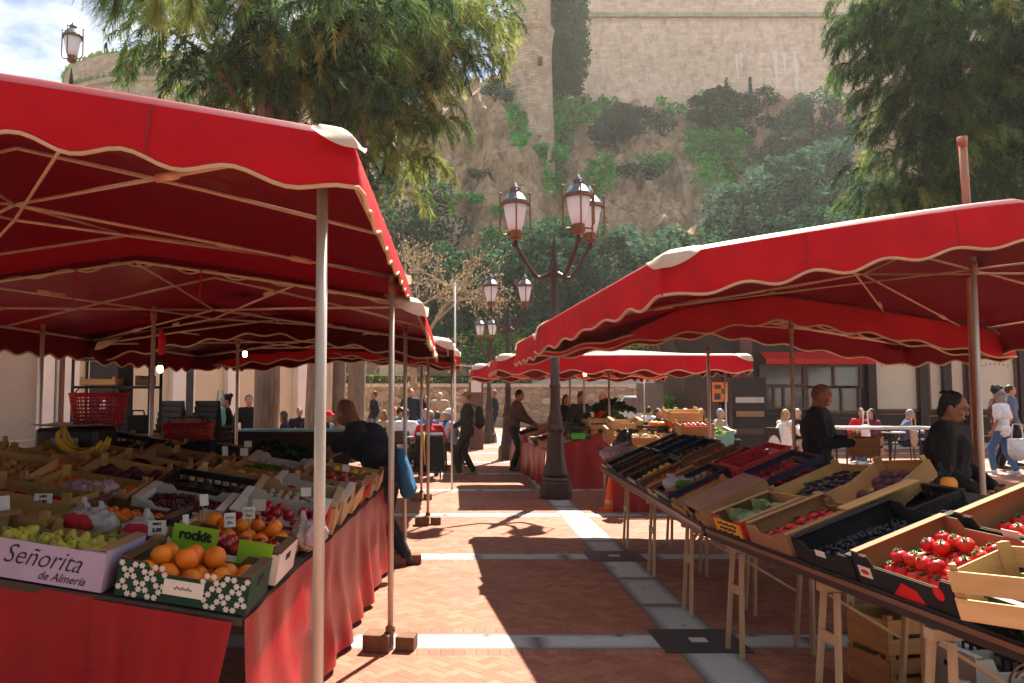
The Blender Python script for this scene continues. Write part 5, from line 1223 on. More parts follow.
# ------------------------------------------------ produce stand behind the black edged display
t = thing('display_table', 'low produce stand with a red cloth front beyond the far board', 'table', (0, 0, 0)); y0 = 11.2
p0, p1 = at(612, 452, y0), at(704, 452, y0)
m = MB(); m.bbox((p0.x, y0, p0.z - .03), (p1.x, y0 + 1.2, p0.z)); m.build('board', BOARD, t)
skirt((p0.x, y0, 0), (p1.x, y0, 0), p0.z, .02, (0, -1, 0), .02, 5, 21, 0, 0, 60).build('front_skirt', CLOTHM, t, True)
for x in (p0.x + .1, p1.x - .1): m = MB(); m.tube([(x, y0 + 1.1, p0.z - .03), (x, y0 + 1.1, 0)], .016, 8); m.build('leg', GALV, t, True)
GS = 'crates on the low produce stand'; zt_ = p0.z
def stand(px, w, dy, dz, kd, mat, lab, h=.22, ly=.36):
    x = at(px, 452, y0).x; Mx = Matrix.Translation((x, y0 + .2 + dy, zt_ + dz)) @ Matrix.Rotation(.12, 4, 'X'); return crate(kd, w, ly, h, mat, Mx, lab, GS, False), Mx
c, Mx = stand(638, .52, .0, .01, 'wood', CW[0], 'wooden crate of cauliflowers on the low stand')
for i in range(3): cabbage(Mx @ Vector(((i - 1) * .15, -.02, .16)), 'white cauliflower in the wooden crate on the low stand', 'cauliflowers on the low stand', CABM, .075, True)
c, Mx = stand(675, .40, .0, .01, 'wood', CW[1], 'pale wooden crate with dark greens next to the cauliflowers')
leafheap('dark_greens', 'dark greens in the pale crate beside the cauliflowers', 'greens', Mx, .34, .28, .08, .1, LEAF['dark_greens'], 120, .05)
c, Mx = stand(700, .46, -.02, .0, 'wood', CW[0], 'lower wooden crate of the pair at the end of the low stand', .2); leafheap('herbs', 'green herbs in the lower crate at the end of the low stand', 'herbs', Mx, .4, .3, .1, .08, LEAF['herbs'], 100, .04)
c, Mx = stand(700, .46, .06, .24, 'wood', CW[0], 'upper wooden crate of carrots and tomatoes at the end of the low stand', .16); fill(Mx, .4, .3, .14, 'small_tomato', 'small tomato in the upper crate at the end of the low stand', 'small tomatoes on the low stand', 1, 1.4, .9, .12)
c, Mx = stand(697, .5, .5, .42, 'wood', CW[1], 'pale empty crate standing on edge at the back of the low stand', .16)
c, Mx = stand(636, .58, .55, .10, 'card', (KRAFT, KRAFT), 'large flat kraft carton behind the cauliflowers', .2)
c, Mx = stand(637, .46, .55, .31, 'card', (CTAN, CTAN), 'tan carton stacked above the flat kraft carton', .12)
c, Mx = stand(662, .42, .55, .16, 'plastic', PBLACK, 'black crate of pumpkins at the back of the low stand', .2)
for i, px in enumerate((654, 662, 671)): fruit('pumpkin', at(px, 425, y0 + .62), 'orange pumpkin on the black crate behind the cauliflowers', 'pumpkins on the low stand', .85 - .1 * i, (0, 0, i))
c, Mx = stand(722, .42, .1, .10, 'card', (M('turquoise_card', (.16, .50, .55), .7), CWHITE), 'turquoise and white box of lettuce at the end of the low stand', .2)
leafheap('lettuce_leaves', 'pale green lettuce in the turquoise box', 'lettuce', Mx, .36, .3, .12, .12, LEAF['pale_lettuce'], 120, .06)
leafheap('red_peppers', 'red and purple produce heaped below the turquoise box', 'peppers', Matrix.Translation((at(733, 463, 10.4).x, 10.4, .70)), .5, .3, 0, .14, FR['red_pepper'][0], 60, .06)
p = at(622, 447, 11.0); poly_bag('black rubbish bag hanging at the near corner of the low stand', p, (.14, .12, .22), M('black_bag', (.012, .012, .014), .3))
# cone
t = thing('traffic_cone', 'orange traffic cone beside the last trestle', 'traffic cone', gnd(611, 511)); ORC = M('cone_orange', (.80, .10, .012), .45, .1)
m = MB(); m.box((0, 0, .018), (.30, .30, .035)); m.build('base', ORC, t, bevel=.01)
m = MB(); m.lathe([(.12, .035), (.10, .06), (.035, .46), (.028, .47), (0, .47)], 24); m.build('body', ORC, t, True)
m = MB(); m.lathe([(.094, .10), (.076, .205)], 24); m.build('white_band', M('cone_band', (.7, .42, .3), .4), t, True)
# ================================================================== street lamps
IRON = M('brown_iron', (.050, .027, .022), .42, .2, 10, bump=.1, bscale=60, metal=.25, spec=.5)
BRASS = M('lantern_copper', (.20, .10, .045), .45, .2, 12, metal=.5); LROOF = M('lantern_roof', (.13, .15, .17), .45, .25, 9, metal=.5)
GLASS = M('frosted_lantern_glass', (.86, .90, .93), .35, .04, 5, trans=.55, tcol=(.93, .97, 1))
def lantern_parts(t, c, s):
    c = Vector(c); def_ = lambda prof: [(r * s, z * s) for r, z in prof]
    m = MB(); m.lathe(def_([(.075, 0), (.10, .03), (.105, .07), (.085, .10), (.10, .13), (.085, .15), (0, .15)]), 16, c - Vector((0, 0, .15 * s))); m.build('lantern_cup', BRASS, t, True)
    m = MB(); m.lathe(def_([(.105, 0), (.135, .12), (.165, .28), (.185, .40)]), 18, c); m.build('lantern_glass', GLASS, t, True)
    m = MB(); m.lathe(def_([(.19, .40), (.225, .405), (.225, .43), (.20, .445)]), 18, c); m.build('lantern_rim', BRASS, t, True)
    m = MB(); m.lathe(def_([(.222, .43), (.20, .48), (.185, .485), (.165, .54), (.15, .545), (.12, .59), (.07, .61), (.065, .65), (.085, .66), (.075, .69), (.03, .72), (.022, .76), (0, .77)]), 18, c); m.build('lantern_roof', LROOF, t, True)
    for a in (0, pi / 2, pi, 3 * pi / 2):
        d = Vector((math.cos(a), math.sin(a), 0)); m = MB()
        m.tube([c + d * .07 * s + Vector((0, 0, -.05 * s)), c + d * .19 * s + Vector((0, 0, -.07 * s)), c + d * .24 * s + Vector((0, 0, .02 * s)), c + d * .235 * s + Vector((0, 0, .5 * s)), c + d * .235 * s + Vector((0, 0, .58 * s))], .013 * s, 7)
        m.ell(c + d * .235 * s + Vector((0, 0, .59 * s)), .022 * s, 8, 6); m.build('lantern_bracket', BRASS, t, True)
def lamp(label, x, y, H, arms, top=None, base=True, s=1.0, ars=.62):
    """H: height of the lantern cups; arms: list of azimuth angles"""
    t = thing('street_lamp', label, 'street lamp', (x, y, .012), 0, 'lantern street lamps of the plaza')
    if base == 'slim':
        m = MB(); m.tube([(0, 0, 0), (0, 0, H - 1.3)], [.06, .045], 10); m.build('shaft', IRON, t, True)
    elif base:
        m = MB(); m.lathe([(.25, 0), (.25, .24), (.235, .27), (.24, .30), (.21, .33), (0, .33)], 8); m.build('plinth', IRON, t)
        m = MB(); m.lathe([(.20, .33), (.185, .40), (.15, .62), (.125, .95), (.115, 1.02), (.145, 1.05), (.15, 1.09), (.125, 1.12), (.11, 1.2), (.12, 1.24), (.105, 1.28), (.085, 1.36), (.075, 1.7), (.088, 1.72), (.088, 1.76), (.072, 1.79), (.062, H - 1.35), (0, H - 1.35)], 20); m.build('shaft', IRON, t, True)
    m = MB(); z = H - 1.36; m.lathe([(.06, z), (.085, z + .03), (.085, z + .07), (.06, z + .10), (.055, z + .45), (.07, z + .5), (.05, z + .56), (.05, z + .72), (.085, z + .78), (.095, z + .86), (.07, z + .93), (.045, z + 1.02), (.055, z + 1.08), (.02, z + 1.3), (0, z + 1.42)], 16); m.build('crown_shaft', IRON, t, True)
    for a in arms:
        d = Vector((math.cos(a), math.sin(a), 0)); m = MB(); z0 = H - .58
        pts = [Vector((0, 0, z0)) + d * .05]
        for k in range(1, 15):
            f = k / 14; pts.append(d * (.05 + (ars - .05) * f) + Vector((0, 0, z0 - .09 * math.sin(f * pi * 1.2) + .40 * max(0, f - .35) ** 1.1 / .65 ** 1.1 + .0)))
        e = pts[-1]; pts.append(e + Vector((0, 0, .06)))
        m.tube(pts, [.042] * 4 + [.034] * 8 + [.03] * 4, 10); m.ell(e + Vector((0, 0, -.0)), .05, 10, 8); m.ell(pts[5], .042, 8, 6); m.build('arm', IRON, t, True)
        lantern_parts(t, e + Vector((0, 0, .22 * s)), s)
    if top: lantern_parts(t, (0, 0, H + .3), s)
    return t
g = gnd(556, 499)
lamp('tall brown iron lamp post with three frosted lanterns standing in front of the middle stall', g.x, g.y, 4.12, [R(184), R(-60), R(14)], s=1.0, ars=.62)
lamp('second lamp post behind the tall one, two of its lanterns against the dark evergreens', at(508, VY, 20.0).x, 20.0, 3.85, [R(195), R(-15)], s=.9, ars=.44)
lamp('third smaller looking lamp post, its lanterns low by the bare tree', at(489, VY, 26.5).x, 26.5, 3.50, [R(190), R(-70)], s=.8, ars=.30)
p = at(72, 58, 17.5); lamp('single lantern lamp rising above the nearest canopy against the sky', p.x, p.y, p.z - .26, [], top=True, base='slim', s=1.0)

# ================================================================== paving
def paving_material():
    m, nt, p, out = new_mat('plaza_paving'); X.nt = nt
    tc = nt.nodes.new('ShaderNodeTexCoord'); sp = nt.nodes.new('ShaderNodeSeparateXYZ'); nt.links.new(tc.outputs['Object'], sp.inputs[0])
    wx, wy = X(sp.outputs[0]), X(sp.outputs[1])
    S = 1 / .070; c45 = .70710678 * S
    hx, hy = (wx + wy) * c45, (wy - wx) * c45
    i, j = hx.floor(), hy.floor(); fx, fy = hx - i, hy - j; k = (i - j).mod(4.0)
    k1, k2 = (k - 1).abs().lt(.5), (k - 2).abs().lt(.5); horiz = k.lt(1.5)
    u = X.op('ADD', fx, k1); v = X.op('ADD', fy, k2)
    dH = (u.mn(2.0 - u)).mn(fy.mn(1.0 - fy)); dV = (fx.mn(1.0 - fx)).mn(v.mn(2.0 - v)); dh = lerp(dV, dH, horiz)
    bi, bj = i - k1, j - k2
    # courses: stone bands across every 2.75 m and one along the plaza; straight soldier bricks beside them
    yb = (wy + (2.75 / 2 - 5.41)).mod(2.75) - 2.75 / 2; ay = yb.abs(); ax = (wx - 1.63).abs()
    band = ay.lt(.17).mx(ax.lt(.19)); sold = ay.lt(.29).mx(ax.lt(.30))
    sx, sy = wx * (1 / .075), yb * (1 / .12); along = ax.lt(.30)
    q = lerp(sx, wy * (1 / .075), along); fq = q.frac(); edge2 = ay - .17; edge2 = lerp(edge2, ax - .19, along)
    ds = fq.mn(1 - fq).mn((edge2 * 9.0)).mn((.115 - edge2) * 9.0 + .02)
    dist = lerp(dh, ds, sold); idA = lerp(bi, q.floor() + 300, sold); idB = lerp(bj, (wy * .36).floor() + 77, sold)
    # stone slab joints
    st = lerp(wx * (1 / .9) + (wy * .3636).floor() * .37, wy * (1 / .9), ax.lt(.19)); fs = st.frac(); dst = fs.mn(1 - fs) * 9.0
    dst = dst.mn(lerp((.17 - ay) * 12.0, (.19 - ax) * 12.0, ax.lt(.19)))
    cmb = nt.nodes.new('ShaderNodeCombineXYZ'); nt.links.new(idA.o, cmb.inputs[0]); nt.links.new(idB.o, cmb.inputs[1])
    wn = nt.nodes.new('ShaderNodeTexWhiteNoise'); wn.noise_dimensions = '2D'; nt.links.new(cmb.outputs[0], wn.inputs['Vector'])
    big = noise_node(nt, .8, 5, .65); fine = noise_node(nt, 40, 4, .6)
    brick = ramp(nt, wn.outputs[0], [(0, (.29, .10, .057)), (.5, (.345, .13, .076)), (1, (.40, .165, .10))])
    brick = mixc(nt, .5, brick, ramp(nt, big.outputs[0], [(.3, (.55, .5, .48)), (.7, (1.1, 1.08, 1.05))]), 'MULTIPLY')
    brick = mixc(nt, .35, brick, ramp(nt, fine.outputs[0], [(.3, (.6, .6, .6)), (.7, (1.2, 1.2, 1.2))]), 'MULTIPLY')
    joint = X.op('SUBTRACT', 1.0, X.op('SMOOTH_MIN', X.op('MULTIPLY', dist, 14.0), 1.0, .2)).mx(0.0)
    brick = mixc(nt, (joint * .5).o, brick, (.15, .075, .05))
    cm2 = nt.nodes.new('ShaderNodeCombineXYZ'); nt.links.new(st.floor().o, cm2.inputs[0]); nt.links.new((wy * .3636).floor().o, cm2.inputs[1])
    wn2 = nt.nodes.new('ShaderNodeTexWhiteNoise'); wn2.noise_dimensions = '2D'; nt.links.new(cm2.outputs[0], wn2.inputs['Vector'])
    stone = ramp(nt, wn2.outputs[0], [(0, (.36, .35, .335)), (1, (.52, .505, .48))])
    stone = mixc(nt, .4, stone, ramp(nt, fine.outputs[0], [(.3, (.6, .6, .6)), (.7, (1.15, 1.15, 1.15))]), 'MULTIPLY')
    stone = mixc(nt, X.op('SUBTRACT', 1.0, dst.mn(1.0)).mx(0.0).o, stone, (.10, .09, .08))
    col = mixc(nt, band.o, brick, stone)
    spots = noise_node(nt, 7, 2, .5); col = mixc(nt, ramp(nt, spots.outputs[0], [(.66, 0), (.72, .45)]), col, (.10, .06, .045))
    nt.links.new(col, p.inputs['Base Color']); p.inputs['Roughness'].default_value = .72; p.inputs['Specular IOR Level'].default_value = .3
    b = nt.nodes.new('ShaderNodeBump'); b.inputs['Strength'].default_value = .5; b.inputs['Distance'].default_value = .006
    hgt = lerp((dist * 9.0).mn(1.0), dst.mn(1.0), band) + X(fine.outputs[0]) * .4; nt.links.new(hgt.o, b.inputs['Height']); nt.links.new(b.outputs[0], p.inputs['Normal'])
    return m
m = MB(); m.bbox((-30, -6, -.2), (32, 39.6, .012)); tag(m.build('plaza_paving', paving_material()), kind='structure')
m = MB(); s_ = 600; m.add([(-s_, -s_, -.004), (s_, -s_, -.004), (s_, s_, -.004), (-s_, s_, -.004)], [(0, 1, 2, 3)]); tag(m.build('ground', M('far_ground', (.20, .17, .13), .9, .2, .05)), kind='structure')
SLATE = M('dark_slate', (.045, .043, .045), .5, .2, 8)
for x, y, l in ((1.63, 5.41, 'dark square slate cover with a small pale plate, nearest on the paving'), (1.63, 8.16, 'dark square slate cover with a small pale plate, next to the patch of sun')):
    t = thing('ground_cover', l, 'ground cover', (x, y, .012)); m = MB(); m.box((0, 0, .003), (.56, .50, .006)); m.build('slab', SLATE, t)
    m = MB(); m.box((0, .0, .008), (.11, .085, .005)); m.build('plate', M('pale_plate', (.55, .50, .44), .4), t)
t = thing('ground_cover', 'small drain plate in the sunlit stone band before the lamp post', 'ground cover', (1.62, 10.9, .012)); m = MB(); m.box((0, 0, .003), (.26, .2, .006)); m.build('plate', M('pale_plate', (.55, .5, .44)), t)
m = MB(); m.box((0, 0, .008), (.16, .02, .003)); m.build('slot', SLATE, t)
# ================================================================== shelf, chairs and odds at the dim side
SHELFM = M('dark_steel_shelf', (.025, .022, .022), .5, .2, metal=.4)
ys = 10.4
t = thing('steel_shelf', 'black slotted steel shelf before the cream wall, small crates on its upper board', 'shelf', (0, 0, 0))
xa, xb = at(73, VY, ys).x, at(150, VY, ys).x
for x in (xa, xb):
    for y in (ys, ys + .4):
        m = MB(); m.bbox((x - .02, y - .02, .012), (x + .02, y - .014, 2.1)); m.bbox((x - .02, y - .014, .012), (x - .014, y + .02, 2.1)); m.build('post', SHELFM, t)
for py in (359, 387, 432):
    z = at(100, py, ys).z; m = MB(); m.bbox((xa, ys, z - .02), (xb, ys + .4, z + .015)); m.build('shelf_board', SHELFM, t)
m = MB(); m.bbox((at(108, VY, ys).x, ys + .30, .3), (at(122, VY, ys).x, ys + .36, 2.05)); m.build('back_panel', SHELFM, t)
z = at(100, 387, ys).z
crate('wood', .46, .3, .10, CW[0], Matrix.Translation((at(96, VY, ys).x, ys + .18, z + .02)), 'low empty wooden crate on the steel shelf', 'crates on the steel shelf')
crate('card', .20, .2, .12, (CBROWN, CBROWN), Matrix.Translation((at(140, VY, ys).x, ys + .18, z + .02)), 'small brown carton on the steel shelf', 'crates on the steel shelf')
t = thing('spray_bottle', 'white spray bottle with a red trigger hanging from the steel shelf', 'bottle', at(104, 402, ys - .1)); m = MB(); m.lathe([(0, -.12), (.045, -.12), (.05, -.05), (.03, .02), (.018, .05), (0, .05)], 14); m.build('bottle_body', WHITEC, t, True); m = MB(); m.box((.03, 0, .07), (.09, .03, .04)); m.build('trigger', RP, t, bevel=.006)
t = thing('handbag', 'black boxy handbag standing by the steel shelf', 'handbag', at(138, 424, 9.0)); m = MB(); m.box((0, 0, 0), (.24, .12, .2)); m.build('bag_body', BLACK, t, bevel=.03); m = MB(); m.tube([(-.07, 0, .1), (-.06, 0, .15), (.06, 0, .15), (.07, 0, .1)], .01, 6); m.build('handle', BLACK, t, True)
t = thing('storage_box', 'grey plastic box beneath the black handbag', 'box', at(139, 446, 8.9)); m = MB(); m.box((0, 0, 0), (.36, .26, .22)); m.build('box_body', M('grey_plastic', (.14, .13, .13), .5), t, bevel=.02); m = MB(); m.box((0, 0, .12), (.38, .28, .03)); m.build('lid', M('grey_plastic', (.14, .13, .13)), t, bevel=.008)
t = thing('side_counter', 'low dark counter carrying the grey box and handbag behind the display', 'counter', (at(148, VY, 8.9).x, 8.9, 0)); m = MB(); m.box((0, 0, .90), (1.1, .5, .04)); m.build('counter_top', BOARD, t)
for x in (-.5, .5): m = MB(); m.box((x, 0, .44), (.05, .4, .88)); m.build('leg', BOARD, t)
for s_i, (px, n) in enumerate(((175, 9), (210, 9))):
    x = at(px, VY, 12.0).x
    for k in range(n):
        o = chair(x + .01 * k, 12.0 + .012 * k, -.25 + .02 * (k % 2) + pi, 'black chair in the %s stack against the cream wall, %s from the ground' % ('first' if s_i == 0 else 'second', ORD[k]), 'stacked black chairs')
        o.location.z = .012 + .085 * k + (0 if k else 0)
t = thing('dark_chair_back', 'dark slatted chair back poking above the crates at the picture edge', 'chair', LM(5.0, 2.55, 0, .0).translation + Vector((-.2, .6, -.2)))
for k in range(4): m = MB(); m.tube([(-.12 + .07 * k, 0, 0), (-.10 + .085 * k, .03, .46)], .014, 6); m.build('slat', BLACK, t, True)
m = MB(); m.box((0, 0, .0), (.36, .05, .05)); m.build('seat_rail', BLACK, t)
# turquoise trestle table
yt = 12.6; p0, p1 = at(236, 430, yt), at(349, 428, yt)
t = thing('long_table', 'long table with a turquoise edge between the display and the tree trunks', 'table', (0, 0, 0))
m = MB(); m.bbox((p0.x, yt, p0.z - .03), (p1.x, yt + .6, p0.z)); m.build('table_top', M('turquoise_top', (.16, .42, .44), .5), t)
skirt((p0.x, yt + .02, 0), (p1.x, yt + .02, 0), p0.z - .03, .1, (0, -1, 0), .03, 7, 31, 0, 0, 60).build('dark_skirt', M('dark_cloth', (.03, .018, .015), .85), t, True)
for x in (p0.x + .1, p1.x - .1): m = MB(); m.tube([(x, yt + .5, p0.z - .03), (x, yt + .5, 0)], .016, 8); m.build('leg', GALV, t, True)

# ================================================================== cream building on the far left
def stuccom(n, c, **k): return M(n, c, .85, .08, 1.5, bump=.15, bscale=60, **k)
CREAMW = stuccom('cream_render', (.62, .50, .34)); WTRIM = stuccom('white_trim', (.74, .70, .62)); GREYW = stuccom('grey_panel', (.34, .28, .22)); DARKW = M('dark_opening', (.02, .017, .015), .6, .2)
def fac(px, off=0):
    a = (px - VX) / FPX; Y = -23.23 / (a - .621); return Vector((a * Y, Y, 0))
F0, F1 = fac(-160), fac(338); fd = (F1 - F0).normalized(); fn_ = Vector((fd.y, -fd.x, 0)); FL = (F1 - F0).length
t = thing('cream_building', 'long cream rendered building with pale pilasters and a dark tiled eave', 'building', F0, math.atan2(fd.y, fd.x))
def fs(px): return (fac(px) - F0).length
m = MB(); m.bbox((0, 0, 0), (FL, 6, 9.1)); m.build('wall', CREAMW, t)
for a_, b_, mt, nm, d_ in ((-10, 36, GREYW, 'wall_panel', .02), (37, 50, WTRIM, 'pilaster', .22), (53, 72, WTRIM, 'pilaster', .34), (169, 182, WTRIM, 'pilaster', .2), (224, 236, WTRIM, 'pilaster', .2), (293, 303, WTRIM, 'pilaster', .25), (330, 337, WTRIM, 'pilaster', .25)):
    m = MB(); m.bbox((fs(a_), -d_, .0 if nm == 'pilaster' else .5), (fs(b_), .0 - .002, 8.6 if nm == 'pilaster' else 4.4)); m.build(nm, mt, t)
for a_, b_ in ((88, 123), (184, 192)):
    fr = MB(); fr.bbox((fs(a_) - .08, -.08, .0), (fs(b_) + .08, -.003, 3.3)); f_ = fr.build('door', WTRIM, t); m = MB(); m.bbox((fs(a_), -.09, .1), (fs(b_), -.081, 3.2)); m.build('door_leaf', DARKW, f_)
m = MB(); m.bbox((0, -.06, 0), (FL, -.004, .45)); m.build('plinth', GREYW, t)
m = MB(); m.bbox((0, -.12, 4.6), (FL, -.004, 4.8)); m.build('string_course', WTRIM, t)
for k in range(5):
    s0 = FL * (k + .4) / 5.4; fr = MB(); fr.bbox((s0 - .75, -.10, 5.4), (s0 + .75, -.005, 7.6)); f_ = fr.build('window', WTRIM, t); m = MB(); m.bbox((s0 - .6, -.11, 5.55), (s0 + .6, -.101, 7.45)); m.build('pane', M('window_glass', (.05, .06, .07), .1, .1, spec=.7), f_)
ROOFM = M('dark_tile_roof', (.03, .02, .016), .7, .3, 6, bump=.4, bscale=20)
m = MB(); m.prism([(-1.0, 8.95), (-1.0, 9.12), (3, 10.6), (7, 9.12), (7, 8.95)], 'x', -.6, FL + .6); m.build('roof', ROOFM, t)

# ================================================================== stone walls and the ramp at the back of the plaza
def stonem(n, c1, c2, sc=2.2, mort=(.16, .13, .10), bump=.6, rough=.9):
    if n in MATS: return MATS[n]
    m, nt, p, out = new_mat(n); MATS[n] = m
    tc = nt.nodes.new('ShaderNodeTexCoord'); mp = nt.nodes.new('ShaderNodeMapping'); mp.inputs['Scale'].default_value = (1, 1, 1.9); nt.links.new(tc.outputs['Object'], mp.inputs[0])
    nz = noise_node(nt, 1.4, 3, .6, vec=mp.outputs[0]); ad = nt.nodes.new('ShaderNodeVectorMath'); ad.operation = 'MULTIPLY_ADD'; ad.inputs[1].default_value = (.25,) * 3; nt.links.new(nz.outputs['Color'], ad.inputs[0]); nt.links.new(mp.outputs[0], ad.inputs[2])
    v = nt.nodes.new('ShaderNodeTexVoronoi'); v.inputs['Scale'].default_value = sc; nt.links.new(ad.outputs[0], v.inputs['Vector'])
    v2 = nt.nodes.new('ShaderNodeTexVoronoi'); v2.feature = 'DISTANCE_TO_EDGE'; v2.inputs['Scale'].default_value = sc; nt.links.new(ad.outputs[0], v2.inputs['Vector'])
    sx = nt.nodes.new('ShaderNodeSeparateXYZ'); nt.links.new(v.outputs['Color'], sx.inputs[0])
    c = ramp(nt, sx.outputs[0], [(0, c1), (1, c2)]); fn = noise_node(nt, 18, 5, .65); c = mixc(nt, .5, c, ramp(nt, fn.outputs[0], [(.3, (.55, .55, .55)), (.7, (1.25, 1.22, 1.2))]), 'MULTIPLY')
    c = mixc(nt, ramp(nt, v2.outputs[0], [(.02, 1), (.06, 0)]), c, mort)
    nt.links.new(c, p.inputs['Base Color']); p.inputs['Roughness'].default_value = rough; p.inputs['Specular IOR Level'].default_value = .15
    b = nt.nodes.new('ShaderNodeBump'); b.inputs['Strength'].default_value = bump; b.inputs['Distance'].default_value = .05; nt.links.new(v2.outputs[0], b.inputs['Height']); nt.links.new(b.outputs[0], p.inputs['Normal']); return m
RUBBLE = stonem('rubble_stone', (.24, .18, .125), (.50, .40, .29)); RUBBLED = stonem('dark_rubble', (.15, .12, .09), (.32, .26, .20))
COPING = M('stone_coping', (.50, .45, .38), .85, .15, 4); CONC = M('pale_concrete', (.46, .46, .43), .85, .12, 2)
yw = 40.0
t = thing('stone_wall', 'long low rubble retaining wall behind the seated crowd', 'wall', (0, yw, 0))
m = MB(); m.bbox((-26, 0, 0), (14.5, .8, 1.95)); m.build('wall_face', RUBBLE, t); m = MB(); m.bbox((-26.1, -.08, 1.95), (14.6, .9, 2.12)); m.build('coping', COPING, t)
t = thing('stone_wall', 'upper dark rubble wall beyond the clipped hedge', 'wall', (0, yw + 3.2, 0))
m = MB(); m.prism([(-26, 2.0), (4.2, 2.0), (4.2, 2.8), (-3, 3.35), (-26, 3.45)], 'y', 0, .7); m.build('wall_face', RUBBLED, t)
m = MB(); m.beam((-26, .3, 3.50), (-3, .3, 3.40), .9, .12); m.beam((-3, .3, 3.40), (4.2, .3, 2.86), .9, .12); m.build('coping', COPING, t)
m = MB(); x = at(398, VY, yw + 3).x; m.bbox((x - 1.0, -.35, 2.0), (x + .9, -.004, 3.5)); m.build('buttress', COPING, t)
m = MB(); m.bbox((-34, yw + .9, 0), (44, 52, 2.0)); tag(m.build('upper_terrace', M('terrace_earth', (.22, .17, .11), .9, .25, 1)), kind='structure')
t = thing('ramp_wall', 'pale sloping concrete ramp wall with a rail, rising behind the middle stall', 'ramp', (0, yw + 1.2, 0))
m = MB(); m.prism([(4.0, 2.0), (14.8, 2.0), (14.8, 2.25), (4.0, 3.1)], 'y', 0, .3); m.build('wall_face', CONC, t)
m = MB(); m.beam((4.0, .1, 3.75), (14.8, .1, 2.95), .06, .06); m.build('rail', GALV, t)
for k in range(10): x = 4.2 + k * 1.15; m = MB(); m.tube([(x, .1, 3.1 - .085 * (x - 4) * .95), (x, .1, 3.74 - .074 * (x - 4))], .02, 6); m.build('rail_post', GALV, t, True)
HEDGE = M('hedge_leaf', (.12, .20, .035), .6, .3, 6, trans=.25); BRIGHTL = M('bright_leaf', (.16, .40, .03), .55, .3, 5, trans=.35)
def leafbox(name, label, cat, lo, hi, mat, n, size, parent=None):
    t = thing(name, label, cat, lo); m = MB(); d = [b - a for a, b in zip(lo, hi)]
    for _ in range(n):
        p = Vector([rnd.random() * q for q in d]); f = rnd.randrange(3)
        if rnd.random() < .7: p[f] = rnd.choice((0, 1)) * d[f] if f != 2 else d[2] * (1 + .25 * noise.noise(Vector(p) * .9))
        e = Euler((rnd.uniform(-1.2, 1.2), rnd.uniform(-1.2, 1.2), rnd.uniform(0, 6.3))).to_matrix(); s = size * rnd.uniform(.6, 1.3)
        m.add([p + e @ Vector(q) * s for q in ((0, -.6, 0), (.35, 0, .1), (0, .7, 0), (-.35, 0, .1))], [(0, 1, 2, 3)])
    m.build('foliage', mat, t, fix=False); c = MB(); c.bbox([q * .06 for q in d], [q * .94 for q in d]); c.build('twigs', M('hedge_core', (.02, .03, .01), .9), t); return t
leafbox('hedge', 'low clipped hedge along the top of the rubble wall', 'hedge', (-20, yw + 1.0, 2.02), (4.0, yw + 1.7, 2.55), HEDGE, 5200, .16)
leafbox('hedge', 'bright green hedge above the upper wall, behind the lamp posts', 'hedge', (.2, yw + 5, 2.6), (6.0, yw + 7, 5.0), BRIGHTL, 5200, .24)
leafbox('hedge', 'low bright green planting by the small plane tree on the terrace edge', 'hedge', (7.2, 29.0, .0), (12.0, 30.0, 1.35), BRIGHTL, 3600, .16)
leafbox('hedge', 'dark green clipped bush beyond the ramp', 'hedge', (9.8, 44.0, 2.0), (12.4, 46.0, 4.6), BRIGHTL, 2400, .24)

# ================================================================== café on the right
CAFE = M('dark_brown_wood', (.026, .013, .011), .45, .2, 5, bump=.1, bscale=40, stretch=(2, 2, .2)); CAFEL = M('brown_wood_edge', (.11, .055, .04), .45, .2, 5)
BLIND = M('cream_blind', (.68, .62, .50), .8, .05, 2); WGLASS = M('shop_glass', (.10, .085, .08), .06, .2, 2, spec=.9, coat=.3); AWN = M('bright_red_awning', (.68, .012, .01), .55, .05, trans=.3); GOLD = M('gold_line', (.55, .33, .06), .4)
yc = 24.0
def cx(px): return at(px, VY, yc).x
def cz(py): return at(640, py, yc).z
t = thing('cafe_building', 'dark brown wooden café front with big windows and cream blinds', 'building', (0, yc, 0))
m = MB(); m.bbox((cx(722), .10, 0), (cx(1180), 8, 5.0)); m.build('wall', CAFE, t)
m = MB(); m.bbox((cx(722) - .2, -.25, 5.0), (cx(1180), 8.2, 5.2)); m.build('cornice', CAFEL, t)
m = MB(); m.bbox((cx(740), -.10, 0), (cx(752), .098, 4.95)); m.build('pilaster', CAFEL, t)
def win(a, b, y0, y1, glass=WGLASS, d=.05, nm='window', bars=0):
    fr = MB(); w = .07; x0, x1, z1, z0 = cx(a), cx(b), cz(y0), cz(y1)
    fr.bbox((x0 - w, -d, z0 - w), (x1 + w, .097, z0)); fr.bbox((x0 - w, -d, z1), (x1 + w, .097, z1 + w)); fr.bbox((x0 - w, -d, z0), (x0, .097, z1)); fr.bbox((x1, -d, z0), (x1 + w, .097, z1))
    for k in range(bars): q = x0 + (x1 - x0) * (k + 1) / (bars + 1); fr.bbox((q - .03, -d + .01, z0), (q + .03, .095, z1))
    f_ = fr.build(nm, CAFEL, t); m = MB(); m.bbox((x0, .03, z0), (x1, .09, z1)); m.build('pane' if glass is WGLASS else 'blind', glass, f_); return f_, (x0, x1, z0, z1)
win(762, 803, 367, 384); win(808, 860, 367, 386, bars=1); win(764, 803, 388, 407, bars=3); win(808, 858, 388, 411, bars=2)
m = MB(); m.grid(lambda u, v: (cx(760) + (cx(868) - cx(760)) * u, -.02 - .5 * v, cz(352) + (cz(360) - cz(352)) * v), 12, 3); m.grid(lambda u, v: (cx(760) + (cx(868) - cx(760)) * u, -.52, cz(360) - .14 * v), 12, 1); m.build('awning', AWN, t)
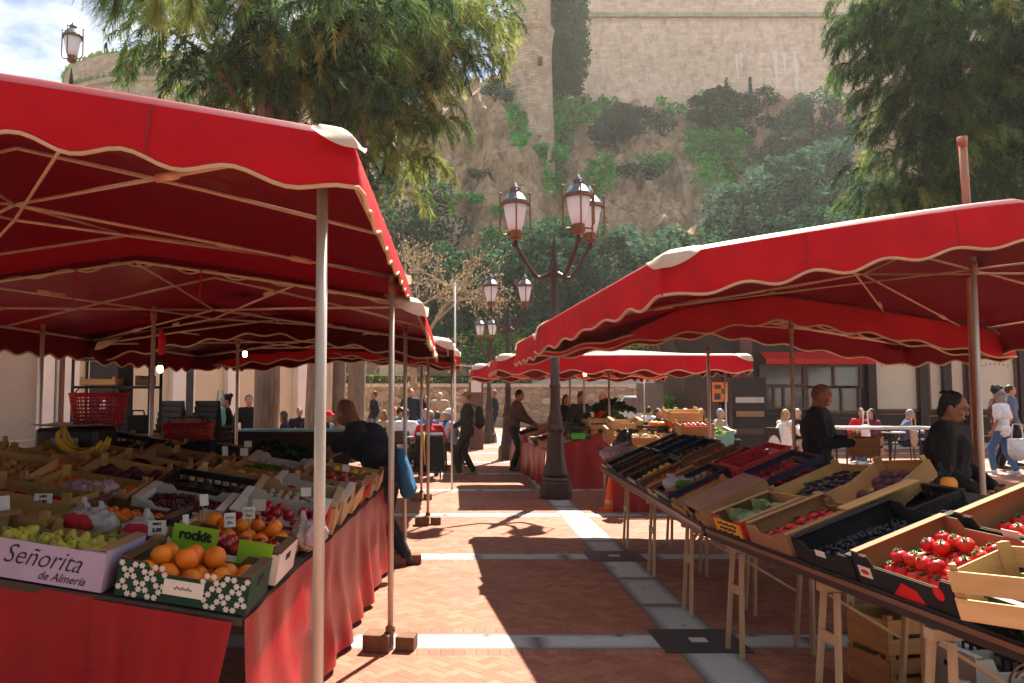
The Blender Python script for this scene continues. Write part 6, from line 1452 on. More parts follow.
for a, b in ((875, 917), (930, 943), (949, 964), (978, 1015), (1032, 1060), (1075, 1110)):
    f_, (x0, x1, z0, z1) = win(a, b, 352, 409, BLIND)
    if b - a > 20:
        m = MB(); mid = (x0 + x1) / 2; m.tube([(mid + (x1 - x0) * .5 * math.cos(k * pi / 16), .022, z1 - .45 + .55 * math.sin(k * pi / 16)) for k in range(17)], .012, 5, False); m.build('arch_line', M('faint_print', (.42, .36, .28), .8), f_)
        for k in range(7):
            q = mid + (k - 3) * .13; m = MB(); m.box((q, .026, z1 - .36 - .006 * (k - 3) ** 2), (.05, .004, .07)); m.build('faint_letter', M('faint_print', (.42, .36, .28)), f_)
for a, b, y0, y1 in ((877, 916, 414, 442), (930, 964, 416, 436), (978, 1015, 416, 436), (812, 858, 418, 440), (764, 803, 414, 440)):
    x0, x1, z1, z0 = cx(a), cx(b), cz(y0), cz(y1); m = MB(); m.tube([(x0, .09, z0), (x0, .09, z1), (x1, .09, z1), (x1, .09, z0), (x0, .09, z0)], .018, 5, False); m.build('panel_moulding', GOLD if a > 860 else CAFEL, t)
for px in (871, 922, 946, 970, 1022, 1068): m = MB(); m.bbox((cx(px) - .12, -.12, 0), (cx(px) + .12, .096, 4.95)); m.build('pilaster', CAFE, t)
m = MB(); m.bbox((cx(752), -.35, 0), (cx(1180), .096, .16)); m.build('step', CONC, t)
t = thing('magazine_rack', 'dark rack with a few pale papers beside the café entrance', 'rack', (cx(738), yc - .9, 0)); m = MB(); m.bbox((-.5, 0, 0), (.5, .3, 2.1)); m.build('rack_body', CAFE, t)
for k, z in enumerate((1.45, 1.05, .55)): m = MB(); m.box((0, -.03, z), (.8, .05, .16)); m.build('paper', [CWHITE, KRAFT, CAFEL][k], t)
t = thing('wall_poster', 'small red and white poster on the dark café post', 'poster', (cx(739), yc - .02, cz(373))); m = MB(); m.box((0, 0, 0), (.42, .02, .55)); m.build('sheet', CRED, t); m = MB(); m.box((-.05, -.012, .06), (.2, .004, .2)); m.build('picture', CWHITE, t)
t = thing('notice_board', 'orange notice board with three dark panels on a post', 'notice board', at(720, 392, 21.4)); OB = M('orange_board', (.75, .20, .02), .5)
m = MB(); m.box((0, 0, 0), (.40, .05, .52)); m.build('board', OB, t)
for x, z, w, h in ((-.07, .14, .18, .11), (.09, .02, .12, .14), (-.08, -.12, .17, .17)): m = MB(); m.box((x, -.028, z), (w, .006, h)); m.build('panel', SLATE, t)
m = MB(); m.tube([(0, .05, .26), (0, .05, -1.64)], .03, 8); m.build('post', DARKMET, t, True)
# pale building and vehicles beyond the terrace
t = thing('pale_building', 'pale grey rendered building beyond the small plane tree', 'building', (at(700, VY, 48).x, 50, 0)); m = MB(); m.bbox((-5.5, 0, 0), (9, 8, 5.2)); m.build('wall', M('pale_render', (.55, .55, .50), .85, .08, 1), t); m = MB(); m.bbox((-5.8, -.3, 5.2), (9.3, 8.3, 5.45)); m.build('roof_edge', CONC, t)
for k in range(4): m = MB(); m.bbox((-4 + 3 * k, -.04, 2.2), (-2.8 + 3 * k, -.003, 4.2)); m.build('window', M('window_glass', (.05, .06, .07)), t)
def car(label, px, Y, col, rz, sc=1.0):
    t = thing('parked_car', label, 'car', (at(px, VY, Y).x, Y, .012), rz, 'vehicles parked beyond the terrace'); t.scale = (sc,) * 3
    m = MB(); m.prism([(-2.0, .3), (2.0, .3), (2.05, .75), (1.2, .9), (.7, 1.42), (-1.0, 1.45), (-1.7, .95), (-2.02, .85)], 'y', -.82, .82); m.build('body', col, t, bevel=.07)
    m = MB(); m.add([(1.20, -.72, .92), (1.20, .72, .92), (.74, .64, 1.38), (.74, -.64, 1.38)], [(0, 1, 2, 3)]); o = m.build('windscreen', WGLASS, t); o.location.x = .012; o.location.z = .012
    for s in (-1, 1):
        m = MB(); m.prism([(.6, .95), (.95, .95), (.55, 1.33), (.3, 1.36), (-.9, 1.37), (-1.3, .97)], 'y', s * .824, s * .83); m.build('side_window', WGLASS, t)
        for x in (-1.25, 1.25):
            m = MB(); m.lathe([(0, -.1), (.31, -.1), (.33, 0), (.31, .1), (0, .1)], 20); m.xf(Matrix.Translation((x, s * .76, .32)) @ Matrix.Rotation(pi / 2, 4, 'X')); w = m.build('wheel', M('tyre', (.02, .02, .02), .8), t, True); m = MB(); m.lathe([(0, -.11), (.18, -.11), (.18, .11), (0, .11)], 16); m.xf(Matrix.Translation((x, s * .76, .32)) @ Matrix.Rotation(pi / 2, 4, 'X')); m.build('rim', GALV, w)
    for s in (-1, 1): m = MB(); m.ell((1.98, s * .58, .68), (.05, .16, .08), 10, 6); m.build('headlight', CWHITE, t, True)
car('pale blue van like car parked behind the pumpkins', 655, 33, M('pale_blue_paint', (.40, .52, .56), .25, .05, spec=.6), -1.2, 1.05)
car('black car parked behind the diners by the plane tree', 676, 34, M('black_paint', (.02, .02, .025), .2, .05, spec=.6), -1.9, .95)
t = thing('sign_post', 'white cross shaped sign post beyond the low stand', 'sign', at(642, 393, 28)); m = MB(); m.tube([(0, 0, -1.65), (0, 0, .5)], .06, 8); m.build('post', WHITEC, t, True); m = MB(); m.box((0, -.05, .25), (.9, .05, .16)); m.build('arm', WHITEC, t)
t = thing('info_panel', 'flat grey brown panel standing beside the white sign post', 'panel', at(650, 398, 27)); m = MB(); m.box((0, 0, 0), (.9, .06, 1.0)); m.build('panel_face', M('grey_brown_panel', (.24, .20, .15), .7), t); m = MB(); m.tube([(0, .05, -.5), (0, .05, -1.5)], .04, 8); m.build('post', DARKMET, t, True)
t = thing('flagpole', 'thin white pole in front of the bare tree', 'pole', (at(455, VY, 31).x, 31, 0)); m = MB(); m.tube([(0, 0, 0), (0, 0, at(455, 284, 31).z)], [.045, .03], 8); m.build('tube', WHITEC, t, True); m = MB(); m.ell((0, 0, at(455, 284, 31).z), .06, 8, 6); m.build('knob', WHITEC, t, True)
t = thing('iron_fence', 'thin dark railing with upright bars at the back of the terrace', 'railing', (8.2, 30.6, 0))
for k in range(16): m = MB(); m.tube([(k * .33, 0, 0), (k * .33, 0, 1.5 if k % 5 else 1.9)], .018, 6); m.build('upright', DARKMET, t, True)
m = MB(); m.beam((0, 0, 1.35), (5, 0, 1.35), .03, .04); m.build('rail', DARKMET, t)
t = thing('post_box', 'brown timber post with a white notice by the lamp posts', 'post', (at(476, VY, 23.5).x, 23.5, 0)); m = MB(); m.box((0, 0, 1.05), (.42, .3, 2.1)); m.build('column', CAFEL, t, bevel=.01); m = MB(); m.box((0, -.155, 1.85), (.3, .012, .36)); m.build('notice', CARDM, t)
# ================================================================== cliff
def itp(x, pts):
    if x <= pts[0][0]: return pts[0][1]
    for (a, b), (c, d) in zip(pts, pts[1:]):
        if x <= c: return b + (d - b) * (x - a) / (c - a)
    return pts[-1][1]
def cliffz(x, y):
    g = itp(y, [(50, 2.0), (54, 4.0), (60, 9), (70, 17.5), (80, 27.5), (87, 34), (96, 36), (140, 40)])
    sp = max(0, 1 - ((x - 3.2) / 6.2) ** 2) if abs(x - 3.2) < 6.2 else 0; g += sp ** .6 * itp(y, [(54, 0), (58, 3.5), (66, 8), (74, 8.5), (80, 6), (88, .5)])
    kn = math.exp(-((x - 17) / 5) ** 2); g += kn * itp(y, [(57, 0), (61, 3.8), (66, 3), (74, 0)])
    lf = max(0, min(1, (-x - 4) / 10)) - 1.9 * max(0, min(1, (-x - 22) / 8)); g += lf * itp(y, [(57, 0), (63, 8), (75, 9), (88, 3)])
    n = noise.noise(Vector((x * .16, y * .16, 2))) * 1.5 + (.5 - abs(noise.noise(Vector((x * .30, y * .22, 5))))) * 2.6 + (.4 - abs(noise.noise(Vector((x * .8, y * .6, 9))))) * 1.3 + noise.noise(Vector((x * 1.9, y * 1.5, 4))) * .4
    wx_, wy_ = x + 1.2 * noise.noise(Vector((x * .3, y * .3, 11))), y + 1.2 * noise.noise(Vector((x * .3, y * .3, 17)))
    n += (noise.cell(Vector((wx_ * .33, wy_ * .28, .5))) - .5) * 1.7 + (noise.cell(Vector((wx_ * .85, wy_ * .7, 3.5))) - .5) * .7
    return g + n * itp(y, [(50, .2), (58, 1), (88, .8), (100, .2)])
def cliffp(x, y):
    z = cliffz(x, y); o = noise.noise(Vector((x * .3, z * .55, 3))) * 1.5 + (.4 - abs(noise.noise(Vector((x * .7, z * 1.1, 8))))) * 1.6 + noise.noise(Vector((x * 2.1, z * 3, 6))) * .35 + .3 * math.sin(z * 1.7 + x * .12)
    return Vector((x + .4 * noise.noise(Vector((z * .4, x * .3, 1))), y + o * itp(y, [(50, 0), (57, 1), (90, .6), (100, 0)]), z))
def rockm():
    m, nt, p, out = new_mat('cliff_rock'); tc = nt.nodes.new('ShaderNodeTexCoord')
    a = noise_node(nt, .22, 8, .65); b = noise_node(nt, 1.1, 8, .7, stretch=(1, 1, 2.4)); c = ramp(nt, a.outputs[0], [(.25, (.56, .37, .23)), (.5, (.74, .52, .34)), (.75, (.80, .64, .47))])
    c = mixc(nt, .6, c, ramp(nt, b.outputs[0], [(.28, (.5, .45, .40)), (.5, (.95, .93, .9)), (.75, (1.2, 1.16, 1.1))]), 'MULTIPLY')
    for sc_, st_, k_ in ((.30, (1, 1, .55), .45), (1.0, (1, 1, .5), .35)):
        mp = nt.nodes.new('ShaderNodeMapping'); mp.inputs['Scale'].default_value = st_; nt.links.new(tc.outputs['Object'], mp.inputs[0]); ad = nt.nodes.new('ShaderNodeVectorMath'); ad.operation = 'MULTIPLY_ADD'; ad.inputs[1].default_value = (1.4 / sc_ * .3,) * 3; nt.links.new(b.outputs['Color'], ad.inputs[0]); nt.links.new(mp.outputs[0], ad.inputs[2])
        v = nt.nodes.new('ShaderNodeTexVoronoi'); v.feature = 'DISTANCE_TO_EDGE'; v.inputs['Scale'].default_value = sc_; nt.links.new(ad.outputs[0], v.inputs['Vector']); c = mixc(nt, ramp(nt, v.outputs[0], [(.0, k_), (.05, .15), (.14, 0)]), c, (.17, .105, .06))
    g = noise_node(nt, .35, 6, .7); nrm = nt.nodes.new('ShaderNodeNewGeometry'); sp = nt.nodes.new('ShaderNodeSeparateXYZ'); nt.links.new(nrm.outputs['Normal'], sp.inputs[0]); X.nt = nt
    veg = (X(sp.outputs[2]) * .9 + X(g.outputs[0]) * 1.1 - 1.25) * 5.0; veg = veg.mx(0.0).mn(.85)
    c = mixc(nt, veg.o, c, (.07, .11, .025)); nt.links.new(c, p.inputs['Base Color']); p.inputs['Roughness'].default_value = .95; p.inputs['Specular IOR Level'].default_value = .1
    bm = nt.nodes.new('ShaderNodeBump'); bm.inputs['Strength'].default_value = 1; bm.inputs['Distance'].default_value = .9; b2 = noise_node(nt, 1.1, 12, .74); nt.links.new(b2.outputs[0], bm.inputs['Height']); nt.links.new(bm.outputs[0], p.inputs['Normal']); return m
m = MB(); nx, ny = 330, 150; x0, x1, y0_, y1_ = -62, 78, 49.5, 112
m.add([cliffp(x0 + (x1 - x0) * i / nx, y0_ + (y1_ - y0_) * (j / ny) ** 1.25) for j in range(ny + 1) for i in range(nx + 1)], [(j * (nx + 1) + i, j * (nx + 1) + i + 1, (j + 1) * (nx + 1) + i + 1, (j + 1) * (nx + 1) + i) for j in range(ny) for i in range(nx)])
tag(m.build('cliff', rockm(), None, False), kind='structure')
def oncliff(px, py):
    a, b = ray(px, py); Y = 50.0
    while Y < 110:
        if CAMZ + b * Y <= cliffz(a * Y, Y): break
        Y += .25
    return Vector((a * Y, Y, CAMZ + b * Y))
# fortress
def courses(n, c1, c2, mort, bw, bh):
    m, nt, p, out = new_mat(n); tc = nt.nodes.new('ShaderNodeTexCoord'); sp = nt.nodes.new('ShaderNodeSeparateXYZ'); nt.links.new(tc.outputs['Object'], sp.inputs[0]); X.nt = nt
    nz = noise_node(nt, .5, 4, .6); cb = nt.nodes.new('ShaderNodeCombineXYZ'); nt.links.new((X(sp.outputs[0]) + X(sp.outputs[1]) * .9 + X(nz.outputs[0]) * .6).o, cb.inputs[0]); nt.links.new((X(sp.outputs[2]) + X(nz.outputs[0]) * .35).o, cb.inputs[1])
    b = nt.nodes.new('ShaderNodeTexBrick'); b.inputs['Scale'].default_value = 1; b.inputs['Brick Width'].default_value = bw; b.inputs['Row Height'].default_value = bh; b.inputs['Mortar Size'].default_value = .022; b.inputs['Mortar Smooth'].default_value = .6; b.inputs['Bias'].default_value = .1
    for k, v in (('Color1', c1), ('Color2', c2), ('Mortar', mort)): b.inputs[k].default_value = (*v, 1)
    nt.links.new(cb.outputs[0], b.inputs['Vector']); big = noise_node(nt, .12, 6, .65); fine = noise_node(nt, 1.6, 8, .7, stretch=(1, 1, .5))
    c = mixc(nt, .7, b.outputs['Color'], ramp(nt, fine.outputs[0], [(.28, (.52, .5, .48)), (.5, (1, 1, 1)), (.75, (1.25, 1.22, 1.2))]), 'MULTIPLY'); c = mixc(nt, .6, c, ramp(nt, big.outputs[0], [(.3, (.7, .64, .6)), (.7, (1.15, 1.12, 1.1))]), 'MULTIPLY')
    nt.links.new(c, p.inputs['Base Color']); p.inputs['Roughness'].default_value = .95; p.inputs['Specular IOR Level'].default_value = .1
    bm = nt.nodes.new('ShaderNodeBump'); bm.inputs['Strength'].default_value = .6; bm.inputs['Distance'].default_value = .1; nt.links.new(fine.outputs[0], bm.inputs['Height']); nt.links.new(bm.outputs[0], p.inputs['Normal']); return m
FORT = courses('fortress_stone', (.60, .45, .35), (.72, .57, .46), (.56, .43, .34), .85, .36); FORTD = courses('tower_stone', (.38, .29, .21), (.52, .42, .31), (.28, .21, .15), .7, .3)
yf = 88.0
t = thing('fortress_wall', 'huge pale pink stone fortress wall with a thin cornice on top of the cliff', 'fortress wall', (0, yf, 0))
xl = at(587, 30, yf).x; zc_ = at(700, 18, yf).z
m = MB(); m.prism([(0, 26), (.0, zc_), (1.6, zc_), (4.5, 26)], 'x', 0, 1)
m = MB(); v = [(xl, -1.6, 26), (xl + 50, -1.6, 26), (xl + 50, 0, zc_), (xl, 0, zc_), (xl, 6, 26), (xl + 50, 6, 26), (xl + 50, 6, zc_), (xl, 6, zc_)]
m.add(v, [(0, 1, 2, 3), (4, 5, 6, 7), (0, 3, 7, 4), (1, 2, 6, 5), (3, 2, 6, 7)]); m.build('wall_face', FORT, t)
m = MB(); m.bbox((xl - .2, -.45, zc_), (xl + 50, 6.1, zc_ + .45)); m.build('cornice', M('cornice_stone', (.36, .33, .24), .9, .3, .8), t)
m = MB(); m.bbox((xl, .1, zc_ + .45), (xl + 50, 6, zc_ + 7)); m.build('parapet', FORT, t)
m = MB()
for k in range(26): m.box((xl + 1 + k * 1.9, -.01 - 0, zc_ - 1.0 - .4 * (k % 2)), (.35, .12, .4))
m.build('weep_holes', M('dark_hole', (.07, .05, .04), .9), t)['kind'] = 'stuff'
STR = M('lime_streak', (.66, .60, .54), .9, .1)
for px, y0s, y1s, w in ((738, 52, 76, .35), (777, 50, 88, .5), (786, 50, 74, .45), (797, 49, 90, .6), (742, 50, 66, .25)):
    p = at(px, y0s, yf - .9); q = at(px, y1s, yf - 1.2); w *= 1.7; m = MB()
    def fy(z): return -1.6 * (zc_ - z) / (zc_ - 26) - .006
    vs = []; n_ = 9
    for i in range(n_ + 1):
        f = i / n_; z = p.z + (q.z - p.z) * f; wob = w * (.5 + .5 * noise.noise(Vector((px, f * 4, 1)))) * (1 - f * .6) * .6; c_ = p.x + .12 * noise.noise(Vector((px, f * 3, 7)))
        vs += [(c_ - wob, fy(z), z), (c_ + wob, fy(z), z)]
    m.add(vs, [(2 * i, 2 * i + 1, 2 * i + 3, 2 * i + 2) for i in range(n_)]); m.build('lime_streak', STR, t, fix=False)
t = thing('stone_tower', 'rough stone tower on the bare rock spur beside the dark cypress', 'tower', (at(531, 50, 74).x, 75.5, 0))
m = MB(); m.lathe([(2.5, 22), (2.2, 34), (2.15, 36), (2.3, 36.3), (2.3, 36.8), (2.0, 37), (2.0, 46), (0, 46)], 14); m.v = [tuple(Vector(q) + Vector((noise.noise(Vector(q) * .8), noise.noise(Vector(q) * .8 + Vector((9, 0, 0))), 0)) * .5) for q in m.v]; m.build('tower_wall', FORTD, t)
m = MB(); m.bbox((.6, -2.4, 32.4), (1.0, -2.0, 33.1)); m.build('window', M('dark_hole', (.07, .05, .04)), t)
t = thing('round_bastion', 'low round bastion of pale coursed stone with grass on its rim', 'bastion', (-31.5, 92, 0))
m = MB(); m.lathe([(13.4, 16), (12.9, 33.0), (13.2, 33.2), (13.2, 33.6), (12.9, 33.7), (12.7, 36.3), (0, 36.3)], 48); m.build('bastion_wall', FORTD, t)
m = MB()
for _ in range(1500):
    a = rnd.uniform(pi, 2 * pi); r_ = rnd.uniform(12.0, 13.3); z = 33.7 if r_ > 12.9 else 36.3; s = rnd.uniform(.2, .6); p = Vector((r_ * math.cos(a), r_ * math.sin(a), z)); m.add([p + Vector((-s * .3, 0, 0)), p + Vector((s * .3, .1, 0)), p + Vector((rnd.uniform(-.3, .3), 0, s))], [(0, 1, 2)])
m.build('rim_grass', HEDGE, t, fix=False)['kind'] = 'stuff'

# ================================================================== vegetation
def bark(n, c): return M(n, c, .9, .3, 7, bump=.9, bscale=16, stretch=(2.2, 2.2, .35))
BARK = bark('grey_brown_bark', (.23, .17, .125)); BARKD = bark('dark_bark', (.09, .06, .045)); BARKR = bark('reddish_bark', (.17, .085, .055))
def fol(n, c, v=.45, t=.35): return M(n, c, .75, v, .55, trans=t, spec=.08)
LEAFQ = ((0, -.55, 0), (.28, -.1, .09), (.16, .5, 0), (-.16, .5, 0), (-.28, -.1, .09))
def leafcloud(m, c, r, n, size, flat=1.0, hollow=.45):
    for _ in range(n):
        while True:
            q = Vector((rnd.uniform(-1, 1), rnd.uniform(-1, 1), rnd.uniform(-1, 1)))
            if hollow < q.length < 1: break
        p = Vector(c) + Vector((q.x * r[0], q.y * r[1], q.z * r[2])); e = Euler((rnd.uniform(-1.3, 1.3), rnd.uniform(-1.3, 1.3), rnd.uniform(0, 6.3))).to_matrix(); s = size * rnd.uniform(.55, 1.35)
        m.add([p + e @ (Vector(k) * s) for k in LEAFQ], [(0, 1, 2, 3, 4)])
def round_tree(label, p, H, W, mat, seed, name='evergreen_tree', cat='tree', group=None, n=46, leaf=.30, trunk=True, lv=95):
    t = thing(name, label, cat, p, rnd.uniform(0, 6.28), group); m = MB(); r0 = random.Random(seed)
    for k in range(n):
        a = r0.uniform(0, 6.28); z = r0.uniform(.12, 1); rr = W * .5 * math.sqrt(max(.05, 1 - (2 * z - 1.0) ** 2 * .85)) * r0.uniform(.35, 1.0); c = (rr * math.cos(a), rr * math.sin(a), H * (.18 + .78 * z)); s = W * r0.uniform(.09, .17)
        leafcloud(m, c, (s, s, s * .75), lv, leaf, hollow=.3)
    m.build('crown', mat, t, fix=False)
    m = MB(); m.tube([(0, 0, -.6), (.1, 0, H * .3), (.0, .1, H * .75)], [W * .04, W * .03, W * .01], 8)
    for k in range(6): a = k * 1.05; m.tube([(.05, 0, H * (.25 + .05 * k)), (W * .18 * math.cos(a), W * .18 * math.sin(a), H * (.42 + .05 * k)), (W * .34 * math.cos(a), W * .34 * math.sin(a), H * (.52 + .06 * k))], [W * .018, W * .012, W * .005], 6)
    m.build('trunk', BARKD, t, True); return t
OAK = fol('evergreen_oak_leaf', (.030, .085, .036)); OAK2 = fol('blue_green_leaf', (.058, .125, .075)); OAK3 = fol('grey_green_leaf', (.085, .12, .08)); IVY = fol('ivy_leaf', (.08, .40, .05)); SCRUB = fol('scrub_leaf', (.09, .12, .04))
SKY_BLOCKERS = [(-19, -11, 11, 12), (-9, -12.5, 12.5, 12), (1.5, -11.5, 12, 12), (12, -12.5, 13, 12), (22, -11, 12, 12)]  # dark trees added out of view to keep low sky light off the stalls
for i, (x_, y_, h_, w_) in enumerate(SKY_BLOCKERS): round_tree('dark leafy tree added unseen behind the camera to block low sky light', (x_, y_, 0), h_, w_, OAK, 90 + i, 'plane_tree', 'tree', 'unseen trees added to block sky light', 55, .5, lv=110)
EV = [ (480, 345, 47, 8.0, 7, OAK, 'dark evergreen behind the lowest lanterns'), (525, 350, 48, 10, 8, OAK, 'tall dark evergreen directly behind the tall lamp post'), (565, 350, 50, 11, 8, OAK, 'dark green evergreen rising behind the lantern pair'),
 (605, 350, 52, 10.2, 8, OAK2, 'blue green evergreen at the foot of the bare rock'), (650, 345, 50, 10.4, 8, OAK2, 'blue green evergreen above the corner of the big canopy'), (690, 320, 52, 10.5, 9, OAK, 'dark evergreen half hidden by the big canopy'),
 (745, 235, 60, 7.5, 8, OAK2, 'wide grey blue evergreen on the slope over the big canopy'), (785, 215, 62, 9, 8, OAK2, 'blue green evergreen in the middle of the wooded slope'), (830, 190, 66, 9.5, 8, OAK2, 'evergreen high on the slope beside the conifer'),
 (785, 150, 72, 6.0, 6, OAK3, 'grey green tree below the fortress wall'), (815, 140, 74, 9, 7, OAK2, 'tall blue green tree against the fortress wall'), (850, 250, 58, 9, 8, OAK, 'dark evergreen close to the conifer foot'), (800, 260, 56, 8, 8, OAK, 'low dark evergreen over the big canopy ridge'), (445, 350, 50, 9, 8, OAK, 'dark evergreen behind the bare tree'), (618, 150, 77, 4.0, 5.5, OAK3, 'grey leafless looking bush tree in the green gully'), (716, 130, 80, 5, 5, OAK, 'dark shrubby tree right under the fortress wall'), (400, 300, 55, 12, 9, OAK, 'dark evergreen glimpsed behind the drooping pine')]
for i, (px, py, Y, H, W, mt, lab) in enumerate(EV):
    a, b = ray(px, py); X_ = a * Y; base = max(2.0, cliffz(X_, Y)) if Y > 52 else 2.0
    round_tree(lab, (X_, Y, base - .3), H, W, mt, i + 3, group='evergreens at the cliff foot', n=60, leaf=.34)
# shrubs rooted on the rock
SHR = [(572, 84, 2.8, IVY), (590, 88, 2.6, IVY), (557, 92, 2.2, IVY), (604, 80, 2.2, IVY), (556, 100, 2.2, IVY), (545, 130, 1.8, IVY), (548, 160, 1.6, IVY), (585, 95, 2.2, IVY), (610, 90, 2.2, IVY), (660, 95, 2.0, IVY), (690, 110, 2.4, IVY), (705, 130, 2.2, IVY), (725, 150, 2.2, IVY), (640, 178, 1.9, OAK), (520, 100, 1.3, IVY), (524, 116, 1.2, OAK), (495, 95, 1.2, OAK2), (480, 180, 1.0, OAK), (470, 205, 1.1, IVY), (497, 245, 1.4, IVY), (500, 215, .9, IVY), (745, 120, 2.2, OAK), (760, 105, 1.8, OAK), (575, 205, 1.4, SCRUB), (620, 70, 1.8, SCRUB), (650, 72, 1.6, SCRUB), (690, 85, 1.6, SCRUB), (815, 215, 2.2, IVY), (507, 105, 1.6, OAK2), (514, 62, 1.8, OAK2), (520, 40, 1.8, OAK3), (545, 85, 1.8, OAK3), (740, 140, 1.6, OAK), (775, 130, 1.6, OAK), (660, 130, 1.8, OAK3), (630, 120, 2.2, OAK3), (610, 130, 2, OAK3)]
SPROTO = {}
nm_ = {IVY.name: ('bright green shrub', 'bright'), OAK.name: ('dark green shrub', 'dark'), OAK2.name: ('blue green shrub', 'blue'), OAK3.name: ('grey green shrub', 'grey'), SCRUB.name: ('yellowish scrub bush', 'scrub')}
for px, py, s, mt in SHR:
    p = oncliff(px, py); lab = nm_[mt.name][0] + ' clinging to the cliff ' + ('on the bare rock spur' if px < 530 else 'in the green gully' if px < 720 else 'below the fortress wall'); gp = lab
    if mt.name not in SPROTO:
        t = thing('shrub', lab, 'shrub', p, 0, gp); m = MB()
        for k in range(9):
            a = rnd.uniform(0, 6.28); leafcloud(m, (math.cos(a) * .55, math.sin(a) * .55, .35 + rnd.uniform(-.25, .35)), (.42, .42, .34), 75, .17, hollow=.2)
        m.build('foliage', mt, t, fix=False); m = MB()
        for k in range(4): m.tube([(0, 0, -.5), (.4 * math.cos(k * 1.6), .4 * math.sin(k * 1.6), .5)], [.05, .02], 5)
        m.build('stem', BARKD, t); SPROTO[mt.name] = t; t.scale = (s * 1.2, s * 1.2, s)
    else: dup(SPROTO[mt.name], p, (rnd.uniform(-.3, .3), 0, rnd.uniform(0, 6.28)), lab, gp, (s * 1.25, s * 1.2, s))
# ground ivy over gully and ledges
m = MB()
for _ in range(30000):
    px, py = rnd.uniform(440, 860), rnd.uniform(55, 260)
    w = max(1.7 * (1 - ((px - cx_) / rx_) ** 2 - ((py - cy_) / ry_) ** 2) for cx_, cy_, rx_, ry_ in ((580, 95, 42, 38), (645, 74, 60, 16), (556, 150, 18, 60), (718, 142, 34, 58), (690, 100, 40, 24), (600, 178, 18, 22), (655, 165, 22, 8), (560, 100, 30, 40), (520, 110, 14, 50)))
    w += .9 * noise.noise(Vector((px * .05, py * .06, 4)))
    if rnd.random() > w: continue
    p = oncliff(px, py) + Vector((0, -.4, .35)); e = Euler((rnd.uniform(-.9, .9), rnd.uniform(-.9, .9), rnd.uniform(0, 6.3))).to_matrix(); s = rnd.uniform(.3, .75)
    m.add([p + e @ (Vector(k) * s) for k in LEAFQ], [(0, 1, 2, 3, 4)])
tag(m.build('cliff_ivy', IVY, fix=False), 'bright green ivy and weeds covering the gully between the rock and the fortress wall', 'ivy', kind='stuff')
# cypress clad in ivy beside the tower
p = at(567, 62, 78); t = thing('cypress_tree', 'dense dark cypress between the stone tower and the fortress wall', 'tree', (p.x, 78, p.z - 1)); m = MB()
for k in range(84):
    z = k / 84 * 15.5 - 1.5; w_ = 2.5 * (1 - .1 * (z / 14)) * min(1, .45 + (z + 1.5) / 5); a = k * 2.4; leafcloud(m, (w_ * .6 * math.cos(a), w_ * .6 * math.sin(a), z), (1.05, 1.0, 1.0), 220, .32, hollow=.2)
m.build('crown', OAK, t, fix=False); m = MB(); m.tube([(0, 0, -2), (0, 0, 12)], [.35, .1], 8); m.build('trunk', BARKD, t)
for px, py in ((727, 92), (751, 90)):
    p = oncliff(px, py + 22); t = thing('cypress_tree', 'thin dark cypress spike under the fortress wall, %s' % ('beside the ivy' if px < 740 else 'nearer the pale streaks'), 'tree', p - Vector((0, 0, .5))); m = MB()
    for k in range(16): leafcloud(m, (0, 0, k * .27), (.42 * (1 - k / 22), .42 * (1 - k / 22), .4), 40, .2)
    m.build('crown', OAK, t, fix=False); m = MB(); m.tube([(0, 0, -1), (0, 0, 3)], [.1, .04], 6); m.build('trunk', BARKD, t)
# drooping pines near the stalls
PINE = fol('pine_needles', (.11, .20, .055), .5, .45); PINEY = fol('yellow_pine_needles', (.30, .36, .09), .4, .5); PINED = fol('dark_pine_needles', (.045, .11, .042), .5, .4)
def tassel(m, tw, p, out, L, n, ln, w):
    """a hanging twig with needles all round it"""
    d = Vector(out); pts = []; q = Vector(p)
    for k in range(6): pts.append(q.copy()); q = q + d.normalized() * L / 5; d = d.normalized() + Vector((rnd.uniform(-.1, .1), rnd.uniform(-.1, .1), -.62))
    tw.tube(pts, [.010, .008, .007, .006, .005, .003], 3, False)
    for _ in range(n):
        f = rnd.uniform(.05, 1) * 4.999; i = int(f); c = pts[i].lerp(pts[i + 1], f - i); ax = (pts[i + 1] - pts[i]).normalized()
        r_ = Vector((rnd.gauss(0, 1), rnd.gauss(0, 1), rnd.gauss(0, 1))); r_ = (r_ - ax * r_.dot(ax)).normalized(); e = (ax * rnd.uniform(.3, 1.2) + r_ * rnd.uniform(.4, 1.0) + Vector((0, 0, -.45))).normalized() * ln * rnd.uniform(.6, 1.3)
        s = e.cross(Vector((rnd.uniform(-1, 1), rnd.uniform(-1, 1), rnd.uniform(-1, 1)))).normalized() * w * rnd.uniform(.6, 1.4)
        m.add([c - s, c + s, c + e + s * .3, c + e - s * .3], [(0, 1, 2, 3)])
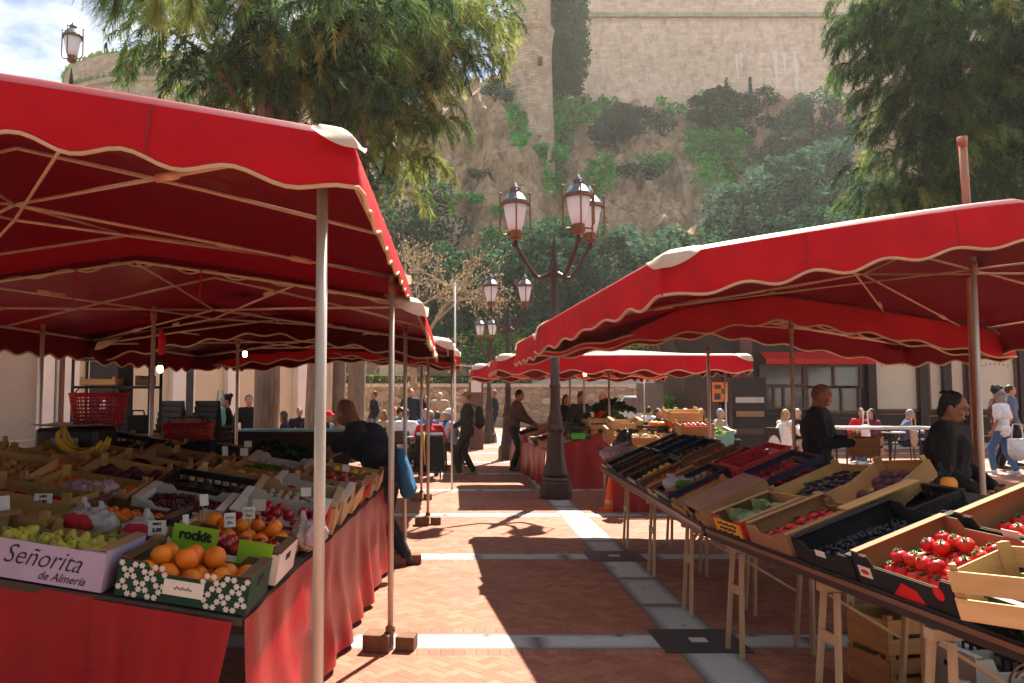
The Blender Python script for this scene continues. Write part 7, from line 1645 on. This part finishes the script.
def pine(label, base, r0, vols, limbs, seed, trunk_top, n_cl, mats, ln=.20, w=.0085, per=60, sprays=(), bmat=None, mix=(.5, .8)):
    t = thing('drooping_pine', label, 'tree', base); base = Vector(base); bmat = bmat or BARK; r_ = random.Random(seed)
    top = Vector(trunk_top) - base; m = MB(); m.tube([(0, 0, -.1), (.02, 0, .4), top * .35 + Vector((.05, 0, 0)), top * .7, top], [r0 * 1.25, r0 * 1.02, r0 * .92, r0 * .75, r0 * .4], 16)
    # ragged bark relief
    m.build('trunk', bmat, t, True)
    ms = [MB() for _ in mats]; mbk = MB()
    for li, path in enumerate(limbs):
        pts = [Vector(q) - base for q in path]; mbk = MB(); mbk.tube(pts, [max(.02, .10 * (1 - i / len(pts))) for i in range(len(pts))], 8); mbk.build('limb', BARKR, t, True)
    tw = MB()
    tot = sum(v[1][0] * v[1][1] * v[1][2] for v in vols)
    for c, rr in vols:
        c = Vector(c) - base; k_n = int(n_cl * rr[0] * rr[1] * rr[2] / tot)
        for _ in range(k_n):
            while True:
                q = Vector((r_.uniform(-1, 1), r_.uniform(-1, 1), r_.uniform(-1, 1)))
                if q.length < 1: break
            p = c + Vector((q.x * rr[0], q.y * rr[1], q.z * rr[2])); u = r_.random() + .22 * noise.noise(p * 1.3); k = 0 if u < mix[0] else (1 if u < mix[1] else 2)
            o_ = Vector((q.x + r_.uniform(-.6, .6), q.y + r_.uniform(-.6, .6), r_.uniform(-.1, .5)))
            for _ in range(3): tassel(ms[min(k, len(ms) - 1)], tw, p + Vector((r_.uniform(-.2, .2), r_.uniform(-.2, .2), r_.uniform(-.1, .1))), o_ + Vector((r_.uniform(-.5, .5), r_.uniform(-.5, .5), 0)), r_.uniform(.4, .95), per, ln, w)
    for mm, mt in zip(ms, mats):
        if mm.v: mm.build('crown', mt, t, fix=False)
    tw.build('twigs', BARKR, t, fix=False)['kind'] = 'stuff'
    for sp in sprays:
        c = Vector(sp[0]) - base; mm = MB(); L = sp[1]
        for i in range(int(sp[2])):
            f = rnd.random(); p = c + Vector((rnd.uniform(-.03, .03), rnd.uniform(-.03, .03), -f * L * .55)); d = Vector((rnd.gauss(0, .42), rnd.gauss(0, .42), -rnd.uniform(.35, 1))).normalized() * L * rnd.uniform(.35, .6); s = Vector((-d.y, d.x, .1)).normalized() * .0045
            mm.add([p - s, p + s, p + d + s * .3, p + d - s * .3], [(0, 1, 2, 3)])
        mm.build('needle_spray', sp[3], t, fix=False); b_ = MB(); b_.tube([c + Vector((0, .1, .6)), c, c + Vector((0, 0, -L * .5))], [.012, .01, .006], 6); b_.build('shoot', BARKR, t, True)
    return t
def A(px, py, Y): return at(px, py, Y)
Y1 = 14.8
pine('drooping dark pine with the thickest trunk, its crown over the nearest canopy', (A(266, VY, Y1).x, Y1, 0), .24,
     [(A(205, 25, 14.5), (1.6, 1.6, 1.0)), (A(280, 45, 14.5), (1.8, 1.6, 1.1)), (A(330, 0, 14), (2.2, 2, .9)), (A(165, 62, 15), (.55, .8, .6)), (A(350, 75, 15), (1.2, 1.2, 1.1)), (A(240, 85, 15), (1.5, 1.3, .7)), (A(345, 145, 15.5), (.5, .7, .6))],
     [[A(266, 250, Y1), A(270, 130, Y1), A(300, 60, 14.6), A(360, 30, 14.4)], [A(266, 250, Y1), A(250, 120, Y1), A(215, 60, 14.5), A(170, 30, 14)], [A(268, 200, Y1), A(285, 110, Y1), A(262, 40, 14), A(255, -40, 13.5)]],
     5, A(268, -60, Y1), 340, [PINED, PINE, PINEY], sprays=[(A(118, -25, 11), .95, 420, PINE), (A(104, -28, 11.2), .8, 300, PINED), (A(160, -22, 11), .95, 420, PINEY), (A(192, -18, 11), .9, 380, PINEY), (A(141, -30, 11.3), .75, 320, PINE), (A(178, -30, 11.5), .7, 260, PINED), (A(85, -40, 11.4), .7, 240, PINED)], mix=(.58, .92))
pine('drooping yellow green pine hanging over the end of the canopy row', (A(312, VY, 17.6).x, 17.6, 0), .20,
     [(A(405, 40, 17), (1.5, 1.4, 1.2)), (A(430, 30, 17), (1.5, 1.4, 1.0)), (A(408, 110, 17.2), (1.0, 1.0, 1.3)), (A(485, 0, 17.5), (.8, 1, .5)), (A(392, 145, 17.4), (.6, .7, .9)), (A(425, 165, 17.4), (.3, .4, .9)), (A(402, 190, 17.6), (.25, .4, .6))],
     [[A(312, 200, 17.6), A(330, 100, 17.4), A(400, 70, 17.2), A(440, 40, 17), A(470, 0, 17)], [A(330, 110, 17.4), A(345, 85, 17.3), A(358, 105, 17.2), A(358, 125, 17.2)], [A(400, 70, 17.2), A(425, 90, 17.2), A(440, 120, 17.2)]],
     6, A(330, -60, 17.6), 235, [PINEY, PINE, PINED], bmat=BARK, mix=(.50, .86))
pine('slimmer pine trunk behind the yellow green one, foliage mixed into its crown', (A(337, VY, 18.0).x, 18.0, 0), .15, [(A(370, 20, 18.2), (1.4, 1.4, 1.3)), (A(380, 120, 18.3), (.8, .9, .9))], [[A(337, 200, 18), A(350, 80, 18), A(375, 10, 18)]], 7, A(345, -60, 18), 120, [PINE, PINEY, PINED])
pine('pine trunk closest to the stone wall among the four trunks', (A(355, VY, 19.5).x, 19.5, 0), .22, [(A(440, -10, 19.5), (1.6, 1.6, .8)), (A(360, 60, 20), (1.2, 1.2, 1.2))], [[A(355, 200, 19.5), A(375, 60, 19.5), A(430, 0, 19.4)]], 8, A(362, -60, 19.5), 120, [PINE, PINEY, PINED])
pine('massive dark drooping conifer over the big bright canopy', (A(1085, VY, 19).x, 19, 0), .34,
     [(A(930, 40, 18.5), (2.0, 1.8, 1.7)), (A(1000, 60, 18.5), (2.2, 1.8, 2.0)), (A(925, 140, 18.7), (1.2, 1.4, 1.4)), (A(985, 165, 18.5), (1.8, 1.6, 1.4)), (A(1060, 120, 18.5), (1.6, 1.6, 2.4)), (A(890, 190, 19), (.8, 1, .8)), (A(905, 0, 18.5), (1.5, 1.4, .8)), (A(950, 215, 19), (1.6, 1.4, .8)), (A(868, 180, 18), (.3, .4, .6)), (A(862, 90, 18), (.3, .3, .7)), (A(872, 20, 18), (.5, .4, .7))],
     [[A(1085, 250, 19), A(1000, 130, 19), A(905, 60, 18.6)], [A(1085, 220, 19), A(1040, 110, 18.8), A(1010, 40, 18.5)], [A(1085, 240, 19), A(980, 190, 18.8), A(890, 150, 18.5)]], 9, A(1080, -80, 19), 1050, [PINED, PINE, PINEY], mix=(.70, .95))
# bare twiggy tree
TWIG = M('bare_twig', (.25, .20, .135), .8, .2, 5); BUD = fol('yellow_bud', (.40, .30, .14), .3, .2)
p = A(425, VY, 36); t = thing('bare_tree', 'leafless pale twiggy tree with yellow buds beside the canopy row', 'tree', (p.x - .5, 36, 2.0)); t.scale = (.82, .82, .98); m = MB(); tr = MB(); bd = MB(); top_ = 9.3
def grow(p, d, L, r, lev):
    q = p + d * L * .5 + Vector((rnd.uniform(-.1, .1), rnd.uniform(-.1, .1), 0)) * L; e = q + (d + Vector((0, 0, .05))).normalized() * L * .5; (tr if lev < 2 else m).tube([p, q, e], [r, r * .8, r * .62], 8 if lev < 2 else 4, False)
    if lev >= 4:
        for _ in range(1): c = e + Vector((rnd.uniform(-.15, .15), rnd.uniform(-.15, .15), rnd.uniform(-.15, .15))); s = .05; bd.add([c + Vector((-s, 0, 0)), c + Vector((0, s * .6, -s)), c + Vector((s, 0, s * .4)), c + Vector((0, -s * .5, s))], [(0, 1, 2, 3)])
    if lev == 5: return
    for k in range(4 if lev < 4 else 3):
        o = Vector((rnd.gauss(0, .62), rnd.gauss(0, .62), rnd.gauss(.0, .5))); grow(q.lerp(e, rnd.uniform(.2, 1)), (d + o).normalized(), L * rnd.uniform(.62, .84), r * .60, lev + 1)
for k in range(4): a = k * 1.6; grow(Vector((0, 0, 1.6)), Vector((math.cos(a) * .6, math.sin(a) * .6, .8)).normalized(), 2.6, .11, 1)
tr.tube([(0, 0, -.2), (0, 0, 1.8)], [.2, .15], 10); tr.build('trunk', TWIG, t, True); m.build('crown', TWIG, t, fix=False); bd.build('buds', BUD, t, fix=False)['kind'] = 'stuff'
# small plane tree by the pale building
p = A(690, VY, 28); t = thing('plane_tree', 'small knobbly plane tree with forked bare limbs on the terrace edge', 'tree', (p.x, 28, 0)); m = MB(); m.tube([(0, 0, 0), (.05, 0, 1.5), (.0, 0, 2.2)], [.36, .28, .30], 12); m.ell((.25, -.1, 1.65), .16, 8, 6); m.build('trunk', BARKD, t, True)
for dx, h in ((-1.6, 4.4), (-.7, 4.8), (.5, 5.0), (1.4, 4.2)): m = MB(); m.tube([(0, 0, 2.0), (dx * .5, .1, 2.9), (dx, .2, h)], [.15, .11, .05], 8); m.build('limb', BARKD, t, True)
m = MB()
for dx, h in ((-1.6, 4.4), (-.7, 4.8), (.5, 5.0), (1.4, 4.2)): leafcloud(m, (dx, .2, h), (.8, .8, .6), 160, .16)
m.build('crown', HEDGE, t, fix=False)

# ================================================================== light, sky, camera
SAZ, SEL = R(22.7), R(53)
sd = Vector((math.sin(SAZ) * math.cos(SEL), math.cos(SAZ) * math.cos(SEL), math.sin(SEL)))
su = bpy.data.lights.new('sun', 'SUN'); su.energy = 5.0; su.angle = R(.53); su.color = (1, .90, .76); so = bpy.data.objects.new('sun', su); COL.objects.link(so); so.rotation_euler = (-sd).to_track_quat('-Z', 'Y').to_euler(); so.location = (0, 0, 60)
hm = bpy.data.materials.new('air'); hm.use_nodes = True; nt = hm.node_tree; nt.nodes.clear(); ho = nt.nodes.new('ShaderNodeOutputMaterial'); pv = nt.nodes.new('ShaderNodeVolumePrincipled'); nt.links.new(pv.outputs[0], ho.inputs['Volume'])
pv.inputs['Color'].default_value = (.96, .93, .88, 1); pv.inputs['Density'].default_value = HAZE; pv.inputs['Anisotropy'].default_value = .35
m = MB(); m.bbox((-90, -12, -1.2), (95, 118, 62)); tag(m.build('haze', hm), kind='stuff')
w = bpy.data.worlds.new('World'); scene.world = w; w.use_nodes = True; nt = w.node_tree; bg = nt.nodes['Background']
sky = nt.nodes.new('ShaderNodeTexSky'); sky.sky_type = 'NISHITA'; sky.sun_disc = False; sky.sun_elevation = SEL; sky.sun_rotation = SAZ; sky.air_density = 1.0; sky.dust_density = 1.2; sky.ozone_density = 1.2
tc = nt.nodes.new('ShaderNodeTexCoord'); mp = nt.nodes.new('ShaderNodeMapping'); mp.inputs['Scale'].default_value = (1, 1, 2.2); nt.links.new(tc.outputs['Generated'], mp.inputs[0])
n = nt.nodes.new('ShaderNodeTexNoise'); n.inputs['Scale'].default_value = 3.1; n.inputs['Detail'].default_value = 7; n.inputs['Roughness'].default_value = .58; nt.links.new(mp.outputs[0], n.inputs['Vector'])
cf = ramp(nt, n.outputs[0], [(.46, 0), (.60, 1)])
col = mixc(nt, cf, sky.outputs[0], (9.5, 9.5, 9.4)); nt.links.new(col, bg.inputs[0]); bg.inputs[1].default_value = .05
cam = bpy.data.cameras.new('camera'); co = bpy.data.objects.new('camera', cam); COL.objects.link(co); co.location = (0, 0, CAMZ); co.rotation_euler = (pi / 2 + PITCH, 0, 0)
cam.sensor_width = 36; cam.lens = 36 * FPX / 1024; cam.shift_x = (512 - VX) / 1024; cam.clip_start = .05; cam.clip_end = 2000; scene.camera = co
scene.view_settings.view_transform = 'Standard'; scene.view_settings.look = 'None'; scene.view_settings.exposure = EXPO; scene.view_settings.gamma = 1; scene.view_settings.use_curve_mapping = False
scene.render.engine = 'CYCLES'; cy = scene.cycles; cy.max_bounces = 7; cy.diffuse_bounces = 2; cy.glossy_bounces = 2; cy.transmission_bounces = 4; cy.transparent_max_bounces = 8; cy.use_denoising = True; cy.caustics_reflective = False; cy.caustics_refractive = False; cy.sample_clamp_indirect = 6; cy.use_adaptive_sampling = True; cy.adaptive_threshold = .02
